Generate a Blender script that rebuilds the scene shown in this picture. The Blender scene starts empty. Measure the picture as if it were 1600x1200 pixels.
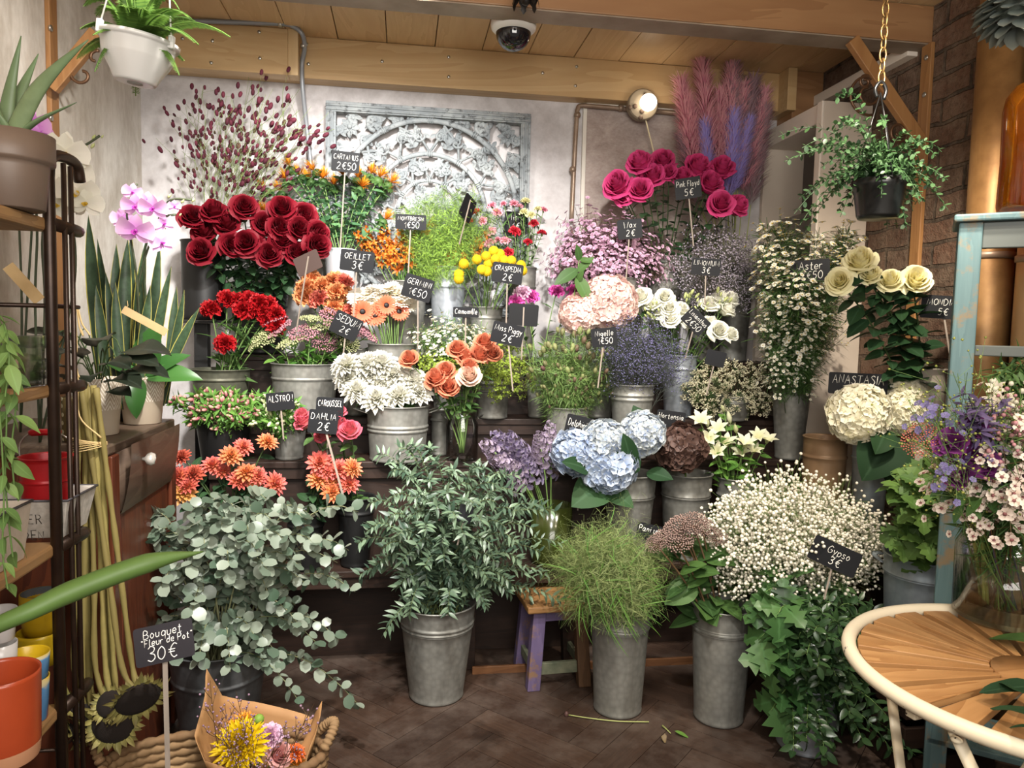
import bpy, math, random
import numpy as np
from mathutils import Vector, Matrix
RNG = random.Random(7)
PI = math.pi
scene = bpy.context.scene
COL = scene.collection
R = math.radians

# ---------------------------------------------------------------- camera
W_, H_, F_ = 1600.0, 1200.0, 1155.0
CAM = Vector((0, 0, 1.45))
YAW, PITCH, ROLL = R(8.5), R(4.3), R(1.3)
fw = Vector((math.sin(YAW) * math.cos(PITCH), math.cos(YAW) * math.cos(PITCH), -math.sin(PITCH)))
rt0 = fw.cross(Vector((0, 0, 1))).normalized()
up0 = rt0.cross(fw).normalized()
rt = (rt0 * math.cos(ROLL) + up0 * math.sin(ROLL)).normalized()
up = rt.cross(fw).normalized()
cd = bpy.data.cameras.new('camera')
cam = bpy.data.objects.new('camera', cd)
COL.objects.link(cam)
cd.sensor_width = 36.0
cd.lens = 36.0 * F_ / W_
cd.clip_start = 0.02
m = Matrix((rt, up, -fw)).transposed().to_4x4()
m.translation = CAM
cam.matrix_world = m
scene.camera = cam


def ray(px, py):
    return fw + rt * ((px - W_ / 2) / F_) - up * ((py - H_ / 2) / F_)


def P(px, py, Y):            # photo pixel -> the point of the room at distance Y along its depth
    d = ray(px, py)
    return CAM + d * (Y / d.y)


def PX(px, py, x):           # ... on the plane x
    d = ray(px, py)
    return CAM + d * (x / d.x)


def PZ(px, py, z):           # ... at height z
    d = ray(px, py)
    return CAM + d * ((z - CAM.z) / d.z)


def mpp(Y):                  # metres per photo pixel at depth Y (about)
    return Y / F_


# ---------------------------------------------------------------- objects
def tag(o, label=None, cat=None, group=None, kind=None):
    if label: o['label'] = label
    if cat: o['category'] = cat
    if group: o['group'] = group
    if kind: o['kind'] = kind
    return o


def thing(name, label, cat, loc=(0, 0, 0), rotz=0.0, group=None):
    o = bpy.data.objects.new(name, None)
    COL.objects.link(o)
    o.empty_display_size = 0.05
    o.location = loc
    o.rotation_euler = (0, 0, rotz)
    return tag(o, label, cat, group)


class MB:
    """collects vertices, faces and uvs; build() links ONE mesh object"""
    def __init__(s):
        s.V, s.F, s.U, s.M, s.n = [], [], [], [], 0

    def add(s, part, M=None, mi=0):
        V, F, U = part
        V = np.asarray(V, dtype=np.float64)
        if M is not None:
            A = np.array(M)
            V = V @ A[:3, :3].T + A[:3, 3]
        s.V.append(V)
        s.U.append(np.asarray(U, dtype=np.float64))
        n = s.n
        s.F.extend([tuple(i + n for i in f) for f in F])
        s.M.extend([mi] * len(F))
        s.n += len(V)
        return s

    def part(s):
        return np.concatenate(s.V), list(s.F), np.concatenate(s.U)

    def mesh(s, name, mats, smooth=True):
        me = bpy.data.meshes.new(name)
        V = np.concatenate(s.V) if s.V else np.zeros((0, 3))
        U = np.concatenate(s.U) if s.U else np.zeros((0, 2))
        tot = np.array([len(f) for f in s.F], dtype=np.int32)
        idx = np.fromiter((i for f in s.F for i in f), dtype=np.int32, count=int(tot.sum()))
        me.vertices.add(len(V)); me.vertices.foreach_set('co', V.astype(np.float32).ravel())
        me.loops.add(len(idx)); me.loops.foreach_set('vertex_index', idx)
        me.polygons.add(len(tot))
        me.polygons.foreach_set('loop_start', (np.cumsum(tot) - tot).astype(np.int32))
        me.polygons.foreach_set('material_index', np.array(s.M, dtype=np.int32))
        me.polygons.foreach_set('use_smooth', np.full(len(tot), smooth, dtype=bool))
        uv = me.uv_layers.new(name='uv')
        uv.data.foreach_set('uv', U[idx].astype(np.float32).ravel())
        me.update(calc_edges=True)
        for mt in (mats if isinstance(mats, (list, tuple)) else [mats]):
            me.materials.append(mt)
        return me

    def build(s, name, mats, parent=None, smooth=True, bevel=0.0):
        return link(name, s.mesh(name, mats, smooth), parent, bevel=bevel)


def link(name, me, parent=None, M=None, bevel=0.0):
    o = bpy.data.objects.new(name, me)
    COL.objects.link(o)
    if parent: o.parent = parent
    if M is not None: o.matrix_local = M
    if bevel:
        b = o.modifiers.new('bevel', 'BEVEL'); b.width = bevel; b.segments = 2; b.limit_method = 'ANGLE'
        b.harden_normals = False
    return o


def copy_tree(o, parent=None):
    c = o.copy(); COL.objects.link(c)
    if parent: c.parent = parent
    for ch in list(o.children): copy_tree(ch, c)
    return c


# ---------------------------------------------------------------- shapes: (verts, faces, uvs)
def grid(nu, nv, fn, wrap=False):
    V, U, F = [], [], []
    for j in range(nv + 1):
        for i in range(nu + (0 if wrap else 1)):
            u, v = i / nu, j / nv
            V.append(fn(u, v)); U.append((u, v))
    k = nu if wrap else nu + 1
    for j in range(nv):
        for i in range(nu):
            i2 = (i + 1) % k if wrap else i + 1
            F.append((j * k + i, j * k + i2, (j + 1) * k + i2, (j + 1) * k + i))
    return V, F, U


def lathe(prof, k=32, cap=True):
    """prof: [(r, z)] from bottom to top"""
    n = len(prof) - 1
    V, U, F = [], [], []
    for j, (r, z) in enumerate(prof):
        for i in range(k):
            a = 2 * PI * i / k
            V.append((r * math.cos(a), r * math.sin(a), z)); U.append((i / k, j / n))
    for j in range(n):
        for i in range(k):
            i2 = (i + 1) % k
            F.append((j * k + i, j * k + i2, (j + 1) * k + i2, (j + 1) * k + i))
    if cap:
        F.append(tuple(range(k - 1, -1, -1)))
    return V, F, U


def frames(pts):
    pts = [Vector(p) for p in pts]
    out, prev = [], None
    for i, p in enumerate(pts):
        t = (pts[min(i + 1, len(pts) - 1)] - pts[max(i - 1, 0)])
        t = t.normalized() if t.length > 1e-9 else Vector((0, 0, 1))
        if prev is None:
            a = Vector((1, 0, 0)) if abs(t.x) < .8 else Vector((0, 1, 0))
            n = (a - t * a.dot(t)).normalized()
        else:
            n = prev - t * prev.dot(t)
            n = n.normalized() if n.length > 1e-6 else prev
        prev = n
        out.append((p, t, n, t.cross(n)))
    return out


def tube(pts, rad, k=6, caps=True, flat=1.0):
    fr = frames(pts); n = len(fr)
    V, U, F = [], [], []
    for j, (p, t, a, b) in enumerate(fr):
        r = rad[j] if isinstance(rad, (list, tuple)) else rad
        for i in range(k):
            c, s_ = math.cos(2 * PI * i / k), math.sin(2 * PI * i / k)
            V.append(tuple(p + a * (r * c) + b * (r * s_ * flat))); U.append((i / k, j / max(1, n - 1)))
    for j in range(n - 1):
        for i in range(k):
            i2 = (i + 1) % k
            F.append((j * k + i, j * k + i2, (j + 1) * k + i2, (j + 1) * k + i))
    if caps:
        F.append(tuple(range(k - 1, -1, -1))); F.append(tuple((n - 1) * k + i for i in range(k)))
    return V, F, U


def box(c, s):
    x, y, z = c; a, b, d = s[0] / 2, s[1] / 2, s[2] / 2
    V = [(x + i * a, y + j * b, z + k * d) for k in (-1, 1) for j in (-1, 1) for i in (-1, 1)]
    F = [(0, 2, 3, 1), (4, 5, 7, 6), (0, 1, 5, 4), (2, 6, 7, 3), (0, 4, 6, 2), (1, 3, 7, 5)]
    U = [((i + 1) / 2, (k + 1) / 2) for k in (-1, 1) for j in (-1, 1) for i in (-1, 1)]
    return V, F, U


def box2(lo, hi):
    return box([(a + b) / 2 for a, b in zip(lo, hi)], [abs(b - a) for a, b in zip(lo, hi)])


def ball(r=1.0, k=8, n=5, sz=1.0, sxy=1.0):
    V, F, U = [], [], []
    V.append((0, 0, -r * sz)); U.append((0, 0))
    for j in range(1, n):
        t = PI * j / n - PI / 2
        for i in range(k):
            a = 2 * PI * i / k
            V.append((r * sxy * math.cos(t) * math.cos(a), r * sxy * math.cos(t) * math.sin(a), r * sz * math.sin(t))); U.append((i / k, j / n))
    V.append((0, 0, r * sz)); U.append((0, 1))
    for i in range(k):
        F.append((0, 1 + (i + 1) % k, 1 + i))
    for j in range(n - 2):
        for i in range(k):
            i2 = (i + 1) % k
            F.append((1 + j * k + i, 1 + j * k + i2, 1 + (j + 1) * k + i2, 1 + (j + 1) * k + i))
    b = 1 + (n - 2) * k
    for i in range(k):
        F.append((b + i, b + (i + 1) % k, len(V) - 1))
    return V, F, U


def octa(r=1.0, sz=1.0):
    V = [(r, 0, 0), (0, r, 0), (-r, 0, 0), (0, -r, 0), (0, 0, r * sz), (0, 0, -r * sz)]
    F = [(0, 1, 4), (1, 2, 4), (2, 3, 4), (3, 0, 4), (1, 0, 5), (2, 1, 5), (3, 2, 5), (0, 3, 5)]
    return V, F, [(0, .5)] * 4 + [(0, 1), (0, 0)]


def bez(p0, p1, p2, n=8):
    p0, p1, p2 = Vector(p0), Vector(p1), Vector(p2)
    return [p0 * ((1 - t) ** 2) + p1 * (2 * t * (1 - t)) + p2 * (t * t) for t in (i / n for i in range(n + 1))]


def crom(pts, n=6):
    P_ = [Vector(p) for p in pts]
    P_ = [P_[0] * 2 - P_[1]] + P_ + [P_[-1] * 2 - P_[-2]]
    out = []
    for i in range(1, len(P_) - 2):
        a, b, c, d = P_[i - 1:i + 3]
        for j in range(n):
            t = j / n
            out.append(.5 * ((2 * b) + (c - a) * t + (2 * a - 5 * b + 4 * c - d) * t * t + (3 * b - a - 3 * c + d) * t ** 3))
    out.append(P_[-2])
    return out


def aim(origin, z, spin=0.0, sc=1.0):
    """matrix whose z axis points along z"""
    z = Vector(z).normalized()
    a = Vector((0, 0, 1)) if abs(z.z) < .97 else Vector((0, 1, 0))
    x = a.cross(z).normalized(); y = z.cross(x)
    M = Matrix((x, y, z)).transposed().to_4x4()
    s = sc if isinstance(sc, (tuple, list)) else (sc, sc, sc)
    M = M @ Matrix.Rotation(spin, 4, 'Z') @ Matrix.Diagonal((s[0], s[1], s[2], 1))
    M.translation = Vector(origin)
    return M


def aimy(origin, y, n, sc=1.0):
    """matrix for a leaf: its length along y, its upper face towards n"""
    y = Vector(y).normalized()
    n = Vector(n); z = n - y * n.dot(y)
    if z.length < 1e-5: z = Vector((1, 0, 0)) - y * y.x
    z.normalize(); x = y.cross(z)
    s = sc if isinstance(sc, (tuple, list)) else (sc, sc, sc)
    M = Matrix((x * s[0], y * s[1], z * s[2])).transposed().to_4x4()
    M.translation = Vector(origin)
    return M


def leaf(L=1.0, Wd=.3, shape='ovate', curl=.3, fold=.25, nv=6, nu=2, wave=0.0, seed=0):
    """blade along +y, upper side +z; uv.x across, uv.y along"""
    def wp(v):
        if shape == 'ovate': return max(0.0, math.sin(PI * min(1, v ** .8))) ** .8
        if shape == 'round': return math.sqrt(max(0.0, 1 - (2 * v - 1) ** 2))
        if shape == 'lance': return max(0.0, math.sin(PI * v ** .75)) ** 1.1
        if shape == 'blade': return min(1, v * 6 + .35) * (1 - v) ** .55 if v < 1 else 0
        if shape == 'heart': return max(0.0, math.sin(PI * v ** .6)) ** .7
        if shape == 'lobed': return (max(0.0, math.sin(PI * v ** .75)) ** .8) * (1 + .38 * math.cos(v * PI * 7))
        return 1
    def fn(u, v):
        x = (2 * u - 1) * Wd * .5 * wp(v) * 1.0
        a = curl * v
        y, z = (math.sin(a) / curl * L, -(1 - math.cos(a)) / curl * L) if abs(curl) > 1e-3 else (v * L, 0)
        z += fold * abs(x) + wave * L * math.sin(v * 9 + seed) * (2 * u - 1) * .5
        return (x, y, z)
    return grid(nu, nv, fn)


def petal(L=1.0, Wd=.4, cup=.3, curl=.4, ruffle=0.0, tip=.8, nv=4, nu=3, seed=0.0, jag=0.0):
    """petal along +y, curling towards +z; uv.y runs from base to tip"""
    def fn(u, v):
        s = 2 * u - 1
        w = (math.sin(PI * (.12 + .88 * v) ** (1.2 if tip > .5 else .8))) if tip < 1 else (.25 + .75 * v ** .7)
        if tip < 1: w = max(w, 0) ** .75
        x = s * Wd * .5 * w
        l = L * (1 - (0.18 * s * s if tip >= 1 else 0) + jag * math.sin(s * 14 + seed) * (v > .9))
        a = curl * v
        y, z = (math.sin(a) / curl * l, (1 - math.cos(a)) / curl * l) if abs(curl) > 1e-3 else (v * l, 0)
        z += cup * s * s * w * Wd + ruffle * L * v * v * math.sin(s * 5 + seed)
        return (x, y, z)
    return grid(nu, nv, fn)


# ---------------------------------------------------------------- materials
MATS = {}


class NT:
    def __init__(s, name):
        s.m = bpy.data.materials.new(name); s.m.use_nodes = True
        s.t = s.m.node_tree; s.t.nodes.clear()
        s.out = s.n('ShaderNodeOutputMaterial')

    def n(s, typ, **kw):
        nd = s.t.nodes.new(typ)
        for k, v in kw.items(): setattr(nd, k, v)
        return nd

    def l(s, a, b):
        s.t.links.new(a, b)

    def mixc(s, f, a, b, mode='MIX'):
        nd = s.n('ShaderNodeMix', data_type='RGBA', blend_type=mode)
        for i, x in ((0, f), (6, a), (7, b)):
            if isinstance(x, (int, float)): nd.inputs[i].default_value = x
            elif isinstance(x, (tuple, list)): nd.inputs[i].default_value = (*x[:3], 1)
            else: s.l(x, nd.inputs[i])
        return nd.outputs[2]

    def math(s, op, a, b=0.0, clamp=False):
        nd = s.n('ShaderNodeMath', operation=op, use_clamp=clamp)
        for i, x in ((0, a), (1, b)):
            if isinstance(x, (int, float)): nd.inputs[i].default_value = x
            else: s.l(x, nd.inputs[i])
        return nd.outputs[0]

    def noise(s, scale, detail=3, vec=None, rough=.55, dist=0.0):
        nd = s.n('ShaderNodeTexNoise')
        nd.inputs['Scale'].default_value = scale; nd.inputs['Detail'].default_value = detail
        nd.inputs['Roughness'].default_value = rough; nd.inputs['Distortion'].default_value = dist
        if vec is not None: s.l(vec, nd.inputs['Vector'])
        return nd.outputs['Fac']

    def ramp(s, f, stops):
        nd = s.n('ShaderNodeValToRGB')
        e = nd.color_ramp.elements
        while len(e) < len(stops): e.new(0.5)
        for i, (p, c) in enumerate(stops):
            e[i].position = p
            e[i].color = (*c, 1) if isinstance(c, (tuple, list)) else (c, c, c, 1)
        s.l(f, nd.inputs[0])
        return nd.outputs[0]

    def mapr(s, f, a, b, c, d):
        nd = s.n('ShaderNodeMapRange')
        s.l(f, nd.inputs[0])
        for i, x in enumerate((a, b, c, d)): nd.inputs[i + 1].default_value = x
        return nd.outputs[0]

    def bump(s, h, strength=.3, dist=.01):
        nd = s.n('ShaderNodeBump'); nd.inputs['Strength'].default_value = strength; nd.inputs['Distance'].default_value = dist
        s.l(h, nd.inputs['Height'])
        return nd.outputs[0]

    def bsdf(s, color, rough=.6, metal=0.0, normal=None, spec=.5, **kw):
        b = s.n('ShaderNodeBsdfPrincipled')
        for k, x in (('Base Color', color), ('Roughness', rough), ('Metallic', metal), ('Specular IOR Level', spec), *kw.items()):
            i = b.inputs[k]
            if isinstance(x, (tuple, list)): i.default_value = (*x[:3], 1)
            elif isinstance(x, (int, float)): i.default_value = x
            else: s.l(x, i)
        if normal is not None: s.l(normal, b.inputs['Normal'])
        s.l(b.outputs[0], s.out.inputs[0])
        return b

    def obj(s):
        return s.n('ShaderNodeTexCoord').outputs['Object']

    def uv(s):
        sp = s.n('ShaderNodeSeparateXYZ'); s.l(s.n('ShaderNodeTexCoord').outputs['UV'], sp.inputs[0])
        return sp.outputs


def srgb(h):
    h = h.lstrip('#')
    c = [int(h[i:i + 2], 16) / 255 for i in (0, 2, 4)]
    return tuple(x / 12.92 if x <= .04045 else ((x + .055) / 1.055) ** 2.4 for x in c)


def plantmat(name, c1, c2, tip=None, tipmix=(.3, 1.0), rough=.55, trans=.25, noise=0.0, spec=.35, extra=None, var=1.0):
    """leaf or petal: colour varies from piece to piece (c1..c2); tip = pigment towards the end of each petal"""
    if name in MATS: return MATS[name]
    t = NT(name)
    c1, c2 = srgb(c1), srgb(c2)
    isl = t.n('ShaderNodeNewGeometry').outputs['Random Per Island']
    oi = t.n('ShaderNodeObjectInfo').outputs['Random']
    f = t.math('FRACT', t.math('ADD', isl, oi))
    col = t.mixc(f, c1, c2)
    uv = t.uv()
    if tip:
        g = t.mapr(uv[1], tipmix[0], tipmix[1], 0, 1)
        col = t.mixc(g, col, srgb(tip))
    if extra == 'vein':
        a = t.math('ABSOLUTE', t.math('SUBTRACT', uv[0], .5))
        v = t.mapr(a, 0.0, .07, .45, 0)
        col = t.mixc(v, col, tuple(min(1, x * 2.2 + .02) for x in c2))
    if extra == 'margin':
        a = t.math('ABSOLUTE', t.math('SUBTRACT', uv[0], .5))
        v = t.mapr(a, .43, .46, 0, 1)
        nz = t.noise(60, 3, t.obj())
        col = t.mixc(t.mapr(nz, .45, .6, 0, .6), col, tuple(x * .45 for x in c1))
        col = t.mixc(v, col, srgb('#a59c4c'))
    if noise:
        nz = t.noise(noise, 3, t.obj())
        col = t.mixc(t.mapr(nz, .35, .7, 0, .5), col, tuple(x * .55 for x in c1))
    b = t.bsdf(col, rough, spec=spec)
    if trans:
        tr = t.n('ShaderNodeBsdfTranslucent'); t.l(col, tr.inputs[0])
        mx = t.n('ShaderNodeMixShader'); mx.inputs[0].default_value = trans
        t.l(b.outputs[0], mx.inputs[1]); t.l(tr.outputs[0], mx.inputs[2]); t.l(mx.outputs[0], t.out.inputs[0])
    MATS[name] = t.m
    return t.m


def plain(name, c, rough=.6, metal=0.0, spec=.5, noise=None, bump=0.0, c2=None, **kw):
    if name in MATS: return MATS[name]
    t = NT(name); c = srgb(c)
    col, nm = c, None
    if noise:
        nz = t.noise(noise, 5, t.obj())
        col = t.mixc(t.mapr(nz, .3, .7, 0, 1), c, srgb(c2) if c2 else tuple(x * .6 for x in c))
        if bump: nm = t.bump(nz, bump, .005)
    t.bsdf(col, rough, metal, nm, spec, **kw)
    MATS[name] = t.m
    return t.m


def wood(name, c1, c2, axis='Y', scale=6.0, rough=.5, knots=True, stretch=.12, worn=None):
    if name in MATS: return MATS[name]
    t = NT(name)
    mp = t.n('ShaderNodeMapping')
    t.l(t.obj(), mp.inputs[0])
    sc = {'X': (stretch, 1, 1), 'Y': (1, stretch, 1), 'Z': (1, 1, stretch)}[axis]
    mp.inputs['Scale'].default_value = sc
    oi = t.n('ShaderNodeObjectInfo').outputs['Random']
    loc = t.n('ShaderNodeCombineXYZ')
    for i in range(3): t.l(t.math('MULTIPLY', oi, 7.3 + i), loc.inputs[i])
    t.l(loc.outputs[0], mp.inputs['Location'])
    a = t.noise(scale, 4, mp.outputs[0], dist=1.2)
    rings = t.math('FRACT', t.math('MULTIPLY', a, 9.0))
    fine = t.noise(scale * 14, 4, mp.outputs[0])
    f = t.math('ADD', t.math('MULTIPLY', rings, .55), t.math('MULTIPLY', fine, .6), clamp=True)
    col = t.mixc(f, srgb(c1), srgb(c2))
    isl = t.n('ShaderNodeNewGeometry').outputs['Random Per Island']
    col = t.mixc(t.math('MULTIPLY', isl, .35), col, srgb(c2))
    if worn:
        w = t.noise(11, 6, t.obj(), rough=.7)
        col = t.mixc(t.mapr(w, .52, .62, 0, 1), col, srgb(worn))
    t.bsdf(col, rough, normal=t.bump(fine, .15, .004), spec=.4)
    MATS[name] = t.m
    return t.m


def glass(name, c='#ffffff', rough=0.0, trans=.88):
    """thin clear glass: mostly see-through with reflections at grazing angles"""
    if name in MATS: return MATS[name]
    t = NT(name)
    tr = t.n('ShaderNodeBsdfTransparent'); tr.inputs[0].default_value = (*srgb(c), 1)
    gl = t.n('ShaderNodeBsdfGlossy'); gl.inputs['Roughness'].default_value = .03
    lw = t.n('ShaderNodeLayerWeight'); lw.inputs[0].default_value = .25
    f = t.math('ADD', t.math('MULTIPLY', lw.outputs['Fresnel'], .8), .03, clamp=True)
    mx = t.n('ShaderNodeMixShader'); t.l(f, mx.inputs[0])
    t.l(tr.outputs[0], mx.inputs[1]); t.l(gl.outputs[0], mx.inputs[2]); t.l(mx.outputs[0], t.out.inputs[0])
    MATS[name] = t.m
    return t.m


ORD = ('leftmost second third fourth fifth sixth seventh eighth ninth tenth eleventh twelfth thirteenth fourteenth fifteenth '
       'sixteenth seventeenth eighteenth nineteenth twentieth twenty-first twenty-second twenty-third twenty-fourth twenty-fifth').split()


def nth(i, n=None):
    if i == 0: return 'leftmost'
    if n and i == n - 1: return 'rightmost'
    return ORD[i]


def zinc(name='zinc', c1='#a3a29a', c2='#7d7c76', rough=.48):
    if name in MATS: return MATS[name]
    t = NT(name)
    o = t.obj()
    mp = t.n('ShaderNodeMapping'); t.l(o, mp.inputs[0]); mp.inputs['Scale'].default_value = (1, 1, .25)
    a = t.noise(9, 5, mp.outputs[0], rough=.65)
    v = t.n('ShaderNodeTexVoronoi'); v.inputs['Scale'].default_value = 45; t.l(o, v.inputs['Vector'])
    f = t.math('ADD', t.math('MULTIPLY', a, .8), t.math('MULTIPLY', v.outputs['Distance'], .3))
    col = t.mixc(t.mapr(f, .3, .75, 0, 1), srgb(c1), srgb(c2))
    st = t.noise(4, 6, mp.outputs[0], rough=.7)
    col = t.mixc(t.mapr(st, .56, .75, 0, .55), col, srgb('#5b5348'))
    t.bsdf(col, t.mapr(a, .3, .7, rough - .1, rough + .15), .55, t.bump(a, .06, .003))
    MATS[name] = t.m
    return t.m
# ---------------------------------------------------------------- flower heads (about 1 across, facing +z)
def rx(a): return Matrix.Rotation(a, 4, 'X')
def ry(a): return Matrix.Rotation(a, 4, 'Y')
def rz(a): return Matrix.Rotation(a, 4, 'Z')
def tr(x, y, z): return Matrix.Translation((x, y, z))
def sca(a, b=None, c=None): return Matrix.Diagonal((a, b or a, c or a, 1))


def rose_head(seed, openness=1.0):
    g = random.Random(seed); mb = MB()
    def pet(phi, wdt, r0, r1, flare, h, lift):
        def fn(u, v):
            s = 2 * u - 1
            a = phi + s * wdt / 2
            edge = 1 - .22 * abs(s) ** 3
            z = lift + h * v * edge
            rr = r0 * (.35 + .65 * min(1, v * 2.2)) * (1 - v) + r1 * v + .04 * s
            k = max(0, v - .62) / .38
            rr += flare * k * k * (1 - .25 * s * s) + .012 * math.sin(6 * s + phi * 3) * v
            z -= flare * .55 * k * k * (1 if abs(s) < .75 else 1.2)
            return (rr * math.cos(a), rr * math.sin(a), z)
        mb.add(grid(6, 6, fn))
    spec = [(3, 3.0, .03, .04, .0, .66, .16), (3, 2.6, .06, .085, .012, .68, .13), (3, 2.3, .11, .14, .03, .69, .10),
            (4, 2.1, .17, .20, .05, .68, .06), (4, 2.0, .23, .255, .08 * openness, .65, .03), (5, 1.8, .29, .30, .14 * openness, .60, .0), (5, 1.5, .32, .33, .19 * openness, .50, -.02)]
    for n, w, r0, r1, fl, h, lf in spec:
        o = g.uniform(0, 6)
        for i in range(n):
            pet(o + 2 * PI * i / n + g.uniform(-.15, .15), w, r0, r1 * g.uniform(.95, 1.06), fl * g.uniform(.7, 1.3), h * g.uniform(.94, 1.05), lf)
    return mb


def calyx_mesh(mt):
    mb = MB()
    mb.add(lathe([(.02, -.08), (.09, -.04), (.12, .04), (.05, .08)], 8))
    for i in range(5):
        mb.add(petal(.36, .13, .2, .5, tip=.5, nv=3, nu=2), rz(i * 1.2566) @ tr(0, .08, 0) @ rx(R(5)))
    return mb.mesh('calyx', mt)


def carnation_head(seed, dense=58):
    g = random.Random(seed); mb = MB()
    for i in range(dense):
        t = i / dense
        el = R(85 - 95 * t ** .8) + g.uniform(-.15, .15)
        L = .33 + .2 * t + g.uniform(-.03, .03)
        mb.add(petal(L, .36, .1, g.uniform(-.3, .5), ruffle=.22, tip=1, nv=4, nu=6, seed=g.uniform(0, 9), jag=.07),
               tr(0, 0, .02) @ rz(i * 2.4) @ rx(el) @ ry(g.uniform(-.4, .4)))
    mb.add(lathe([(.03, -.3), (.1, -.26), (.12, 0), (.16, .06)], 8), None, 1)
    return mb


def dahlia_head(seed, layers=6, L=.5, Wd=.17, cupz=.35, n0=13, tipk=.8, droop=0):
    g = random.Random(seed); mb = MB()
    for k in range(layers):
        t = k / max(1, layers - 1)
        n = max(5, int(n0 * (1 - .5 * t)))
        for i in range(n):
            el = R(-8 - droop + (70 + droop) * t ** 1.15) + g.uniform(-.08, .08)
            mb.add(petal(L * (1 - .58 * t) * g.uniform(.93, 1.04), Wd * (1 - .25 * t), cupz, .35 + .4 * t, tip=tipk, nv=4, nu=2),
                   tr(0, 0, .04 + .07 * t) @ rz(2 * PI * (i + .5 * (k % 2)) / n + g.uniform(-.05, .05)) @ rx(el) @ tr(0, .03, 0))
    mb.add(ball(.12, 8, 5, .8), tr(0, 0, .06), 1)
    mb.add(lathe([(.02, -.1), (.1, -.06), (.14, .02)], 8), None, 2)
    return mb


def gerbera_head(seed, eye=.11, full=True):
    g = random.Random(seed); mb = MB()
    for k, (n, L, el) in enumerate(((22, .5, 6), (20, .45, 14), (16, .3, 28))[:3 if full else 2]):
        for i in range(n):
            mb.add(petal(L * g.uniform(.94, 1.03), .115, .1, .15, tip=1 if k < 2 else .8, nv=4, nu=2),
                   rz(2 * PI * (i + .5 * k) / n) @ rx(R(el) + g.uniform(-.06, .06)) @ tr(0, .06, .01 * k))
    mb.add(ball(eye, 10, 5, .45), tr(0, 0, .03), 1)
    mb.add(lathe([(.02, -.12), (.08, -.08), (.13, -.01)], 8), None, 2)
    return mb


def floret(n=4, Wd=.8, cup=.25, seed=0):
    """small flat flower, radius 1: each petal a folded kite"""
    V, F, U = [(0, 0, 0)], [], [(0.5, 0)]
    for i in range(n):
        a = 2 * PI * i / n
        da = PI / n * Wd
        b = len(V)
        for aa, r, z in ((a - da * .8, .45, cup * .4), (a - da, .78, cup), (a - da * .42, 1.0, cup * .8), (a + da * .42, 1.0, cup * .8), (a + da, .78, cup), (a + da * .8, .45, cup * .4), (a, .6, cup * .05)):
            V.append((r * math.cos(aa), r * math.sin(aa), z)); U.append((.5, r))
        F += [(0, b, b + 6), (b, b + 1, b + 2, b + 6), (b + 6, b + 2, b + 3), (b + 6, b + 3, b + 4, b + 5), (0, b + 6, b + 5)]
    return V, F, U


def hydrangea_head(seed, n=170, fr=.135, squash=.86):
    g = random.Random(seed); mb = MB()
    for i in range(n):
        z = 1 - 1.62 * (i + .5) / n
        r = math.sqrt(max(0, 1 - z * z)); a = i * 2.39996
        d = Vector((r * math.cos(a), r * math.sin(a), z * squash))
        p = d * (.5 - fr * .35) * g.uniform(.9, 1.08)
        n_ = (d + Vector((g.uniform(-.4, .4), g.uniform(-.4, .4), g.uniform(-.4, .4)))).normalized()
        mb.add(floret(4, 1.0, .22, i), aim(p + Vector((0, 0, .2)), n_, g.uniform(0, 6), fr * g.uniform(.8, 1.15)))
    mb.add(ball(.36, 10, 7, .85), tr(0, 0, .2), 1)
    return mb


def craspedia_head():
    mb = MB()
    mb.add(ball(.44, 14, 10))
    for i in range(150):
        z = 1 - 2 * (i + .5) / 150; r = math.sqrt(1 - z * z); a = i * 2.39996
        mb.add(octa(.05), tr(.44 * r * math.cos(a), .44 * r * math.sin(a), .44 * z))
    return mb


def umbel_head(seed, n=110, br=.045, dome=.35):
    """flat-topped cluster of beads on short stalks"""
    g = random.Random(seed); mb = MB()
    for i in range(n):
        r = .5 * math.sqrt((i + .5) / n); a = i * 2.39996
        z = .3 + dome * (.25 - r * r) + g.uniform(-.03, .03)
        mb.add(octa(br * g.uniform(.7, 1.25)), tr(r * math.cos(a), r * math.sin(a), z))
    for i in range(9):
        a = i * .698; r = .3
        mb.add(tube([(0, 0, 0), (r * .5 * math.cos(a), r * .5 * math.sin(a), .12), (r * math.cos(a), r * math.sin(a), .3)], .014, 4, False), None, 1)
    return mb


def trumpet_head(seed, n=5, L=.5, Wd=.22, op=38, tipk=.8):
    """open lily-like flower"""
    g = random.Random(seed); mb = MB()
    for i in range(n):
        mb.add(petal(L, Wd, .2, -.9, tip=tipk, nv=4, nu=2), rz(2 * PI * i / n) @ rx(R(90 - op * .4)) @ tr(0, 0, 0))
    return mb


def bud_head(seed, L=.5, r=.12):
    mb = MB(); mb.add(lathe([(.02, 0), (r * .7, L * .2), (r, L * .45), (r * .7, L * .75), (.01, L)], 8)); return mb


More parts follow.
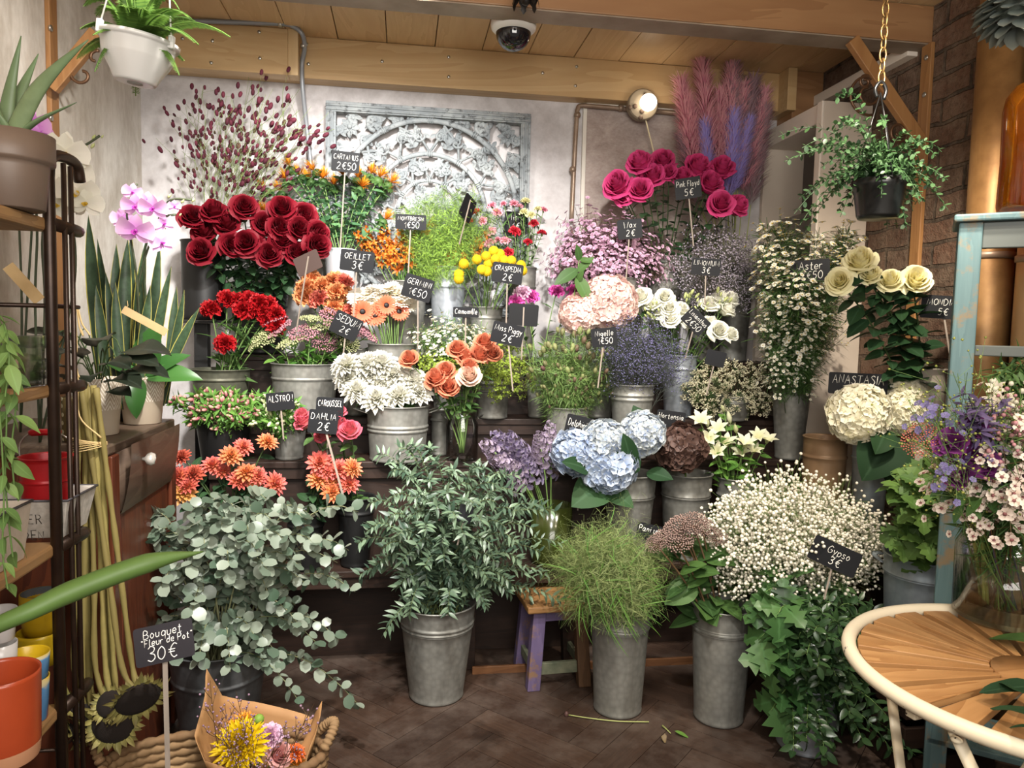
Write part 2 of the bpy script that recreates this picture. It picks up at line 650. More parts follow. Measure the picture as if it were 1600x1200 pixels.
def orchid_head(seed):
    mb = MB()
    for i, (a, w, l) in enumerate(((90, .34, .45), (215, .32, .45), (325, .32, .45))):
        mb.add(petal(l, w, .15, -.2, tip=.6, nv=4, nu=3), tr(0, 0, -.01) @ rz(R(a - 90)) @ rx(R(6)))
    for a in (12, 168):
        mb.add(petal(.5, .52, .12, -.25, tip=1, nv=4, nu=4), tr(0, 0, .02) @ rz(R(a - 90)) @ rx(R(8)))
    mb.add(petal(.2, .18, .5, .9, tip=.6, nv=3, nu=3), tr(0, .02, .03) @ rz(PI) @ rx(R(35)), 1)
    mb.add(ball(.045, 6, 5, 1.3), tr(0, .01, .06), 1)
    for a in (70, -70):
        mb.add(petal(.12, .1, .4, .8, tip=.6, nv=3, nu=2), tr(0, 0, .04) @ rz(R(180 + a)) @ rx(R(50)), 1)
    return mb


# ---------------------------------------------------------------- plant materials
M_STEM = plantmat('stem_green', '#6f8a4a', '#55703a', trans=0)
M_STEMD = plantmat('stem_dark_green', '#41542e', '#324424', trans=0)
M_WOODY = plantmat('stem_woody', '#6b5238', '#4e3c2b', trans=0)
M_PALE = plantmat('stem_pale', '#a5ab6a', '#8a9556', trans=0)
M_LEAF = plantmat('leaf_green', '#4c6b33', '#35512a', trans=.2, extra='vein')
M_LEAFD = plantmat('leaf_dark', '#2f4a2c', '#223a25', trans=.15, extra='vein', rough=.4)
M_LEAFB = plantmat('leaf_bright', '#6c9440', '#4d7a33', trans=.3, extra='vein')
M_CAL = plantmat('calyx_green', '#6c8a4c', '#58763f', trans=0)


# ---------------------------------------------------------------- one stem with a head
def sphere_jit(g, s): return Vector((g.uniform(-s, s), g.uniform(-s, s), g.uniform(-s, s)))


def leafy(mb, pts, leafpart, n, t0, t1, size, g, droop=.2, mi=0, spread=1.0, pairs=False):
    """leaves along a stem"""
    fr = frames(pts); N = len(fr) - 1
    for i in range(n):
        t = t0 + (t1 - t0) * ((i // 2 * 2 if pairs else i) + .5) / n
        k = min(N - 1, int(t * N)); f = t * N - k
        p = fr[k][0].lerp(fr[k + 1][0], f); tg, a, b = fr[k][1], fr[k][2], fr[k][3]
        ang = (i * PI + (i // 2) * PI / 2 if pairs else i * 2.4) + g.uniform(-.3, .3)
        side = a * math.cos(ang) + b * math.sin(ang)
        d = (side * spread + tg * g.uniform(.3, .8) + Vector((0, 0, -droop * g.uniform(.3, 1.5)))).normalized()
        nrm = (Vector((0, -.35, 1)) + sphere_jit(g, .55) + tg * .2)
        s = size * g.uniform(.7, 1.2)
        mb.add(leafpart, aimy(p, d, nrm, s), mi)


def place_heads(heads, desc, cat, group, Y, base, meshes, size, stem_m=None, stem_r=.0022, leaf=None, face=.6, name='flower',
                where='', dome=.45, jit=.03, base_r=.04, up=.55, seed=1, calyx=None, headname='flower_head', zoff=0.0, lab=None, extra=None, ordinal=True):
    """heads: (px, py[, scale[, mesh number or None[, label]]]) in the photograph; every flower becomes a thing of its own"""
    g = random.Random(seed)
    n = len(heads)
    order = sorted(range(n), key=lambda i: heads[i][0])
    rank = {h: r for r, h in enumerate(order)}
    cy = sum(h[1] for h in heads) / n
    cx = sum(h[0] for h in heads) / n
    out = []
    for i, h in enumerate(heads):
        px, py = h[0], h[1]
        sc = h[2] if len(h) > 2 and h[2] else 1.0
        me = meshes[h[3] if len(h) > 3 and h[3] is not None else g.randrange(len(meshes))]
        y = Y - dome * (py - cy) * mpp(Y) + g.uniform(-jit, jit)
        tip = P(px, py, y)
        S = size * mpp(Y) * sc
        bs = Vector(base) + Vector((g.uniform(-base_r, base_r), g.uniform(-base_r, base_r), 0))
        d = tip - bs
        lab_ = h[4] if len(h) > 4 else None
        if not lab_:
            k_ = nth(rank[i], n)
            lab_ = f'{desc} {where}' if (n == 1 or not ordinal) else f'{k_} {desc} {where}' if k_.endswith('most') else f'{k_} {desc} from the left {where}'
        o = thing(name, ' '.join(lab_.split()), cat, bs, 0, group)
        ctrl = bs + Vector((d.x * .25, d.y * .25, d.z * up))
        tg = (tip - ctrl).normalized()
        tocam = (CAM - tip).normalized()
        fdir = (tg * (1 - face) + tocam * face + Vector((0, 0, .15)) + sphere_jit(g, .22)).normalized()
        hp = tip - fdir * (S * .25 + zoff * S)
        pts = bez(Vector((0, 0, 0)), ctrl - bs, hp - bs, 9)
        sm = stem_m or M_STEM
        mb = MB().add(tube(pts, stem_r, 5)); mb.build('stem', sm, o)
        hd = link(headname, me, o, aim(hp - bs, fdir, g.uniform(0, 6), S))
        if calyx: link('calyx', calyx, hd, Matrix.Identity(4))
        if leaf:
            part, cnt, t0, t1, ls, lm, drp = leaf
            mb = MB(); leafy(mb, pts, part, cnt, t0, t1, ls, g, drp); mb.build('foliage', lm, o)
        if extra: extra(o, pts, g)
        out.append(o)
    return out


# ---------------------------------------------------------------- sprays: prototypes one unit high
def spray_proto(seed, mats, crown=(.5, 1.0), nb=14, radius=.16, tips=6, blob=None, blobsize=.02, stem_r=.004, shape='dome', leafp=None,
                nleaf=0, leafsize=.08, twig_r=.0018, tipspread=.05, bend=.05, names=('stem', 'flower_spray', 'foliage'), bl_up=.5, bias=0):
    """mats: stem, blob, leaf (a list for a blob of two materials); returns [(part name, mesh)]"""
    g = random.Random(seed)
    st, bl, lf = MB(), MB(), MB()
    ti = len(blob) if isinstance(blob, list) else 1
    bm = list(mats[1]) if isinstance(mats[1], (list, tuple)) else [mats[1]]
    bm = bm[:ti] + [mats[0]]
    bx, by = g.uniform(-bend, bend), g.uniform(-bend, bend)
    main = [Vector((bx * math.sin(t * 3), by * math.sin(t * 2.6), t)) for t in [i / 8 for i in range(9)]]
    st.add(tube(main, [stem_r * (1.1 - .7 * i / 8) for i in range(9)], 5, False))
    for i in range(nb):
        t = crown[0] + (crown[1] - crown[0]) * (i / nb) * .85
        k = min(7, int(t * 8)); p0 = main[k].lerp(main[k + 1], t * 8 - k)
        a = i * 2.4 + g.uniform(-.4, .4)
        if shape == 'dome':
            rr = radius * g.uniform(.55, 1.05); zt = crown[1] - (rr / radius) ** 2 * (crown[1] - crown[0]) * .42 - g.uniform(0, .1)
            rr = rr * (.5 + .5 * min(1, (crown[1] - t) / (crown[1] - crown[0]) * 1.4))
        elif shape == 'spike':
            rr = radius * (1 - .75 * (t - crown[0]) / (crown[1] - crown[0])) * g.uniform(.7, 1.1); zt = t + .05 + rr * .8
        else:
            rr = radius * g.uniform(.3, 1.1); zt = t + g.uniform(.06, .2)
        p1 = Vector((p0.x + rr * math.cos(a), p0.y + rr * math.sin(a), max(zt, t + .02)))
        pm = p0.lerp(p1, .5) + Vector((0, 0, -.0)) + Vector((math.cos(a), math.sin(a), 0)) * rr * .12
        tw = bez(p0, pm, p1, 4)
        bl.add(tube(tw, twig_r, 3, False), None, ti)
        for j in range(tips if not bias or t > bias or i % 4 == 0 else 1):
            q = p1 + Vector((g.gauss(0, 1), g.gauss(0, 1), g.gauss(0, 1))) * tipspread
            if j and twig_r: bl.add(tube([tw[-2], q], twig_r * .6, 3, False), None, ti)
            d = ((q - p0).normalized() + Vector((0, 0, bl_up)) + sphere_jit(g, .5)).normalized()
            M = aim(q, d, g.uniform(0, 6), blobsize * g.uniform(.75, 1.25))
            for mi, bp in enumerate(blob if isinstance(blob, list) else [blob]):
                bl.add(bp, M, mi)
        if leafp and nleaf: leafy(lf, tw, leafp, max(1, nleaf // nb), .2, .9, leafsize, g, .1)
    if leafp and nleaf: leafy(lf, main, leafp, nleaf, .3, .95, leafsize, g, .1)
    out = [(names[0], st.mesh(names[0], mats[0]))]
    if bl.n: out.append((names[1], bl.mesh(names[1], bm)))
    if lf.n: out.append((names[2], lf.mesh(names[2], mats[2])))
    return out


def place_sprays(label, cat, group, region, n, Y, base, protos, name='flower_spray_stem', bulge=.16, base_r=.05, seed=3, lenk=(.92, 1.06), sq=1.0, tips=None, minr=0.0, wk=1.0):
    """region (cx, cy, rx, ry): where the tips lie in the photograph"""
    g = random.Random(seed)
    cx, cy, ra, rb = region or (0, sum(q[1] for q in tips) / len(tips), 0, 0)
    out = []
    pos = tips or []
    if not tips:
        for i in range(n):
            r = math.sqrt((i + .5) / n); a = i * 2.39996 + seed
            pos.append((cx + ra * r * math.cos(a), cy + rb * r * math.sin(a), r))
    for q in pos:
        px, py = q[0], q[1]
        r = q[2] if len(q) > 2 else .5
        y = Y - bulge * (1 - r * r) - .35 * (py - cy) * mpp(Y) + g.uniform(-.03, .03)
        tip = P(px, py, y)
        bs = Vector(base) + Vector((g.uniform(-base_r, base_r), g.uniform(-base_r, base_r), 0))
        d = tip - bs
        L = d.length * g.uniform(*lenk)
        o = thing(name, label, cat, bs, 0, group)
        M = aim((0, 0, 0), d, g.uniform(0, 6), (L * wk, L * wk, L))
        for nm, me in protos[g.randrange(len(protos))]:
            link(nm, me, o, M)
        out.append(o)
    return out


# ---------------------------------------------------------------- leafy branches, each with a bend of its own
def branch(name, label, cat, group, pts, leafpart, n, size, leafm, stemm, g, stem_r=.003, t0=.12, pairs=True, droop=.1, spread=1.0, leafpart2=None):
    base = Vector(pts[0])
    loc = [Vector(p) - base for p in pts]
    o = thing(name, label, cat, base, 0, group)
    MB().add(tube(loc, [stem_r * (1.15 - .8 * i / (len(loc) - 1)) for i in range(len(loc))], 5)).build('stem', stemm, o)
    mb = MB()
    leafy(mb, loc, leafpart, n, t0, 1.0, size, g, droop, 0, spread, pairs)
    if leafpart2: leafy(mb, loc, leafpart2, n // 2, t0, .95, size * .8, g, droop, 0, spread, False)
    mb.build('foliage', leafm, o)
    return o


# ---------------------------------------------------------------- buckets
def bucket_mesh(rt, rb, h, bead=(.78,), rim=.006, foot=True, bead_r=.005, k=40, thick=.003):
    pr = [(rb * .985, 0), (rb, .002)]
    if foot: pr += [(rb + .003, .006), (rb + .001, .012)]
    zs = [i / 12 for i in range(1, 13)]
    pts = []
    for z in zs[:-1]: pts.append((rb + (rt - rb) * z, z * h))
    for b in bead:
        for dz, dr in ((-1.6, 0), (-.8, .7), (0, 1), (.8, .7), (1.6, 0)):
            z = b * h + dz * bead_r
            pts.append((rb + (rt - rb) * z / h + dr * bead_r, z))
    pts.sort(key=lambda p: p[1])
    pr += [p for p in pts if p[1] > .014 and p[1] < h - rim * 1.5]
    pr += [(rt, h - rim), (rt + rim * .6, h - rim * .7), (rt + rim * .75, h - rim * .2), (rt + rim * .4, h + rim * .15), (rt - thick, h), (rt - thick * 1.5, h - rim)]
    pr += [(rb + (rt - rb) * .5 - thick * 2, h * .5), (rb - thick * 2, .01), (.001, .008)]
    return lathe(pr, k)


def ear_handle(rt, zc, w=.075, drop=.05, out=.05, ang=0.0):
    """strap ear on the side of a bucket"""
    pts = [(rt * .97, -w / 2, zc), (rt + out * .7, -w * .4, zc + .012), (rt + out, 0, zc + .015), (rt + out * .7, w * .4, zc + .012), (rt * .97, w / 2, zc)]
    p = tube(crom(pts, 4), .011, 6, True, flat=.25)
    V = np.asarray(p[0]) @ np.array(Matrix.Rotation(ang, 3, 'Z')).T
    return V, p[1], p[2]


def bucket(name, label, px, rim_py, w_px, Y, base_z=None, base_py=None, taper=.74, mt=None, bead=(.78,), ears=None, group=None, lean=0.0, cat='bucket', rim=.006, h=None, foot=True):
    """zinc bucket; returns (object, point inside it for the stems, rim radius)"""
    c = P(px, rim_py, Y)
    rtop = w_px * mpp(Y) / 2
    if h is None:
        zb = base_z if base_z is not None else P(px, base_py, Y).z
    else: zb = c.z - h
    zb += .0015
    hh = c.z - zb
    o = thing(name, label, cat, (c.x, Y, zb), 0, group)
    MB().add(bucket_mesh(rtop, rtop * taper, hh, bead, rim, foot)).build('body', mt or zinc(), o)
    for a in ears or ():
        MB().add(ear_handle(rtop * (taper + (1 - taper) * .86), hh * .86, ang=a)).build('handle', mt or zinc(), o)
    return o, Vector((c.x, Y, zb + hh * .35)), rtop
# ---------------------------------------------------------------- the room
D = 3.9
XL = P(222, 300, D).x
XR = P(1262, 130, D).x
YB = 3.8                                    # face of the wall beam
ZC = P(620, 68, YB).z                       # ceiling boards
ZB = P(620, 132, YB).z
YF = PX(1457, 67, XR).y                     # front beam
ZF = PX(1457, 67, XR).z


def plaster(name, c1, c2, scale=2.5, streak=None, bumpk=.15):
    t = NT(name)
    o = t.obj()
    v = o
    if streak:
        mp = t.n('ShaderNodeMapping'); t.l(o, mp.inputs[0]); mp.inputs['Scale'].default_value = streak; v = mp.outputs[0]
    a = t.noise(scale, 6, v, rough=.62, dist=.6)
    b = t.noise(scale * 9, 5, v, rough=.7)
    f = t.math('ADD', t.math('MULTIPLY', a, .7), t.math('MULTIPLY', b, .35))
    col = t.mixc(t.mapr(f, .38, .68, 0, 1), srgb(c1), srgb(c2))
    t.bsdf(col, .75, normal=t.bump(f, bumpk, .01), spec=.25)
    return t.m


def structure(name, mb, mt, bevel=0.0, smooth=False):
    return tag(mb.build(name, mt, None, smooth, bevel), kind='structure')


structure('wall_back', MB().add(box2((XL - .1, D, 0), (XR + .1, D + .1, ZC + .1))), plaster('plaster_grey', '#d9d6d6', '#a9a3a2', 1.7))
structure('wall_left', MB().add(box2((XL - .1, .2, 0), (XL, D, ZC + .1))), plaster('plaster_white', '#dedad2', '#aea598', 2.6, (1, 1.3, .6)))


def brick_mat():
    t = NT('old_brick')
    o = t.obj()
    sep = t.n('ShaderNodeSeparateXYZ'); t.l(o, sep.inputs[0])
    cmb = t.n('ShaderNodeCombineXYZ'); t.l(sep.outputs[1], cmb.inputs[0]); t.l(sep.outputs[2], cmb.inputs[1])
    nz = t.n('ShaderNodeTexNoise'); nz.inputs['Scale'].default_value = 7; nz.inputs['Detail'].default_value = 4; t.l(cmb.outputs[0], nz.inputs['Vector'])
    ad = t.n('ShaderNodeVectorMath', operation='MULTIPLY_ADD'); t.l(nz.outputs['Color'], ad.inputs[0]); ad.inputs[1].default_value = (.03, .035, 0); t.l(cmb.outputs[0], ad.inputs[2])
    br = t.n('ShaderNodeTexBrick'); t.l(ad.outputs[0], br.inputs['Vector'])
    br.inputs['Scale'].default_value = 1
    br.inputs['Brick Width'].default_value = .30; br.inputs['Row Height'].default_value = .098
    br.inputs['Mortar Size'].default_value = .009; br.inputs['Mortar Smooth'].default_value = .35; br.inputs['Bias'].default_value = -.1
    br.inputs['Color1'].default_value = (*srgb('#6f5040'), 1); br.inputs['Color2'].default_value = (*srgb('#4c3d34'), 1)
    br.inputs['Mortar'].default_value = (*srgb('#37302a'), 1)
    big = t.noise(9, 7, o, rough=.72); fine = t.noise(45, 5, o, rough=.7)
    col = t.mixc(t.mapr(big, .35, .68, 0, .7), br.outputs['Color'], srgb('#8d7a68'))
    col = t.mixc(t.mapr(fine, .5, .75, 0, .7), col, srgb('#3f322a'))
    h = t.math('ADD', t.math('MULTIPLY', br.outputs['Fac'], -1.0), t.math('MULTIPLY', big, .9))
    h = t.math('ADD', h, t.math('MULTIPLY', fine, .35))
    t.bsdf(col, .85, normal=t.bump(h, 1.0, .03), spec=.2)
    return t.m


structure('wall_right', MB().add(box2((XR, .2, 0), (XR + .1, D, ZC + .1))), brick_mat())


def floor_mat():
    """dark herringbone boards, worn and stained"""
    t = NT('herringbone')
    o = t.obj()
    col = None
    rot = t.n('ShaderNodeMapping'); t.l(o, rot.inputs[0]); rot.inputs['Rotation'].default_value = (0, 0, R(40))
    br = t.n('ShaderNodeTexBrick'); t.l(rot.outputs[0], br.inputs['Vector'])
    br.inputs['Scale'].default_value = 1; br.inputs['Brick Width'].default_value = .52; br.inputs['Row Height'].default_value = .13
    br.inputs['Mortar Size'].default_value = .0025; br.inputs['Bias'].default_value = 0
    br.inputs['Color1'].default_value = (*srgb('#5e4c40'), 1); br.inputs['Color2'].default_value = (*srgb('#4b3b31'), 1); br.inputs['Mortar'].default_value = (*srgb('#17100c'), 1)
    a = t.noise(5, 6, o, rough=.7); b = t.noise(40, 5, rot.outputs[0], rough=.7)
    col = t.mixc(t.mapr(a, .42, .7, 0, .6), br.outputs['Color'], srgb('#6f6259'))
    col = t.mixc(t.mapr(b, .5, .8, 0, .5), col, srgb('#2a1e17'))
    st = t.noise(3.1, 5, o, rough=.5, dist=.8)
    col = t.mixc(t.mapr(st, .60, .66, 0, .6), col, srgb('#241a15'))
    t.bsdf(col, t.mapr(a, .3, .7, .42, .68), normal=t.bump(t.math('ADD', b, t.math('MULTIPLY', br.outputs['Fac'], -2.)), .2, .004), spec=.4)
    return t.m


# floor: herringbone blocks laid one by one (a thin board pattern of one floor)
def herring():
    mb = MB(); L, w = .48, .12
    c, s = math.cos(R(45)), math.sin(R(45))
    for i in range(-46, 47):
        for j in range(-14, 15):
            for k in (0, 1):
                # two interlocked blocks
                u0 = i * w + j * 2 * L * 0; v0 = i * w + j * 2 * L
                if k == 0: lo, hi = (u0, v0), (u0 + L, v0 + w)
                else: lo, hi = (u0 + L - w + w, v0 - L + 2 * w - w), (u0 + L + w, v0 + w)
                u, v = (lo[0] + hi[0]) / 2, (lo[1] + hi[1]) / 2
                x, y = u * c - v * s, u * s + v * c + 1.0
                if -1.6 < x < 2.6 and 1.5 < y < 4.1:
                    g = .0012
                    q = [(lo[0] + g, lo[1] + g), (hi[0] - g, lo[1] + g), (hi[0] - g, hi[1] - g), (lo[0] + g, hi[1] - g)]
                    V = [(a * c - b * s, a * s + b * c + 1.0, z) for z in (-.008, .0) for a, b in q]
                    F = [(4, 5, 6, 7), (0, 1, 5, 4), (1, 2, 6, 5), (2, 3, 7, 6), (3, 0, 4, 7)]
                    U = [(0, 0), (1, 0), (1, 1), (0, 1)] * 2
                    if hi[0] - lo[0] < hi[1] - lo[1]: U = [(b, a) for a, b in U]
                    mb.add((V, F, U))
    return mb


def board_floor():
    t = NT('floor_blocks')
    o = t.obj()
    isl = t.n('ShaderNodeNewGeometry').outputs['Random Per Island']
    u = t.uv()
    v = t.n('ShaderNodeCombineXYZ'); t.l(t.math('MULTIPLY', u[0], .6), v.inputs[0]); t.l(t.math('MULTIPLY', u[1], 3.0), v.inputs[1]); t.l(t.math('MULTIPLY', isl, 50), v.inputs[2])
    gr = t.noise(5, 5, v.outputs[0], rough=.7)
    col = t.mixc(isl, srgb('#4b392e'), srgb('#352720'))
    col = t.mixc(t.mapr(gr, .35, .7, 0, .7), col, srgb('#2c201a'))
    a = t.noise(4.2, 6, o, rough=.7)
    col = t.mixc(t.mapr(a, .45, .7, 0, .55), col, srgb('#675a51'))
    st = t.noise(2.3, 4, o, rough=.5, dist=.8)
    col = t.mixc(t.mapr(st, .60, .66, 0, .55), col, srgb('#1f1713'))
    t.bsdf(col, t.mapr(a, .3, .7, .4, .62), normal=t.bump(gr, .12, .004), spec=.35)
    return t.m


hb = herring()
hb.add(box2((XL - .1, .2, -.12), (XR + .1, D + .1, -.0075)))
structure('floor', hb, board_floor())

# ceiling of boards running away from the viewer
M_CEIL = wood('ceiling_pine', '#d8bb90', '#c2a075', 'Y', 3.2, .42)
mb = MB()
bw = .235
x = XL
k = 0
while x < XR:
    mb.add(box2((x + .002, .2, ZC + (.002 if k % 3 else 0)), (min(x + bw - .002, XR), D, ZC + .04)))
    x += bw; k += 1
mb.add(box2((XL - .1, .2, ZC + .04), (XR + .1, D + .1, ZC + .1)))
structure('ceiling', mb, M_CEIL, .0015)

M_BEAM = wood('beam_pine', '#c8ab80', '#b39265', 'X', 2.6, .42)
M_BEAMD = wood('beam_front_pine', '#a07a54', '#866040', 'X', 2.4, .45)
M_SCREW = plain('screw_steel', '#b9b6ad', .35, .9)


def screws(o, pts, r=.008, axis='y'):
    for p in pts:
        mb = MB(); M = tr(*p) @ (rx(R(90)) if axis == 'y' else ry(R(-90)) if axis == 'x' else Matrix.Identity(4))
        mb.add(lathe([(r, -.004), (r, .002), (r * .7, .004), (.0005, .0045)], 12), M)
        mb.build('screw', M_SCREW, o)


wb = tag(MB().add(box2((XL, YB, ZB), (XR - .18, D, ZC))).build('trim_1', M_BEAM, None, False, .004), kind='structure')
screws(wb, [tuple(P(a, b, YB - .001)) for a, b in ((479, 69), (482, 100), (597, 96), (701, 89), (701, 120), (848, 114), (901, 104), (899, 134))])
tr2 = tag(MB().add(box2((XL, 3.72, P(350, 110, 3.72).z), (P(450, 80, 3.72).x, YB, ZC))).build('trim_2', M_BEAM, None, False, .004), kind='structure')
screws(tr2, [tuple(P(a, b, 3.719)) for a, b in ((405, 50), (406, 91), (332, 64), (285, 60), (330, 98))])
structure('trim_3', MB().add(box2((P(450, 80, 3.72).x, 3.715, P(460, 118, 3.72).z), (P(466, 80, 3.72).x, YB, ZC))), wood('trim_pale', '#cfb48a', '#bc9d70', 'Z', 3, .5), .003)
# corner block at the end of the wall beam
structure('trim_4', MB().add(box2((XR - .22, 3.70, ZB - .02), (XR - .17, D, ZC))), M_BEAM, .003)
structure('trim_5', MB().add(box2((XR - .17, 3.74, ZB - .06), (XR, D, ZC))), M_BEAMD, .003)
# front beam with a metal strip under it
fb = structure('trim_6', MB().add(box2((XL, YF, ZF), (XR, YF + .13, ZC))), M_BEAMD, .004)
structure('trim_7', MB().add(box2((XL, YF + .005, ZF - .006), (XR, YF + .125, ZF - .0005))), plain('strip_grey', '#9a8b7a', .6, .2, noise=6, c2='#7c6a58'))

# battens bolted to the side walls
M_BATTEN = wood('batten_wood', '#a87c4e', '#8a6038', 'Z', 4, .5)
a0, a1 = PX(1449, 72, XR), PX(1437, 330, XR)
w_ = .05
bt = structure('trim_8', MB().add(box2((XR - .018, a0.y - w_, a1.z - .9), (XR, a0.y + w_ * .2, a0.z))), M_BATTEN, .003)
screws(bt, [tuple(PX(px, py, XR - .02)) for px, py in ((1447, 90), (1444, 148), (1438, 267))], .011, 'x')
b0 = PX(77, 100, XL)
bt = structure('trim_9', MB().add(box2((XL, b0.y - .03, 1.0), (XL + .018, b0.y + .03, ZC))), M_BATTEN, .003)
screws(bt, [tuple(PX(px, py, XL + .02)) for px, py in ((79, 44), (80, 184))], .011, 'x')
# white cable tray on the brick wall
c0, c1 = PX(1425, 76, XR - .03), PX(1262, 152, XR - .03)
structure('trim_10', MB().add(box2((XR - .05, min(c0.y, c1.y), c0.z - .03), (XR, D, c0.z + .02))), plain('tray_white', '#d9cfc2', .5), .003)

# ---------------------------------------------------------------- conduits
M_PIPE = plain('conduit_grey', '#8d9094', .45, .3)
o = thing('conduit', 'grey plastic conduit bent down over the wall beam beside burgundy seed heads', 'pipe', P(420, 36, 3.7))
pts = [P(268, 32, 3.68), P(340, 34, 3.68), P(430, 37, 3.68), P(455, 40, 3.69), P(472, 53, 3.7), P(476, 75, 3.74), P(472, 100, 3.78), P(473, 140, 3.79), P(480, 205, 3.86), P(486, 262, 3.87), P(490, 330, 3.87)]
MB().add(tube([p - o.location for p in crom(pts, 5)], .011, 10)).build('pipe', M_PIPE, o)
for px, py, y in ((438, 38, 3.68), (474, 72, 3.735), (482, 226, 3.86)):
    q = P(px, py, y) - o.location
    MB().add(lathe([(.0125, -.008), (.015, -.006), (.015, .006), (.0125, .008)], 12), tr(*q) @ (ry(R(90)) if py < 50 else Matrix.Identity(4))).build('clip', M_SCREW, o)

M_COPPER = plain('painted_copper', '#a08b78', .4, .35, noise=8, c2='#7d6856')
o = thing('conduit', 'copper coloured conduit framing the mottled wall panel', 'pipe', P(903, 250, 3.86))
pts = [P(893, 345, 3.86), P(897, 260, 3.86), P(901, 185, 3.86), P(903, 170, 3.86), P(909, 165, 3.86), P(940, 167, 3.86), P(985, 171, 3.86)]
MB().add(tube([p - o.location for p in crom(pts, 5)], .012, 10)).build('pipe', M_COPPER, o)
pts = [P(1025, 174, 3.86), P(1075, 178, 3.86), P(1130, 182, 3.86)]
MB().add(tube([p - o.location for p in pts], .013, 10)).build('pipe', M_COPPER, o)
for px, py in ((895, 265), (970, 169), (902, 180)):
    MB().add(ball(.019, 10, 6)).build('coupling', M_COPPER, o).location = P(px, py, 3.86) - o.location

# mottled panel on the wall
o = thing('wall_panel', 'mottled grey brown panel with pale edging behind the hot pink roses', 'panel', P(990, 330, 3.89))
lo, hi = P(912, 345, 3.885), P(1075, 178, 3.885)
t = plaster('panel_brown', '#b5a8a0', '#8c7c75', 7, (1, 1, 1.6))
MB().add(box2((lo.x, 3.885, lo.z - .2), (hi.x + .2, 3.9, hi.z))).build('board', t, o, False, .002).matrix_parent_inverse = Matrix.Translation(-o.location)
mb = MB()
mb.add(box2((lo.x - .02, 3.88, lo.z - .2), (lo.x, 3.9, hi.z + .02))); mb.add(box2((lo.x - .02, 3.88, hi.z), (hi.x + .2, 3.9, hi.z + .02)))
mb.build('edging', plain('edging_pale', '#d8d2c6', .6), o, False, .002).matrix_parent_inverse = Matrix.Translation(-o.location)

# ---------------------------------------------------------------- wall lamp
lp = P(1003, 165, 3.8)
o = thing('wall_lamp', 'round white junction box with a glowing globe bulb above hot pink roses', 'lamp', lp)
M_WH = plain('white_plastic', '#8a7d69', .6)
mb = MB(); mb.add(lathe([(.001, -.02), (.078, -.02), (.08, -.012), (.08, .02), (.074, .027), (.05, .03), (.001, .031)], 64), rx(R(90)))
mb.build('box', M_WH, o, False)
for px, py in ((992, 166), (1003, 174), (1008, 149), (984, 168), (1001, 184)):
    q = P(px, py, 3.768) - lp
    MB().add(lathe([(.001, 0), (.012, 0), (.012, .004), (.001, .004)], 14), tr(*q) @ rx(R(90))).build('knockout', plain('dark_hole', '#5d4a3c', .7), o)
q = P(1013, 160, 3.73) - lp
t = NT('bulb_glow'); e = t.n('ShaderNodeEmission'); e.inputs[0].default_value = (1, .86, .66, 1); e.inputs[1].default_value = 9; t.l(e.outputs[0], t.out.inputs[0])
MB().add(ball(.043, 20, 14), tr(*q)).build('bulb', t.m, o)
MB().add(tube([q + Vector((0, .02, 0)), q + Vector((0, .06, .0))], .018, 14)).build('socket', M_WH, o)
pts = [P(1009, 188, 3.79), P(1014, 208, 3.8), P(1022, 242, 3.82), P(1030, 300, 3.82)]
MB().add(tube([p - lp for p in crom(pts, 4)], .004, 6)).build('cord', plain('cord_cream', '#d6c9a6', .6), o)
bulb_at = lp + q

# ---------------------------------------------------------------- dome camera
dp = P(803, 20, YF + .2)
dp.z = ZC
o = thing('dome_camera', 'white dome security camera with smoked lens under the ceiling', 'camera', dp)
s = mpp(YF + .2)
zt = lambda py: P(803, py, YF + .2).z - ZC
mb = MB(); mb.add(lathe([(29 * s, 0.0), (29 * s, zt(16)), (33 * s, zt(22)), (35 * s, zt(40)), (34 * s, zt(46)), (28 * s, zt(52)), (.01, zt(53))][::-1], 40))
mb.build('housing', plain('camera_white', '#d6d2ca', .35), o)
mb = MB(); pr = [(27 * s * math.cos(a), zt(52) - 27 * s * .98 * math.sin(a)) for a in [i * PI / 2 / 10 for i in range(11)]]
mb.add(lathe([(max(r, .0005), z) for r, z in pr][::-1], 36))
mb.build('dome', plain('smoked_dome', '#17161a', .06, 0, .8), o)
for a in (30, 150, 270):
    MB().add(ball(3 * s, 8, 6)).build('screw', M_SCREW, o).location = (33.5 * s * math.cos(R(a)), 33.5 * s * math.sin(R(a)), zt(36))

# dark cast ornament at the top edge
ornp = P(822, -16, YF - .15)
o = thing('ceiling_ornament', 'dark cast iron leaf ornament hanging at the top of the frame', 'ornament', ornp)
M_IRON = plain('dark_iron', '#2a2522', .5, .6)
mb = MB()
for i in range(7):
    mb.add(leaf(.09, .04, 'lobed', 1.2, .3, 8, 4), rz(i * .9) @ rx(R(-20)))
mb.add(ball(.022, 10, 8, 1.2), tr(0, 0, -.03)); mb.add(tube([(0, 0, 0), (0, 0, .25)], .008, 8))
mb.build('casting', M_IRON, o)

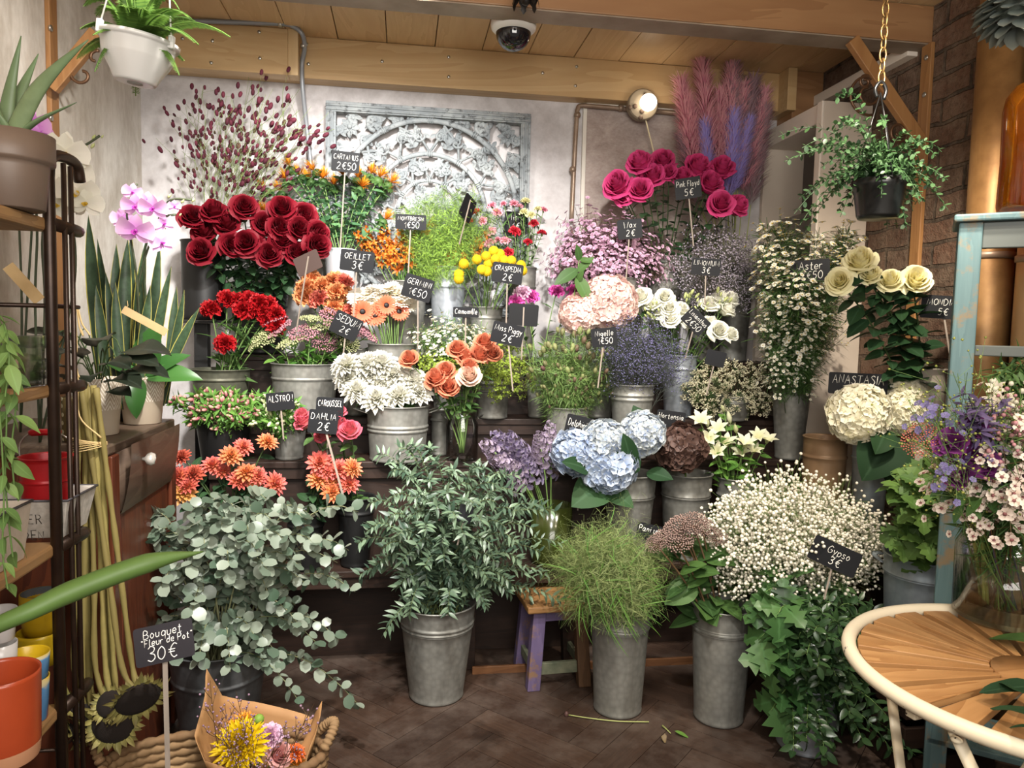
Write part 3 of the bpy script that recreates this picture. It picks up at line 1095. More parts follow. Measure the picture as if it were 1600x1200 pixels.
# ---------------------------------------------------------------- carved panel
def carved_panel():
    Y = 3.86
    c = P(670, 331, Y)
    s = mpp(Y) * 1.01
    o = thing('carved_panel', 'square carved wooden wall panel washed pale blue grey with scrolls in rings', 'wall decoration', (c.x, Y, c.z))
    t = NT('distressed_wash')
    n1 = t.noise(30, 6, t.obj(), rough=.75); n2 = t.noise(7, 4, t.obj())
    col = t.mixc(t.mapr(n2, .4, .6, 0, 1), srgb('#989d9e'), srgb('#777d80'))
    col = t.mixc(t.mapr(n1, .53, .62, 0, .85), col, srgb('#3f4143'))
    t.bsdf(col, .7, normal=t.bump(n1, .3, .004))
    W = t.m
    # frame: outer 518..822, top 172; the panel is square
    hw, top, bot = 152 * s, 152 * s, -156 * s
    fr_ = 15 * s
    def molding(x0, z0, x1, z1):
        mb = MB()
        mb.add(box2((x0, -.035, z0), (x1, .02, z1)))
        if x1 - x0 > z1 - z0:
            for k in (.25, .62): mb.add(tube([(x0, -.036, z0 + (z1 - z0) * k), (x1, -.036, z0 + (z1 - z0) * k)], fr_ * .14, 8))
        else:
            for k in (.25, .62): mb.add(tube([(x0 + (x1 - x0) * k, -.036, z0), (x0 + (x1 - x0) * k, -.036, z1)], fr_ * .14, 8))
        return mb
    for a in ((-hw, top - fr_, hw, top), (-hw, bot, hw, bot + fr_), (-hw, bot + fr_, -hw + fr_, top - fr_), (hw - fr_, bot + fr_, hw, top - fr_)):
        molding(*a).build('frame_bar', W, o, False, .003)
    # rings
    for rr, wd in ((134, 8), (85, 7), (46, 6)):
        mb = MB(); n = 72
        ring = [((rr * s + wd * s / 2 * math.cos(b)) , wd * s * .35 * math.sin(b)) for b in [i * PI / 4 for i in range(8)]]
        V, F, U = [], [], []
        for i in range(n):
            a = 2 * PI * i / n
            for (r, d) in ring: V.append((r * math.cos(a), -.015 + d, r * math.sin(a))); U.append((i / n, 0))
        for i in range(n):
            for j in range(8):
                F.append((i * 8 + j, ((i + 1) % n) * 8 + j, ((i + 1) % n) * 8 + (j + 1) % 8, i * 8 + (j + 1) % 8))
        mb.add((V, F, U))
        for i in range(12):                        # bands tied round the ring
            a = 2 * PI * i / 12
            for da in (-.035, 0, .035):
                b = a + da * 85 / rr
                mb.add(tube([((rr - wd * .62) * s * math.cos(b), -.024, (rr - wd * .62) * s * math.sin(b)), ((rr + wd * .62) * s * math.cos(b), -.024, (rr + wd * .62) * s * math.sin(b))], 1.1 * s, 6))
        mb.build('ring', W, o)
    # scroll work
    def scroll(mb, cx, cz, r, a0, turns, sgn, th):
        pts = []
        n = int(12 * turns)
        for i in range(n + 1):
            t_ = i / n
            rr = r * (1 - .8 * t_)
            a = a0 + sgn * turns * 2 * PI * t_
            pts.append((cx + rr * math.cos(a), -.006, cz + rr * math.sin(a)))
        mb.add(tube(pts, [th * (1.1 - .4 * i / n) for i in range(n + 1)], 6, True, 1.6))
        mb.add(ball(th * 1.7, 8, 6), tr(*pts[-1]))
    lf = leaf(1, .5, 'ovate', .5, .5, 5, 4)
    def lv(mb, x, z, ang, L):
        d = Vector((math.cos(ang), 0, math.sin(ang)))
        mb.add(lf, aimy((x, -.01, z), d, (0, -1, 0), L))
    for r0, r1, n in ((88, 130, 12), (48, 82, 12), (8, 43, 8)):
        mid, h = (r0 + r1) / 2 * s, (r1 - r0) * s
        mb = MB()
        for i in range(n):
            a = 2 * PI * (i + .5) / n
            for sg in (1, -1):
                b = a + sg * .22 * 2 * PI / n
                scroll(mb, mid * 1.03 * math.cos(b), mid * 1.03 * math.sin(b), h * .22, a + (PI if sg > 0 else 0) + PI / 2 * sg, 1.4, sg, 2.1 * s * (.8 if n == 8 else 1))
                scroll(mb, (mid + h * .28) * math.cos(b * 1.0), (mid + h * .28) * math.sin(b), h * .13, a, 1.2, -sg, 1.6 * s)
                lv(mb, (mid - h * .3) * math.cos(a), (mid - h * .3) * math.sin(a), a + sg * .9, h * .34)
                lv(mb, (mid - h * .05) * math.cos(a + sg * .05), (mid - h * .05) * math.sin(a + sg * .05), a + sg * .5, h * .4)
            lv(mb, (mid - h * .2) * math.cos(a), (mid - h * .2) * math.sin(a), a, h * .62)
            a2 = 2 * PI * i / n
            mb.add(tube([(r0 * s * math.cos(a2), -.008, r0 * s * math.sin(a2)), (mid * math.cos(a2 + .12), -.004, mid * math.sin(a2 + .12)), (r1 * s * math.cos(a + .1), -.008, r1 * s * math.sin(a + .1))], 2.2 * s, 6))
            mb.add(tube([(r0 * s * math.cos(a2), -.008, r0 * s * math.sin(a2)), (mid * math.cos(a2 - .12), -.004, mid * math.sin(a2 - .12)), (r1 * s * math.cos(a2 - PI / n), -.008, r1 * s * math.sin(a2 - PI / n))], 2.2 * s, 6))
            for sg in (1, -1): lv(mb, mid * math.cos(a2), mid * math.sin(a2), a2 + sg * 1.0, h * .3)
        mb.build('scrollwork', W, o)
    for sx in (1, -1):
        for sz in (1, -1):
            mb = MB()
            cx, cz = sx * 118 * s, sz * 118 * s
            for i in range(8): lv(mb, cx, cz, i * PI / 4, 17 * s)
            mb.add(ball(4 * s, 8, 6), tr(cx, -.015, cz))
            for (dx, dz, r, a, tn) in ((.98, .62, 13, 0, 1.5), (.62, .98, 13, 1.6, 1.5), (.72, .77, 9, 2, 1.2), (1.02, .38, 10, 3, 1.4), (.38, 1.02, 10, 4, 1.4), (1.04, .20, 7, 3, 1.3), (.2, 1.04, 7, 3, 1.3), (.86, 1.02, 9, 1, 1.2), (1.02, .86, 9, 2, 1.2)):
                X, Z = sx * dx * 130 * s, sz * dz * 130 * s
                scroll(mb, X, Z, r * s, a * sx, tn, sx * sz, 2.2 * s)
                for q in range(4): lv(mb, X, Z, a + q * 1.57 + .5, r * 1.5 * s)
            mb.build('corner_carving', W, o)
    return o


carved_panel()

# ---------------------------------------------------------------- stepped display stand of dark boards
M_DARKW = wood('stand_dark_wood', '#35231a', '#20150f', 'X', 4, .55)
sx0, sx1 = P(325, 700, 3.2).x, 1.92
TZ = [None, .45, .865, 1.025, 1.30]
TY = [None, (3.0, 3.19), (3.195, 3.41), (3.415, 3.62), (3.625, 3.87)]
o = thing('display_stand', 'dark stained stepped wooden stand carrying the flower buckets along the wall', 'stand', (0, 3.4, 0))
def loc(a): return (a[0], a[1] - 3.4, a[2])
for k in (1, 2, 3, 4):
    y0, y1 = TY[k]
    MB().add(box2(loc((sx0, y0, TZ[k] - .028)), loc((sx1, y1, TZ[k])))).build('shelf_board', M_DARKW, o, False, .003)
    MB().add(box2(loc((sx0, y0 + .008, TZ[k] - .075)), loc((sx1, y0 + .024, TZ[k] - .029)))).build('apron', M_DARKW, o, False, .002)
    for xx in (sx0 + .03, .30, 1.02, 1.45, sx1 - .03):
        MB().add(box2(loc((xx - .02, y0 + .026, .001)), loc((xx + .02, y0 + .07, TZ[k] - .029)))).build('leg', M_DARKW, o, False, .002)
pr = P(985, 1036, 3.0)
MB().add(box2(loc((P(930, 1036, 2.88).x - .5, 2.985, pr.z - .02)), loc((P(1100, 1036, 2.88).x + .4, 2.998, pr.z + .02)))).build('rail', wood('rail_wood', '#7c5434', '#5f3d25', 'X', 4, .55), o, False, .002)
# ---------------------------------------------------------------- risers of the stand
st_ = bpy.data.objects['display_stand']
for k in (2, 3, 4):
    y0 = TY[k][0]
    z0 = TZ[k - 1] - .06 if k > 2 else .001
    MB().add(box2(loc((sx0, y0 + .028, z0)), loc((sx1, y0 + .045, TZ[k] - .03)))).build('riser', M_DARKW, st_, False)


def at(o, p): return Vector(p) - Vector(o.location)


# ---------------------------------------------------------------- wrought iron shelf unit near the viewer
M_BRONZE = plain('bronze_tube', '#3a2a20', .38, .55, noise=20, c2='#2a1d16')
M_SHELFW = wood('shelf_mango_wood', '#b08a5c', '#85613c', 'Y', 5, .5)
YS = 1.75
ps = P(83, 600, YS); XS = ps.x
o = thing('iron_shelf', 'dark bronze iron shelf unit with wooden boards carrying aloe and pots', 'shelf', (XS, YS, 0))
top = P(83, 262, YS); tz = top.z
pts = [(XS, YS, 0), (XS, YS, tz - .02), (XS, YS + .012, tz + .02), (XS + .005, YS + .05, tz + .035), (XS + .01, YS + .115, tz + .03), (XS + .01, YS + .135, tz - .005)]
MB().add(tube([at(o, p) for p in [pts[0]] + crom(pts[1:], 5)], .0125, 12)).build('post', M_BRONZE, o)
for dy in (.05, .085):
    MB().add(tube([at(o, (XS + .01, YS + dy, 0)), at(o, (XS + .01, YS + dy, tz + .02))], .006, 8)).build('rod', M_BRONZE, o)
LV = [P(83, 341, YS).z, P(83, 601, YS).z, P(83, 850, YS).z, P(83, 1105, YS).z]
SX0 = XL + .03
for i, z in enumerate(LV):
    MB().add(tube([at(o, (XS, YS, z - .01)), at(o, (XS + .005, YS + .12, z - .012)), at(o, (XS + .002, YS + .14, z - .012))], .014, 10)).build('rail', M_BRONZE, o)
    MB().add(box2(at(o, (SX0, .95, z - .028)), at(o, (XS - .004, YS + .02, z)))).build('shelf_board', M_SHELFW, o, False, .006)
MB().add(tube([at(o, (XS, YS, tz - .015)), at(o, (XS - .2, YS, tz - .015)), at(o, (SX0, YS, tz - .015))], .011, 8)).build('rail', M_BRONZE, o)
zr = P(83, 478, YS).z
MB().add(tube([at(o, (SX0, YS + .0, zr)), at(o, (XS, YS, zr)), at(o, (XS + .003, YS + .13, zr))], .005, 8)).build('rail', M_BRONZE, o)
zr = P(83, 1172, YS).z
MB().add(tube([at(o, (SX0, YS + .0, zr)), at(o, (XS, YS, zr)), at(o, (XS + .003, YS + .05, zr))], .004, 8)).build('rail', M_BRONZE, o)
MB().add(tube([at(o, (SX0 + .02, YS, 0)), at(o, (SX0 + .02, YS, tz))], .0125, 10)).build('post', M_BRONZE, o)


def pot(name, label, px, rim_py, w, base_py, Y, mt, taper=.8, prof=None, cat='pot', zb=None, group=None, hollow=True):
    c = P(px, rim_py, Y); r = w * mpp(Y) / 2
    zb = P(px, base_py, Y).z if zb is None else zb
    zb += .001
    h = c.z - zb
    o = thing(name, label, cat, (c.x, Y, zb), 0, group)
    pr = prof or [(taper, 0), (taper + .02, .01), (1 - (1 - taper) * .2, .8), (1, 1)]
    pp = [(.001, 0.0)] + [(a * r, b * h) for a, b in pr]
    a, b = pr[-1]
    pp += [((a - .04) * r, b * h), ((a - .06) * r, b * h * .96), (taper * .9 * r, h * .72)]
    if hollow: pp += [(taper * .86 * r, h * .1), (.001, h * .1)]
    else: pp += [(.001, h * .72)]
    MB().add(lathe(pp, 40, False)).build('body', mt, o, True)
    return o, Vector((c.x, Y, c.z)), r, h


# aloe in a taupe pot
M_TAUPE = plain('taupe_ceramic', '#6f5d50', .5, noise=5, c2='#5e4e43')
o, ap, ar, ah = pot('aloe_pot', 'taupe ceramic pot with a thick collar holding aloe on top shelf', 12, 210, 116, 348, 1.645, M_TAUPE, .72,
                    [(.74, 0), (.76, .01), (.86, .55), (.87, .62), (.99, .63), (1, .66), (1, 1)], zb=LV[0], hollow=False)
MB().add(lathe([(.001, 0), (ar * .84, 0), (ar * .84, .004), (.001, .01)], 24), tr(0, 0, ah * .86)).build('soil', plain('soil', '#2b211a', .95, noise=60, c2='#17110d'), o)
ALOE = plantmat('aloe_skin', '#7a8a63', '#667a55', tip='#5c7350', trans=.1, rough=.45, noise=30)


def fleshy(pts, w, th=.35):
    """thick tapering succulent leaf with a channel along its upper side"""
    pts = crom(pts, 5); n = len(pts)
    rad = [w * (1 - (i / (n - 1)) ** 1.6) + .001 for i in range(n)]
    return tube(pts, rad, 10, True, flat=th)


al = thing('aloe_plant', 'aloe with long pointed grey green leaves in taupe pot on top shelf', 'plant', ap - Vector((0, 0, .02)))
for L_ in ([(8, 212, 1.70), (14, 150, 1.69), (33, 56, 1.68)], [(14, 212, 1.70), (30, 150, 1.71), (60, 84, 1.73)], [(20, 214, 1.68), (52, 150, 1.66), (90, 105, 1.64), (138, 62, 1.62)],
           [(25, 214, 1.69), (60, 188, 1.67), (120, 160, 1.66)], [(4, 212, 1.68), (-20, 150, 1.66), (-30, 80, 1.65)], [(4, 214, 1.66), (10, 200, 1.64), (-12, 165, 1.62)]):
    MB().add(fleshy([P(*q) - al.location for q in L_], .018 if L_[-1][1] < 150 else .011, .5)).build('leaf', ALOE, al)

# large blade of another aloe reaching in from the left, close to the viewer
pq = pot('aloe_pot', 'small dark plastic pot of the aloe whose leaf reaches close to the viewer', -300, 1010, 110, 1100, .99, plain('black_plastic', '#1d1c1c', .5), .75, zb=LV[2], hollow=False)
bl = thing('aloe_plant', 'long green pointed aloe leaf reaching in close to the viewer', 'plant', pq[1] - Vector((0, 0, .015)))
MB().add(fleshy([Vector((0, 0, 0)), Vector((-.05, -.03, .12)), Vector((-.1, -.05, .2))], .014, .5)).build('leaf', ALOE, bl)
p3 = [bl.location, P(-60, 992, .95), P(30, 962, .95), P(110, 925, .98), P(230, 880, 1.02), P(318, 862, 1.05)]
cp = crom([p - bl.location for p in p3], 6)
rr = [np.interp(i / (len(cp) - 1) * 5, range(6), [.013, .013, .0145, .0185, .0175, .001]) for i in range(len(cp))]
MB().add(tube(cp, [float(r) for r in rr], 12, True, .75)).build('leaf', plantmat('aloe_bright', '#61793c', '#506b33', trans=.1, rough=.5, noise=25), bl)

# glass candle and the wooden lidded jar on the second shelf
M_GL = glass('clear_glass')
c = P(36, 600, 1.72); s = 1.72 / F_
o = thing('candle_holder', 'square clear glass holder with a brown candle on second shelf', 'candle', (c.x, 1.68, LV[1] + .001), R(-8))
a = .044
mb = MB()
for lo, hi in (((-a, -a, 0), (a, -a + .004, .108)), ((-a, a - .004, 0), (a, a, .108)), ((-a, -a, 0), (-a + .004, a, .108)), ((a - .004, -a, 0), (a, a, .108)), ((-a, -a, 0), (a, a, .01))):
    mb.add(box2(lo, hi))
mb.build('glass', M_GL, o, False, .001)
MB().add(lathe([(.001, .012), (.03, .012), (.03, .066), (.027, .07), (.001, .069)], 28)).build('candle', plain('candle_brown', '#8b6a50', .6, noise=9, c2='#775640'), o)
MB().add(tube([(0, 0, .068), (.001, 0, .082)], .0012, 5)).build('wick', plain('wick', '#1c1613', .9), o)
c = P(2, 460, 1.62)
o = thing('lidded_jar', 'tall clear glass cylinder with a brown leather band behind the candle', 'jar', (c.x - .05, 1.565, LV[1] + .001))
MB().add(lathe([(.001, .003), (.055, .003), (.056, .02), (.056, .28), (.054, .28), (.054, .02), (.001, .012)], 32, False)).build('glass', M_GL, o)
hz = P(10, 412, 1.62).z - LV[1]
MB().add(lathe([(.0565, hz - .014), (.0585, hz - .013), (.0585, hz + .03), (.0565, hz + .031)], 32, False)).build('band', plain('leather_band', '#6a4632', .6, noise=12, c2='#54362a'), o)

# third shelf: red metal bucket in front of an embossed zinc planter
M_RED = plain('red_enamel', '#a8161c', .35, .1, noise=12, c2='#8f1016')
c = P(52, 712, 1.84)
o = thing('watering_bucket', 'small red metal bucket with a red grip on its wire handle', 'bucket', (c.x, 1.9, LV[2] + .02))
hh = P(52, 712, 1.9).z - LV[2] - .02; r_ = .057
MB().add(bucket_mesh(r_, r_ * .86, hh, (.62,), .004, True, .002, 36, .002)).build('body', M_RED, o)
pts = [(-r_, 0, hh * .9), (-r_ * .98, .0, hh + .03), (-r_ * .5, 0, hh + .055), (r_ * .5, 0, hh + .055), (r_ * .98, 0, hh + .03), (r_, 0, hh * .9)]
hd = MB().add(tube(crom(pts, 4), .002, 6)).build('handle', M_SCREW, o)
MB().add(tube([(-r_ * .62, 0, hh + .055), (-r_ * .5, 0, hh + .056), (0, 0, hh + .057), (r_ * .5, 0, hh + .056), (r_ * .62, 0, hh + .055)], [.006, .009, .008, .009, .006], 10)).build('grip', M_RED, hd)


def zplanter(name, label, corners, h, flare, Y, mt, words, rotz=0):
    (x0, x1, yb, yt) = corners
    p0, p1 = P(x0, yb, Y), P(x1, yb, Y)
    w = (p1 - p0).length; d = .13
    o = thing(name, label, 'planter', ((p0.x + p1.x) / 2, Y, LV[2] + .001), rotz)
    hz = P(x0, yt, Y).z - LV[2]
    fl = flare
    V, F, U = [], [], []
    for (z, e) in ((0, 0), (hz, fl), (hz, fl - .004), (.006, -.004)):
        for (sx, sy) in ((-1, -1), (1, -1), (1, 1), (-1, 1)):
            V.append((sx * (w / 2 + e), sy * (d / 2 + e), z)); U.append((sx, z))
    F = [(3, 2, 1, 0)]
    for k in range(3):
        for i in range(4): F.append((k * 4 + i, k * 4 + (i + 1) % 4, k * 4 + 4 + (i + 1) % 4, k * 4 + 4 + i))
    F.append((12, 13, 14, 15))
    MB().add((V, F, U)).build('body', mt, o, False, .002)
    e = fl + .001
    pts = [(-w / 2 - e, -d / 2 - e, hz), (w / 2 + e, -d / 2 - e, hz), (w / 2 + e, d / 2 + e, hz), (-w / 2 - e, d / 2 + e, hz), (-w / 2 - e, -d / 2 - e, hz)]
    mb = MB()
    for a_, b_ in zip(pts, pts[1:]): mb.add(tube([a_, b_], .0028, 6))
    mb.build('rim', plain('rim_dark_zinc', '#4d4a4e', .5, .5), o)
    return o, w, hz, d, fl


M_PLANTER = plain('whitened_zinc', '#c9c2b8', .7, .1, noise=60, c2='#a7a096', bump=.2)
o, w, hz, d, fl = zplanter('zinc_planter', 'long whitewashed zinc planter embossed with capital letters on third shelf', (-60, 118, 835, 772), 0, .018, 1.86, M_PLANTER, None)
PLANTER_AT = (o, w, hz, d, fl)
M_CREAM = plain('cream_tin', '#c3b4a4', .6, .1, noise=30, c2='#b3a392')
o, *_ = zplanter('tin_planter', 'small cream square tin planter with flared sides at shelf edge', (-34, 12, 872, 797), 0, .012, 1.58, M_CREAM, None)

# lower shelf pots
M_TERRA = plain('orange_glaze', '#b44a26', .3, noise=7, c2='#a03f20')
o, c, r, h = pot('flower_pot', 'glossy burnt orange pot with a bare clay foot on bottom shelf', 0, 1050, 104, 1150, 1.55, M_TERRA, .93, [(.9, 0), (.92, .02), (.955, .18), (.96, .2), (1, .95), (1, 1)], zb=LV[3])
MB().add(lathe([(r * .905, .0), (r * .925, .02 * h), (r * .957, .17 * h)], 40, False), tr(0, 0, .0005) @ sca(1.004, 1.004, 1)).build('foot', plain('bare_clay', '#c08a66', .7), o)
M_YEL = plain('yellow_glaze', '#c9a51c', .3, noise=10, c2='#b58f14')
M_GREYP = plain('grey_inside', '#5d6368', .5)
o, c, r, h = pot('ceramic_pot', 'ochre yellow pot with dark grey inside behind stacked pots', 64, 925, 55, 990, 2.0, M_YEL, .9, [(.8, 0), (.95, .3), (1.04, .55), (1, 1)])
o.location.z -= .0
MB().add(lathe([(r * .93, h * .92), (r * .955, h * 1.001), (r * .90, h * 1.0), (r * .8, h * .4), (.001, h * .38)], 36, False)).build('lining', M_GREYP, o)
o2, c2, r2, h2 = pot('ceramic_pot', 'plain yellow pot beneath the grey lined pot', 62, 985, 62, 1035, 2.0, plain('yellow_glaze_b', '#d0ad1e', .3), .88, [(.84, 0), (.97, .4), (1, .9), (.98, 1)])
o3, c3, r3, h3 = pot('painted_pot', 'yellow rimmed pot painted with blue and orange shapes, topmost of its stack', 43, 1020, 58, 1066, 1.70, None or plain('yellow_glaze', ''), .84)
t = NT('painted_face_glaze')
uvs = t.uv(); nz = t.noise(14, 2, t.obj())
vz = t.math('ADD', uvs[1], t.math('MULTIPLY', t.math('SUBTRACT', nz, .5), .5))
col = t.ramp(vz, [(0, srgb('#c9542a')), (.18, srgb('#c9542a')), (.22, srgb('#4b86b8')), (.36, srgb('#5d94c4')), (.4, srgb('#c8bfa0')), (.5, srgb('#cda91e')), (1, srgb('#cda91e'))])
t.bsdf(col, .3)
o3.children[0].data.materials[0] = t.m
o4, c4, r4, h4 = pot('painted_pot', 'blue and orange painted pot, lowest of its stack', 46, 1058, 52, 1105, 1.70, t.m, .84, zb=LV[3])
M_WGL = plain('white_glaze', '#cfcac6', .25)
o5, c5, r5, h5 = pot('ceramic_cup', 'white glazed cup with blue grey lip, topmost of its stack', -2, 952, 46, 1000, 1.66, M_WGL, .8)
o6, c6, r6, h6 = pot('ceramic_cup', 'white glazed cup, lowest of its stack behind the orange pot', 0, 1004, 44, 1060, 1.67, M_WGL, .75, zb=LV[3])

# ---------------------------------------------------------------- dark wooden cabinet along the left wall
CXF = -.80
cz = P(165, 690, PX(165, 690, CXF).y).z
cy0, cy1 = PX(166, 690, CXF).y, PX(268, 660, CXF).y
cz = .5 * (PX(166, 690, CXF).z + PX(268, 659, CXF).z)
M_CAB = wood('cabinet_mahogany', '#6e3a22', '#45231a', 'Z', 4, .35)
M_CABT = wood('cabinet_top_worn', '#6b5a4a', '#4a3a30', 'Y', 5, .45)
o = thing('drawer_cabinet', 'old dark mahogany cabinet with a bulging drawer and glass knob', 'cabinet', (XL + .22, (cy0 + cy1) / 2, 0))
hy = (cy1 - cy0) / 2
x0, x1 = XL + .01 - o.location.x, CXF - o.location.x
MB().add(box2((x0, -hy, 0), (x1, hy, cz - .03))).build('body', M_CAB, o, False, .004)
MB().add(box2((x0, -hy - .012, cz - .03), (x1 + .008, hy + .012, cz))).build('top', M_CABT, o, False, .006)
def drw(u, v):
    a = v * PI
    return (x1 + .002 + .035 * math.sin(a * .5 + PI / 2 * 1) * 1.0 * (1 if v < 1 else 1), -hy + .05 + (2 * hy - .1) * u, cz - .022 - .19 * v)
dr = MB().add(grid(8, 10, lambda u, v: (x1 + .004 + .04 * math.cos(v * 1.45) ** .7, -hy + .06 + (2 * hy - .12) * u, cz - .008 - .20 * v)))
dr.add(box2((x1 - .01, -hy + .06, cz - .2), (x1 + .012, hy - .06, cz - .03)))
d_ = dr.build('drawer', M_CABT, o)
kp = PX(222, 717, CXF + .04)
kb = MB(); kb.add(lathe([(.004, 0), (.006, .012), (.017, .02), (.02, .03), (.015, .04), (.001, .043)], 20), tr(x1 + .036, kp.y - o.location.y, kp.z) @ ry(R(90))).build('knob', plain('knob_glass', '#cfc9c0', .1, .3, .9), d_)
for py, hgt in ((761, .012),):
    q = PX(210, py, CXF)
    MB().add(box2((x1, -hy + .06, q.z - hgt), (x1 + .008, hy - .06, q.z + hgt * .2))).build('moulding', plain('pale_bead', '#a48a68', .6), o, False, .002)
for yy in (-hy, hy - .055):
    MB().add(box2((x1, yy + .002, .02), (x1 + .014, yy + .055, cz - .032))).build('stile', M_CAB, o, False, .004)
MB().add(box2((x1, -hy + .08, .06), (x1 + .006, hy - .08, PX(210, 785, CXF).z))).build('door', M_CAB, o, False, .003)

# ---------------------------------------------------------------- things on the cabinet
t = NT('patterned_pot')
uv = t.uv(); oc = t.obj()
sep = t.n('ShaderNodeSeparateXYZ'); t.l(oc, sep.inputs[0])
ang = t.math('ARCTAN2', sep.outputs[1], sep.outputs[0])
fu = t.math('PINGPONG', t.math('MULTIPLY', ang, 14 / 6.28318), .5)
fz = t.math('MULTIPLY', sep.outputs[2], 42.0)
ch = t.math('FRACT', t.math('MULTIPLY', t.math('ADD', fz, t.math('MULTIPLY', fu, -2.2)), 1.6))
line = t.math('LESS_THAN', ch, .32)
up_ = t.math('GREATER_THAN', sep.outputs[2], .075)
col = t.mixc(t.math('MULTIPLY', line, up_), srgb('#b7a792'), srgb('#e9e1d3'))
t.bsdf(col, .6)
M_PAT = t.m


def catpot(label, px, rim, w, base, Y):
    return pot('ceramic_pot', label, px, rim, w, base, Y, M_PAT, .82, [(.8, 0), (.82, .01), (1, .97), (1, 1)], hollow=False, zb=cz)


pA = catpot('beige pot with raised pale zigzag pattern holding the pink orchid', 222, 588, 62, 655, 2.62)
pB = catpot('beige pot with raised pale zigzag pattern behind the bundle of stalks', 152, 590, 66, 668, 2.36)
o = pot('tin_pot', 'olive tin pot with pale pierced star pattern behind the stalks', 116, 620, 34, 700, 2.24, None or M_PAT, .98, [(.97, 0), (.98, .01), (1, .97), (1, 1)], zb=cz)
t = NT('pierced_tin'); oc = t.obj()
vo = t.n('ShaderNodeTexVoronoi'); vo.inputs['Scale'].default_value = 42; t.l(oc, vo.inputs['Vector']); vo.inputs['Randomness'].default_value = .2
col = t.mixc(t.math('LESS_THAN', vo.outputs['Distance'], .28), srgb('#6a5a35'), srgb('#d8cfae')); t.bsdf(col, .5, .2)
o[0].children[0].data.materials[0] = t.m

# snake plant
SNAKE = plantmat('snake_leaf', '#3a4d36', '#2a3a2a', trans=.1, rough=.4, extra='margin')
sb = Vector((P(205, 640, 2.72).x, 2.72, cz))
o = thing('plant_pot', 'dark plastic pot of the snake plant behind the orchid pot', 'pot', sb)
MB().add(lathe([(.001, 0), (.06, 0), (.075, .09), (.08, .1), (.074, .1), (.06, .02), (.001, .02)], 28, False)).build('body', plain('black_plastic', '#1d1c1c', .5), o)
sp = thing('snake_plant', 'tall snake plant with yellow edged dark leaves on the cabinet', 'plant', sb + Vector((0, 0, .03)))
for bx, tx, ty, w, y in ((168, 138, 335, 30, 2.70), (186, 152, 372, 22, 2.72), (178, 182, 380, 24, 2.76), (196, 200, 372, 26, 2.70), (206, 206, 365, 24, 2.78), (216, 228, 375, 26, 2.74), (226, 250, 378, 22, 2.78),
                         (232, 268, 415, 20, 2.74), (252, 288, 452, 18, 2.70), (258, 276, 446, 18, 2.76), (205, 222, 440, 24, 2.62), (185, 165, 425, 20, 2.62), (240, 312, 480, 22, 2.66), (214, 235, 445, 22, 2.58), (196, 180, 440, 20, 2.58), (170, 150, 445, 20, 2.6)):
    b = P(bx, 640, y); tp = P(tx, ty, y); b.z = cz + .05
    L = (tp - b).length
    pts = bez((0, 0, 0), (b.lerp(tp, .5) + Vector((.02 * RNG.uniform(-1, 1), 0, 0))) - b, tp - b, 10)
    wl = w * .78 * mpp(y) / 2
    fr = frames(pts); V, F, U = [], [], []
    face = (CAM - b).normalized() + Vector((RNG.uniform(-.8, .8), 0, 0)); nn = 10
    for j, (p, tg, _, _) in enumerate(fr):
        v = j / nn
        side = tg.cross(face).normalized(); nrm = side.cross(tg)
        ww = wl * (.62 + .38 * math.sin(min(1, v * 1.5) * PI / 2)) * (1 - max(0, (v - .55) / .45) ** 2.2)
        for k in range(5):
            s_ = (k - 2) / 2
            V.append(tuple(p + side * (ww * s_) + nrm * (.25 * ww * s_ * s_))); U.append((k / 4, v))
    for j in range(nn):
        for k in range(4): F.append((j * 5 + k, j * 5 + k + 1, j * 5 + 6 + k, j * 5 + 5 + k))
    q = MB().add((V, F, U)).build('leaf', SNAKE, sp); q.location = b - sp.location

# orchids
ORCH = plantmat('orchid_pink', '#dba3d6', '#cf8fce', tip='#e9c3e4', trans=.3, rough=.6)
ORCHW = plantmat('orchid_white', '#f4f1e6', '#ebe9da', trans=.3, rough=.6)
LIP = plantmat('orchid_lip', '#a63a97', '#8e2a86', trans=.1)
LIPY = plantmat('orchid_lip_yellow', '#d8b84a', '#c4a23a', trans=.1)
oh_p = [orchid_head(1).mesh('orchid_flower', [ORCH, LIP])]
oh_w = [orchid_head(1).mesh('orchid_flower', [ORCHW, LIPY])]
budm = bud_head(1).mesh('bud', plantmat('orchid_bud', '#b9bd84', '#9fa86a', trans=.1))


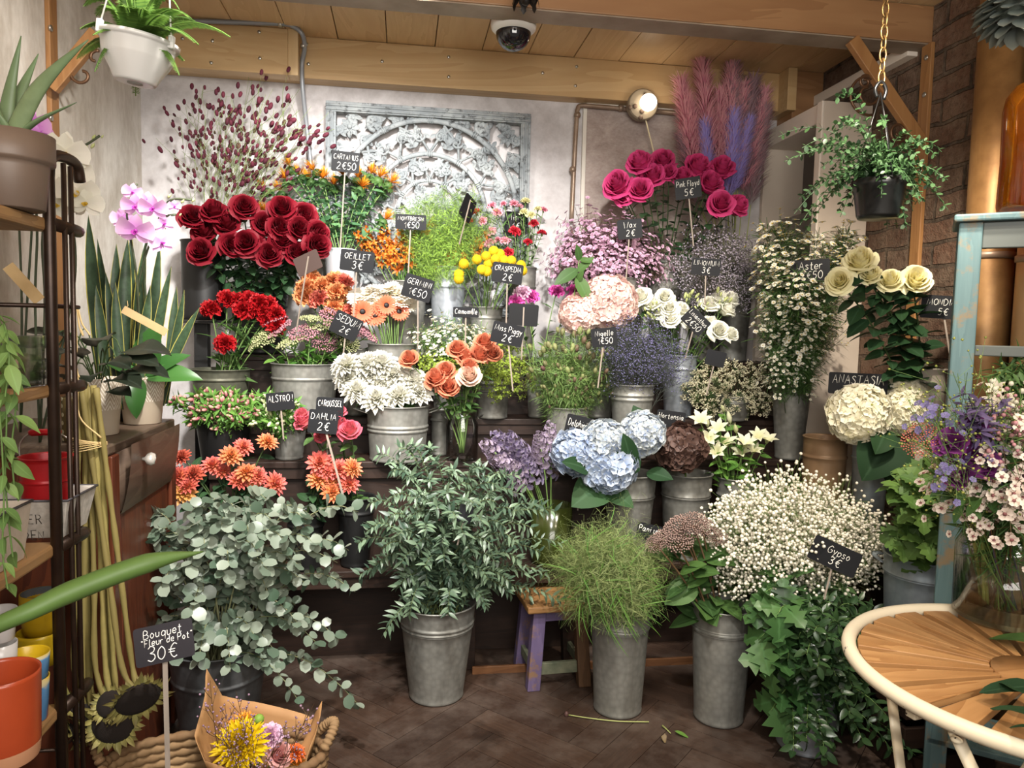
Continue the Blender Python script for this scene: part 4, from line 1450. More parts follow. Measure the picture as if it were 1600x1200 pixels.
def orchid(label, base, stems, flowers, mesh, leaves, size=42):
    o = thing('moth_orchid', label, 'orchid', base)
    g = random.Random(4)
    for st in stems:
        pts = crom([base] + [P(*q) for q in st], 5)
        MB().add(tube([p - base for p in pts], .0035, 6)).build('stem', plantmat('orchid_stem', '#3f4a33', '#3a3f2c', trans=0), o)
    for f in flowers:
        tip = P(f[0], f[1], f[2])
        if len(f) > 4 and f[4] == 'bud':
            link('bud', budm, o, aim(tip - base, (.5, -.2, .6), 0, f[3] * mpp(f[2])))
        else:
            d = ((CAM - tip).normalized() + Vector((g.uniform(-.5, .5), 0, g.uniform(-.3, .2)))).normalized()
            z = d; yv = (Vector((0, 0, 1)) - z * z.z).normalized(); xv = yv.cross(z)
            s = f[3] * 1.15 * mpp(f[2])
            M = Matrix((xv * s, yv * s, z * s)).transposed().to_4x4(); M.translation = tip - base
            link('flower_head', mesh[0], o, M @ rz(g.uniform(-.3, .3)))
    for l in leaves:
        a, b, w, c_ = l
        pa, pb = P(*a), P(*b)
        d = pb - pa
        q = link('leaf', leaf(1, w, 'ovate', c_, .25, 8, 4) and MB().add(leaf(1, w, 'ovate', c_, .25, 8, 4)).mesh('leaf', plantmat('orchid_leaf', '#3f6a30', '#305627', trans=.15, rough=.35)), o,
                 aimy(pa - base, d, Vector((.1, -.8, .8)), d.length * 1.05))
    return o


ob = pA[1] - Vector((0, 0, .03))
orchid('pink flowered orchid on tall dark stems in patterned pot on the cabinet', ob,
       [[(218, 500, 2.6), (212, 420, 2.58), (200, 350, 2.56), (196, 300, 2.55), (215, 288, 2.55)], [(228, 480, 2.62), (225, 400, 2.6), (245, 345, 2.56), (275, 335, 2.55)], [(215, 470, 2.6), (222, 420, 2.6), (238, 370, 2.58), (262, 316, 2.56), (300, 312, 2.55)]],
       [(212, 322, 2.52, 36), (240, 325, 2.5, 38), (190, 342, 2.55, 30), (200, 360, 2.54, 30), (213, 360, 2.47, 48), (252, 380, 2.5, 34), (206, 300, 2.52, 26), (256, 350, 2.52, 28), (272, 322, 2.54, 18), (229, 312, 2.53, 24),
        (262, 310, 2.55, 18, 'bud'), (283, 318, 2.55, 16, 'bud'), (300, 316, 2.55, 14, 'bud'), (265, 349, 2.55, 12, 'bud'), (258, 358, 2.55, 12, 'bud'), (280, 338, 2.55, 12, 'bud')],
       oh_p, [((224, 588, 2.6), (240, 510, 2.56), .55, .2), ((226, 588, 2.58), (282, 545, 2.55), .4, .6), ((228, 590, 2.57), (298, 568, 2.5), .42, .9), ((216, 590, 2.56), (205, 640, 2.46), .45, 1.2), ((218, 588, 2.58), (172, 560, 2.52), .4, .6)])
ob2 = pB[1] - Vector((0, 0, .03)); ob2.y = 2.3
orchid('white orchid with yellow throats and green buds behind the iron shelf', Vector((P(60, 600, 2.2).x, 2.2, cz)),
       [[(70, 480, 2.2), (66, 380, 2.2), (75, 300, 2.2), (95, 235, 2.2), (130, 228, 2.2), (156, 212, 2.2)], [(110, 480, 2.25), (118, 400, 2.25), (110, 340, 2.22), (98, 300, 2.2)], [(55, 480, 2.18), (58, 360, 2.18), (52, 260, 2.18), (62, 215, 2.18)]],
       [(104, 240, 2.14, 56), (122, 300, 2.14, 54), (108, 275, 2.16, 60), (135, 318, 2.14, 44), (65, 285, 2.16, 56), (70, 250, 2.2, 50), (100, 232, 2.22, 48), (115, 265, 2.22, 36), (60, 315, 2.16, 58), (118, 305, 2.2, 46), (132, 322, 2.2, 34), (85, 320, 2.18, 46), (110, 250, 2.2, 30), (142, 232, 2.2, 20, 'bud'), (144, 218, 2.2, 18, 'bud'), (128, 240, 2.2, 30, 'bud'), (158, 216, 2.2, 12, 'bud')],
       oh_w, [])
orchid('magenta orchid half hidden behind the aloe', Vector((P(30, 600, 2.4).x, 2.4, cz)),
       [[(34, 480, 2.4), (30, 350, 2.4), (28, 240, 2.4), (32, 170, 2.4)], [(42, 480, 2.42), (50, 350, 2.42), (52, 240, 2.42)]],
       [(28, 172, 2.38, 40), (50, 195, 2.38, 46), (58, 215, 2.38, 42), (66, 235, 2.38, 40), (112, 290, 2.38, 34)],
       [orchid_head(1).mesh('orchid_flower', [plantmat('orchid_magenta', '#cf86cf', '#b864bb', tip='#dca6da', trans=.3), LIP])], [])

# dark leaved plant between the patterned pots
dk = Vector((P(150, 600, 2.32).x, 2.34, cz + .1))
o = thing('dark_leaf_plant', 'low plant with broad dark rippled leaves in front of the snake plant', 'plant', dk)
DKL = plantmat('dark_ripple_leaf', '#262b21', '#1a2219', trans=.05, rough=.35, extra='vein')
for i, (px, py, y, s) in enumerate(((205, 520, 2.22, 62), (210, 560, 2.18, 60), (180, 580, 2.14, 60), (195, 540, 2.2, 60), (150, 505, 2.22, 60), (120, 530, 2.2, 55), (100, 560, 2.18, 55), (60, 510, 2.2, 60), (45, 540, 2.16, 55), (170, 545, 2.16, 55), (135, 575, 2.14, 50), (180, 605, 2.14, 40), (30, 505, 2.2, 50), (108, 500, 2.26, 50), (75, 575, 2.12, 60))):
    tip = P(px, py, y)
    d = tip - dk; L = s * 1.5 * mpp(y)
    pts = bez((0, 0, 0), (d.x * .3, d.y * .3, d.z + .08), d * .72 if d.length > L else d * .5, 6)
    lm = MB().add(leaf(1, .5, 'ovate', .7, .2, 8, 4, .06, i)).mesh('leaf', DKL)
    a_ = pts[-1]
    MB().add(tube(pts, .002, 5)).build('stem', M_STEMD, o)
    link('leaf', lm, o, aimy(a_, Vector((d.x, d.y * .6 - .02, .05)), (0, -.5, 1), L))
o = thing('gift_tag', 'blank kraft paper tag hanging tilted before the orchid stems', 'tag', P(228, 502, 2.4))
tgm = plain('kraft_tag', '#b3976c', .8, noise=20, c2='#a3875c')
def strip(a, b, w, Y, o, nm, th=.0008):
    pa, pb = P(*a, Y) - o.location, P(*b, Y) - o.location
    d = (pb - pa); M = aimy(pa, d, (0, -1, .2), 1)
    return MB().add(box2((-w / 2, 0, -th / 2), (w / 2, d.length, th / 2)), M).build(nm, tgm, o, False)
strip((192, 483), (260, 520), .024, 2.4, o, 'paper')
MB().add(tube([P(193, 483, 2.4) - o.location, P(200, 478, 2.42) - o.location, P(199, 470, 2.43) - o.location], .0008, 5)).build('string', plain('raffia', '#cdb07a', .8), o)
o = thing('gift_tag', 'blank kraft paper tag hanging behind the lidded jar', 'tag', P(45, 440, 2.1))
strip((12, 415), (62, 470), .03, 2.1, o, 'paper')

# ---------------------------------------------------------------- bundle of sunflower stalks hung head down
g = random.Random(11)
SUNS = plantmat('dry_stalk', '#93854c', '#6f6236', trans=0, rough=.7, noise=28)
SEED = plain('seed_head_brown', '#2b1d14', .9, noise=120, c2='#0f0a07', bump=.6)
BRACT = plantmat('dry_bract', '#b8ad66', '#7d7a45', tip='#6f5f38', trans=.15)
def sun_head(seed):
    g = random.Random(seed); mb = MB()
    mb.add(lathe([(.001, .1), (.2, .12), (.36, .08), (.4, .02), (.34, -.03), (.1, -.12), (.02, -.16)][::-1], 24, False), None, 0)
    for i in range(34):
        mb.add(leaf(g.uniform(.18, .32), .11, 'lance', g.uniform(-.8, .6), .3, 4, 2), rz(i * 2.4) @ tr(0, .34, .02) @ rx(g.uniform(-.3, .7)), 1)
    for i in range(16):
        mb.add(leaf(.2, .1, 'lance', .6, .3, 4, 2), rz(i * 2.4) @ tr(0, .22, -.06) @ rx(R(-25)), 1)
    return mb
shm = [sun_head(i).mesh('seed_head', [SEED, BRACT]) for i in (1, 2)]
YB2 = 2.05
hubs = [(116, 1072, .55), (140, 1072, .6), (150, 1078, .7), (165, 1072, .75), (178, 1075, .8), (190, 1070, .85), (128, 1100, .65), (205, 1060, .9), (172, 1098, .6), (140, 1122, .7)]
tops = [(124, 604), (133, 600), (140, 606), (146, 602), (152, 612), (128, 610), (137, 604), (150, 606), (143, 610), (131, 608)]
heads_ = [(125, 1110, 60, (-.8, -.3, -.5)), (140, 1140, 60, (-.5, -.6, -.4)), (178, 1128, 62, (.05, -.9, .15)), (172, 1100, 40, (-.1, -.6, .3)), (190, 1112, 50, (.6, -.3, -.3)), (215, 1090, 64, (.45, -.75, -.45)), (118, 1150, 44, (-.8, -.5, -.3)), (222, 1082, 40, (.8, -.1, -.2)), (160, 1150, 46, (-.2, -.3, -.9)), (148, 1118, 46, (-.6, -.6, .2))]
order_ = sorted(range(10), key=lambda i: heads_[i][0])
for i in range(10):
    yy = YB2 + g.uniform(-.035, .03) - (.02 if i in (2, 5) else 0)
    tp = P(*tops[i], YB2 + g.uniform(-.02, .02)); hx, hy_, hs, hd = heads_[i]
    hb_ = P(hx, hy_, yy - .02)
    kn = P(hubs[i][0], hubs[i][1] - 30, yy)
    mid = tp.lerp(kn, .45)
    o = thing('sunflower_stalk', f'{nth(order_.index(i), 10)} dried sunflower head' + ('' if order_.index(i) in (0, 9) else ' from the left') + ' in the bundle hung by the cabinet', 'sunflower', hb_, 0, 'dried sunflowers in a tied bundle')
    hd = Vector(hd).normalized()
    pts = crom([tp, tp.lerp(mid, .5), mid, mid.lerp(kn, .5), kn, hb_ - hd * .012], 5)
    MB().add(tube([p - hb_ for p in pts], [.0075 + .0012 * math.sin(j * 1.7 + i) for j in range(len(pts))], 8)).build('stem', SUNS, o)
    link('seed_head', shm[i % 2], o, aim((0, 0, 0), hd, i, 1.25 * hs * mpp(YB2)))
o = thing('raffia_tie', 'natural raffia wound round the stalk bundle and knotted to the shelf rail', 'string', P(140, 690, YB2))
RAF = plain('raffia', '#cdb07a', .8)
mb = MB()
c_ = P(141, 694, YB2) - o.location; rw = 21 * mpp(YB2)
for k in range(7):
    mb.add(tube([(c_.x + rw * math.cos(a) * 1.02, c_.y + .045 * math.sin(a), c_.z + (k - 3) * .0035 + .008 * math.cos(a + k * .4)) for a in [j * 2 * PI / 20 for j in range(21)]], .0013, 5))
mb.build('winding', RAF, o)
mb = MB()
for q in ([(118, 500), (120, 545), (117, 560), (122, 592), (124, 650), (158, 684)], [(115, 490), (117, 530), (119, 575), (124, 590)], [(122, 482), (128, 505), (138, 520), (141, 524)], [(120, 480), (124, 510), (130, 525), (127, 515)]):
    mb.add(tube([P(a, b, YB2 - .03) - o.location for a, b in q] if len(q) < 3 else crom([P(a, b, YB2 - .035) - o.location for a, b in q], 5), .0022, 5))
mb.build('loose_end', RAF, o)

# ---------------------------------------------------------------- white cubby unit at the brick wall
q0 = PX(1358, 300, XR); YU = q0.y
x0 = P(1281, 300, YU).x
zt_ = P(1281, 156, YU).z
M_UNIT = plain('unit_white', '#cbbdae', .55, noise=3, c2='#bfb0a0')
M_UNITE = plain('unit_white_edge', '#e0d4c6', .5)
o = thing('white_cubby_unit', 'tall off white cubby unit standing against the brick wall behind asters', 'cabinet', ((x0 + XR) / 2, (YU + D) / 2, 0))
hx, hy2 = (XR - x0) / 2 - .003, (D - YU) / 2 - .003
MB().add(box2((-hx, -hy2, 0), (hx, -hy2 + .03, zt_))).build('side_panel', M_UNIT, o, False, .002)
MB().add(box2((-hx, hy2 - .03, 0), (hx, hy2, zt_))).build('side_panel', M_UNIT, o, False, .002)
MB().add(box2((-hx, -hy2 + .031, zt_ - .09), (hx, hy2 - .031, zt_))).build('top', M_UNITE, o, False, .002)
for z in (.75, 1.3, 1.72): MB().add(box2((-hx, -hy2 + .031, z), (hx, hy2 - .031, z + .02))).build('shelf_board', M_UNIT, o, False, .002)
MB().add(box2((hx - .015, -hy2 + .031, 0), (hx, hy2 - .031, zt_ - .091))).build('back_panel', plain('unit_dark', '#5d5550', .7), o, False)
MB().add(box2((-hx - .012, -hy2, 0), (-hx - .001, -hy2 + .045, zt_))).build('edge_strip', M_UNITE, o, False, .002)
o = thing('storage_box', 'flat grey wooden box inside the white cubby unit', 'box', (o.location.x + .03, o.location.y, 1.741))
MB().add(box2((-hx + .05, -hy2 + .08, 0), (hx - .1, hy2 - .08, .3))).build('body', wood('grey_box', '#8c857c', '#6c655e', 'Y', 5), o, False, .004)
MB().add(box2((-hx + .045, -hy2 + .075, .30), (hx - .095, hy2 - .075, .33))).build('lid', wood('grey_box', '', ''), o, False, .004)

# ---------------------------------------------------------------- tall copper painted pipes at the brick wall
M_GOLD = plain('gold_paint', '#9c7548', .45, .45, noise=22, c2='#87633b', bump=.1)
for i, (px, w, lb) in enumerate(((1578, 62, 'thick vertical pipe painted copper gold against the brick wall'), (1640, 50, 'paler copper gold pipe with a clamp ring beside the thicker pipe'))):
    q = PX(px, 100, XR - .06 - .02 * i)
    r = w * q.y / F_ / 2 / .8
    o = thing('wall_pipe', lb, 'pipe', (XR - r - .008, q.y, 0))
    MB().add(tube([(0, 0, 0), (0, 0, 1.5), (0, 0, ZC - .005)], r, 28)).build('pipe', M_GOLD if i == 0 else plain('gold_pale', '#ab8860', .45, .4, noise=20, c2='#b0895e'), o)
    zc_ = P(1565, 402, q.y).z
    MB().add(lathe([(r + .001, zc_ - .012), (r + .006, zc_ - .01), (r + .006, zc_ + .01), (r + .001, zc_ + .012)], 28, False)).build('clamp', M_COPPER, o)

# ---------------------------------------------------------------- worn turquoise cabinet frame with the amber jar
YT = 2.02
M_TURQ = wood('turquoise_paint', '#617a7c', '#4d666a', 'Z', 5, .6, worn='#7a6a52')
pc = P(1500, 330, YT)
AT = -R(38)
o = thing('turquoise_cabinet', 'worn turquoise painted open cabinet with an amber jar on top', 'cabinet', (pc.x, YT, 0), AT)
zt2 = P(1503, 336, YT).z
bw_, bd = .42, .24
pw = .062
MB().add(box2((-.014, -.02, zt2 - .022), (bw_, bd, zt2))).build('top', M_TURQ, o, False, .006)
for dx, dy in ((0, 0), (0, bd - .05), (bw_ - pw, 0), (bw_ - pw, bd - .05)):
    MB().add(box2((dx, dy, .001), (dx + pw, dy + .045, zt2 - .023))).build('post', M_TURQ, o, False, .005)
zr = P(1560, 548, YT).z
M_DR = plain('dark_rail', '#4e5350', .6)
MB().add(box2((pw, .006, zr - .016), (bw_ - pw, .03, zr + .016))).build('rail', M_DR, o, False, .003)
MB().add(box2((pw, .006, zt2 - .10), (bw_ - pw, .03, zt2 - .024))).build('rail', M_DR, o, False, .003)
MB().add(box2((.01, .046, zr - .016), (.04, bd - .051, zr + .016))).build('rail', M_DR, o, False, .003)
zp_ = P(1580, 640, 1.98).z - .123
for z in (.2, zp_): MB().add(box2((.006, .0, z - .02), (bw_, bd, z))).build('shelf_board', M_TURQ, o, False, .003)
def catw(x, y, z): return Matrix.Translation(o.location) @ Matrix.Rotation(AT, 4, 'Z') @ Vector((x, y, z))
# amber jar
PLANT_AT = catw(.23, .12, zp_ + .001)
jr = .096
jc = catw(.19, .11, zt2 + .001)
o = thing('amber_jar', 'large amber glass jar with rounded shoulders on the turquoise cabinet', 'jar', jc)
jh = P(1600, 122, jc.y).z - zt2
t = NT('amber_glass')
trn = t.n('ShaderNodeBsdfTransparent'); trn.inputs[0].default_value = (*srgb('#f2c566'), 1)
glo = t.n('ShaderNodeBsdfGlossy'); glo.inputs['Roughness'].default_value = .04
dif = t.n('ShaderNodeBsdfTranslucent'); dif.inputs[0].default_value = (*srgb('#e0a530'), 1)
mx0 = t.n('ShaderNodeMixShader'); mx0.inputs[0].default_value = .18; t.l(trn.outputs[0], mx0.inputs[1]); t.l(dif.outputs[0], mx0.inputs[2])
lw = t.n('ShaderNodeLayerWeight'); lw.inputs[0].default_value = .3
mx = t.n('ShaderNodeMixShader'); t.l(t.math('ADD', t.math('MULTIPLY', lw.outputs['Fresnel'], .7), .05), mx.inputs[0])
t.l(mx0.outputs[0], mx.inputs[1]); t.l(glo.outputs[0], mx.inputs[2]); t.l(mx.outputs[0], t.out.inputs[0])
pr = [(.001, 0), (.85, 0), (.95, .03), (1.0, .08), (.97, .4), (1.0, .78), (.93, .88), (.7, .96), (.45, .985), (.42, 1.0), (.4, 1.0), (.43, .97), (.68, .94), (.9, .86), (.96, .78), (.93, .4), (.95, .1), (.85, .05), (.001, .04)]
MB().add(lathe([(a * jr, b * jh) for a, b in pr], 44, False)).build('body', t.m, o)

# ---------------------------------------------------------------- hanging plants
def scroll_iron(mb, c, r, a0, turns, sgn, th, Y=None, inner=.25):
    n = int(24 * turns); pts = []
    for i in range(n + 1):
        t_ = i / n
        rr = r * (1 - (1 - inner) * t_); a = a0 + sgn * turns * 2 * PI * t_
        pts.append((c[0] + rr * math.cos(a), c[1], c[2] + rr * math.sin(a)))
    mb.add(tube(pts, th, 7, True, 1.0))


def bracket(label, a, b, Y, w, scrolls, wallpx):
    pa, pb = P(*a, Y), P(*b, Y)
    o = thing('plant_bracket', label, 'bracket', pb)
    d = pb - pa
    M = aimy(pa - o.location, d, (0, -1, 0), 1)
    MB().add(box2((-w / 2, 0, -.016), (w / 2, d.length, .016)), M).build('brace', M_BATTEN, o, False, .003)
    for c, r, a0, tn, sg in scrolls:
        q = P(*c, Y) - o.location
        mb = MB(); scroll_iron(mb, q, r * mpp(Y), a0, tn, sg, .006)
        mb.build('scroll', plain('bronze_iron', '#6b4f3a', .4, .6), o)
    return o


bracket('wooden brace with bronze iron scrolls bolted beside the hanging black pot', (1331, 62), (1438, 222), PX(1440, 222, XR - .03).y, .052, (((1356, 146), 36, -1.2, 1.55, -1), ((1352, 128), 12, .4, 1.3, 1), ((1404, 206), 20, 1.2, 1.6, -1)), 0)
bracket('pale wooden brace with a bronze hook by the white hanging pot', (152, 52), (80, 138), PX(80, 138, XL + .03).y, .05, (((128, 116), 17, 2.6, .8, 1), ((150, 92), 12, 1.2, .5, 1)), 0)

# chain and hanging black pot
YH = 2.25
pc = P(1372, 300, YH)
pt_ = P(1374, 282, YH); pb_ = P(1372, 342, YH)
o = thing('hanging_pot', 'black plastic hanging pot on thin black wires and a brass chain', 'pot', pb_)
rw = 42 * mpp(YH); hh = pt_.z - pb_.z
M_BLK = plain('black_plastic_gloss', '#141414', .3)
MB().add(lathe([(.001, 0), (rw * .76, 0), (rw * .82, .01), (rw * .97, hh * .75), (rw * 1.06, hh * .82), (rw * 1.07, hh), (rw * 1.0, hh), (rw * .9, hh * .75), (.001, hh * .7)], 36, False)).build('body', M_BLK, o)
ring = P(1376, 145, YH) - pb_
for a in (20, 140, 260):
    p0 = Vector((rw * math.cos(R(a)), rw * math.sin(R(a)), hh))
    MB().add(tube([p0, p0.lerp(ring, .5) + Vector((0, 0, -.004)), ring], .0022, 5)).build('wire', M_BLK, o)
MB().add(tube(crom([ring + Vector((.012, 0, -.02)), ring + Vector((.018, 0, .01)), ring + Vector((0, 0, .035)), ring + Vector((-.02, 0, .012)), ring + Vector((-.012, 0, -.015))], 6), .006, 8)).build('hook', M_BLK, o)
ctop = ring + Vector((0, 0, .03))
ztop = ZC - pb_.z
M_BRASS = plain('brass_chain', '#9c7c4e', .35, .8)
mb = MB(); k = 0; z = ctop.z
lk = .048
while z < ztop - .01:
    p = []
    for a in range(13):
        A = a * 2 * PI / 12
        x, zz = .011 * math.cos(A), lk * .5 * math.sin(A)
        p.append((ctop.x + (x if k % 2 == 0 else 0), ctop.y + (0 if k % 2 == 0 else x), z + lk * .36 + zz))
    mb.add(tube(p, .0032, 6, False)); z += lk * .74; k += 1
mb.build('chain', M_BRASS, o)

g = random.Random(21)
FERN2 = plantmat('button_fern', '#3f5a36', '#2b4528', trans=.12, rough=.45)
rl = leaf(1, .62, 'round', .2, .15, 4, 2)
fb_ = pt_ + Vector((0, 0, -.02))
for i in range(84):
    a = i * 2.4 + g.uniform(-.3, .3)
    L = g.uniform(.08, .25) * (1.25 if math.cos(a) < 0 else .8)
    e = Vector((math.cos(a) * L * 1.15, math.sin(a) * L * .8, g.uniform(.0, .16) - (.14 if g.random() < .45 else 0)))
    if i in (3, 8): e = Vector((-.2, -.05, .25))
    pts = bez((0, 0, 0), (e.x * .45, e.y * .45, max(e.z, 0) + .11), e, 9)
    if i == 0:
        fern = thing('button_fern', 'button fern with small round leaflets spilling from the hanging black pot', 'fern', fb_)
        FM = FERN2
    mb = MB(); mb.add(tube(pts, .0012, 4, False)); leafy(mb, pts, rl, 30, .12, 1, .019, g, .0, 0, 1, True)
    mb.build('frond', FERN2, fern)

# white hanging pot with sword fern
YW = 1.95
pr_, pbm = P(213, 62, YW), P(211, 130, YW)
o = thing('hanging_pot', 'white plastic hanging pot with faceted sides under a sword fern', 'pot', pbm)
rw = 51 * mpp(YW); hh = pr_.z - pbm.z
V, F, U = [], [], []
lv = [(.001, 0, 0), (.40, 0, 0), (.52, .0, 0), (.56, .05, 0), (.66, .22, 0), (.86, .48, 1), (.90, .56, 1), (.92, .60, .6), (.97, .86, 1), (.985, .9, 0), (1.05, .91, 0), (1.06, 1, 0), (1.0, 1.0, 0), (.92, .86, 0), (.001, .8, 0)]
kk = 48
for j, (a, b, f) in enumerate(lv):
    for i in range(kk):
        th = 2 * PI * i / kk
        fac = 1 - f * .028 * (1 - abs(((i % 4) - 2) / 2)) if True else 1
        V.append((a * rw * fac * math.cos(th), a * rw * fac * math.sin(th), b * hh)); U.append((i / kk, b))
for j in range(len(lv) - 1):
    for i in range(kk): F.append((j * kk + i, j * kk + (i + 1) % kk, (j + 1) * kk + (i + 1) % kk, (j + 1) * kk + i))
wp_ = MB().add((V, F, U)).build('body', plain('white_plastic_pot', '#c9c6c2', .35), o)
o.rotation_euler = (R(3), R(7), 0)
MB().add(lathe([(.001, -.002), (.2 * rw, -.002), (.2 * rw, .001)], 24)).build('drain_plug', plain('drain_plug_grey', '#8f8a84', .6), o)  # small disc in one even grey
for a in (100, 220, 340):
    p0 = Vector((rw * 1.02 * math.cos(R(a)), rw * 1.02 * math.sin(R(a)), hh))
    MB().add(tube([p0, p0 * .5 + Vector((0, 0, hh + .22)), Vector((0, 0, hh + .45))], .0022, 5)).build('wire', plain('white_wire', '#d8d4cc', .5), o)
    MB().add(box((0, 0, 0), (.014, .014, .03)), tr(*p0)).build('clip', plain('white_plastic_pot', ''), o, False, .003)
fern = thing('sword_fern', 'bright green sword fern arching over the white hanging pot', 'fern', pr_ + Vector((0, 0, -.02)))
SW = plantmat('sword_fern_leaf', '#6a8a3c', '#4c6f30', trans=.3)
pin = leaf(1, .22, 'lance', .3, .1, 3, 2)
def frond(e, up_h, n=62, ls=.034):
    pts = bez((0, 0, 0), (e.x * .5, e.y * .5, max(e.z, 0) + up_h), e, 12)
    mb = MB(); mb.add(tube(pts, .0014, 4, False))
    fr = frames(pts)
    for i in range(n):
        t = .12 + .86 * i / n; k = min(11, int(t * 12)); f = t * 12 - k
        p = fr[k][0].lerp(fr[k + 1][0], f); tg = fr[k][1]
        side = tg.cross(Vector((0, 0, 1)))
        if side.length < .2: side = tg.cross(Vector((0, 1, .2)))
        side.normalize()
        nrm = side.cross(tg)
        for s_ in (1, -1):
            d = side * s_ + tg * .25 + Vector((0, 0, -.1))
            mb.add(pin, aimy(p, d, nrm if nrm.z > 0 else -nrm, ls * (1 - .75 * t ** 2) * g.uniform(.85, 1.1)))
    mb.build('frond', SW, fern)
for px, py, y, uh in ((360, 58, 1.9, .08), (310, 70, 1.8, .07), (300, 30, 1.85, .08), (280, 15, 1.95, .1), (250, -15, 1.95, .1), (205, -25, 1.9, .1), (165, -15, 1.9, .1), (130, 10, 1.95, .08), (125, 45, 1.9, .06), (145, 55, 1.85, .05),
                      (148, 112, 1.88, .07), (280, 118, 1.9, .06), (212, 150, 2.1, .06), (300, -10, 2.05, .08), (150, 25, 2.05, .06), (235, -20, 2.1, .08), (190, 10, 1.8, .05), (225, 15, 1.8, .05), (120, 92, 1.98, .06), (265, 48, 1.8, .05), (288, 95, 2.0, .05), (180, -5, 2.05, .07), (270, 30, 1.75, .07), (320, 45, 2.0, .06)):
    frond(P(px, py, y) - fern.location, uh)

# trailing plant at the shelf edge
tp_ = P(-12, 480, 1.5)
o = thing('trailing_plant', 'trailing plant with pointed light green leaves hanging past the shelf', 'plant', tp_)
TRL = plantmat('trailing_leaf', '#7f9a55', '#5f7e44', trans=.25, extra='vein')
ol = leaf(1, .42, 'lance', .5, .3, 6, 2)
for k, q in enumerate(([(6, 520), (18, 580), (24, 640), (18, 700), (22, 760)], [(0, 540), (10, 640), (8, 740), (14, 820), (20, 870)], [(-8, 560), (2, 680), (6, 780), (4, 860), (12, 920)], [(4, 500), (12, 530), (14, 570), (8, 620)])):
    pts = crom([Vector((0, 0, 0))] + [P(a, b, 1.46 - .02 * k) - tp_ for a, b in q], 6)
    mb = MB(); mb.add(tube(pts, .0016, 5, False)); leafy(mb, pts, ol, 15, .15, 1, .05, g, .7, 0, 1.2, True)
    mb.build('vine', TRL, o)

# artichoke hanging in at the top corner
o = thing('dried_artichoke', 'grey dried artichoke head hanging at the top edge before the pipes', 'dried flower', P(1590, 8, 1.3))
ART = plantmat('artichoke_scale', '#6d7470', '#50584f', tip='#7b7a6c', trans=.05, noise=40)
mb = MB()
for i in range(70):
    z = 1 - 1.7 * (i + .5) / 70; r = math.sqrt(max(0, 1 - z * z)); a = i * 2.4
    d = Vector((r * math.cos(a), r * math.sin(a), -z))
    mb.add(leaf(.045, .034, 'ovate', -.6, .3, 4, 2), aimy(d * .038, Vector((d.x * .7, d.y * .7, -.9)) + d * .2, d, 1))
mb.build('scale_leaf', ART, o)
MB().add(ball(.04, 14, 10)).build('heart', ART, o)
MB().add(tube([(0, 0, .03), (.005, 0, .3), (.0, 0, ZC - o.location.z - .002)], .005, 7)).build('stem', ART, o)

# ---------------------------------------------------------------- round slatted table
TZT = .72
tc = PZ(1622, 1052, TZT); te = PZ(1327, 1008, TZT)
TR = (te - tc).length
o = thing('round_table', 'round slatted wooden table with a chipped cream metal rim', 'table', (tc.x, tc.y, 0))
M_TEAK = wood('table_teak', '#bb8e5c', '#8e6238', 'X', 4, .45)
M_RIM = plain('cream_paint', '#d9c9ab', .45, .1, noise=9, c2='#cbb893')
t = NT('cream_chipped'); oc = t.obj(); n1 = t.noise(26, 5, oc, rough=.6)
col = t.mixc(t.mapr(n1, .66, .68, 0, 1), srgb('#dccdb0'), srgb('#3d3128')); t.bsdf(col, .45)
M_RIM = t.m
n = 72
pts = [((TR) * math.cos(2 * PI * i / n), TR * math.sin(2 * PI * i / n), TZT - .004) for i in range(n + 1)]
V, F, U = tube(pts, .0165, 12, False)
MB().add((V, F, U)).build('rim', M_RIM, o)
ns = 24
V0 = None
for i in range(ns):
    a = 2 * PI * (i + .5) / ns + .04
    r0, r1 = .09, TR - .019
    gap = .0125
    w0, w1 = r0 * math.tan(PI / ns) - gap * .45, r1 * math.tan(PI / ns) - gap
    V = []
    for z in (TZT - .018, TZT):
        V += [(r0, -w0, z), (r0, w0, z), (r1 * math.cos(PI / ns), w1, z), (r1, 0, z), (r1 * math.cos(PI / ns), -w1, z)]
    F = [(4, 3, 2, 1, 0), (5, 6, 7, 8, 9)] + [(k, (k + 1) % 5, 5 + (k + 1) % 5, 5 + k) for k in range(5)]
    q = MB().add((V, F, [(v[0], v[1]) for v in V])).build('slat', M_TEAK, o, False, .0015)
    q.rotation_euler = (0, 0, a)
MB().add(lathe([(.001, TZT - .018), (.088, TZT - .018), (.088, TZT + .001), (.001, TZT + .001)], 36)).build('centre_disc', M_TEAK, o)
for i in range(4):
    a = 2 * PI * i / 4 + .2
    MB().add(box2((.05, -.012, TZT - .042), (TR - .01, .012, TZT - .02)), rz(a)).build('support', M_RIM, o, False, .003)
lt = PZ(1490, 1140, TZT - .03) - o.location
for a0 in (math.atan2(lt.y, lt.x), math.atan2(lt.y, lt.x) + 1.6, math.atan2(lt.y, lt.x) + 3.14, math.atan2(lt.y, lt.x) - 1.55):
    tp2 = Vector((math.cos(a0) * (TR - .03), math.sin(a0) * (TR - .03), TZT - .03)); ft = Vector((math.cos(a0 + 1.2) * TR * .6, math.sin(a0 + 1.2) * TR * .6, .015))
    q = MB().add(tube([tp2, tp2.lerp(ft, .5), ft], .014, 8, True, .5)).build('leg', M_RIM, o)
    MB().add(ball(.012, 10, 6, .6), tr(*(tp2 + Vector((-.004, -.014, -.012))))).build('bolt', M_RIM, q)

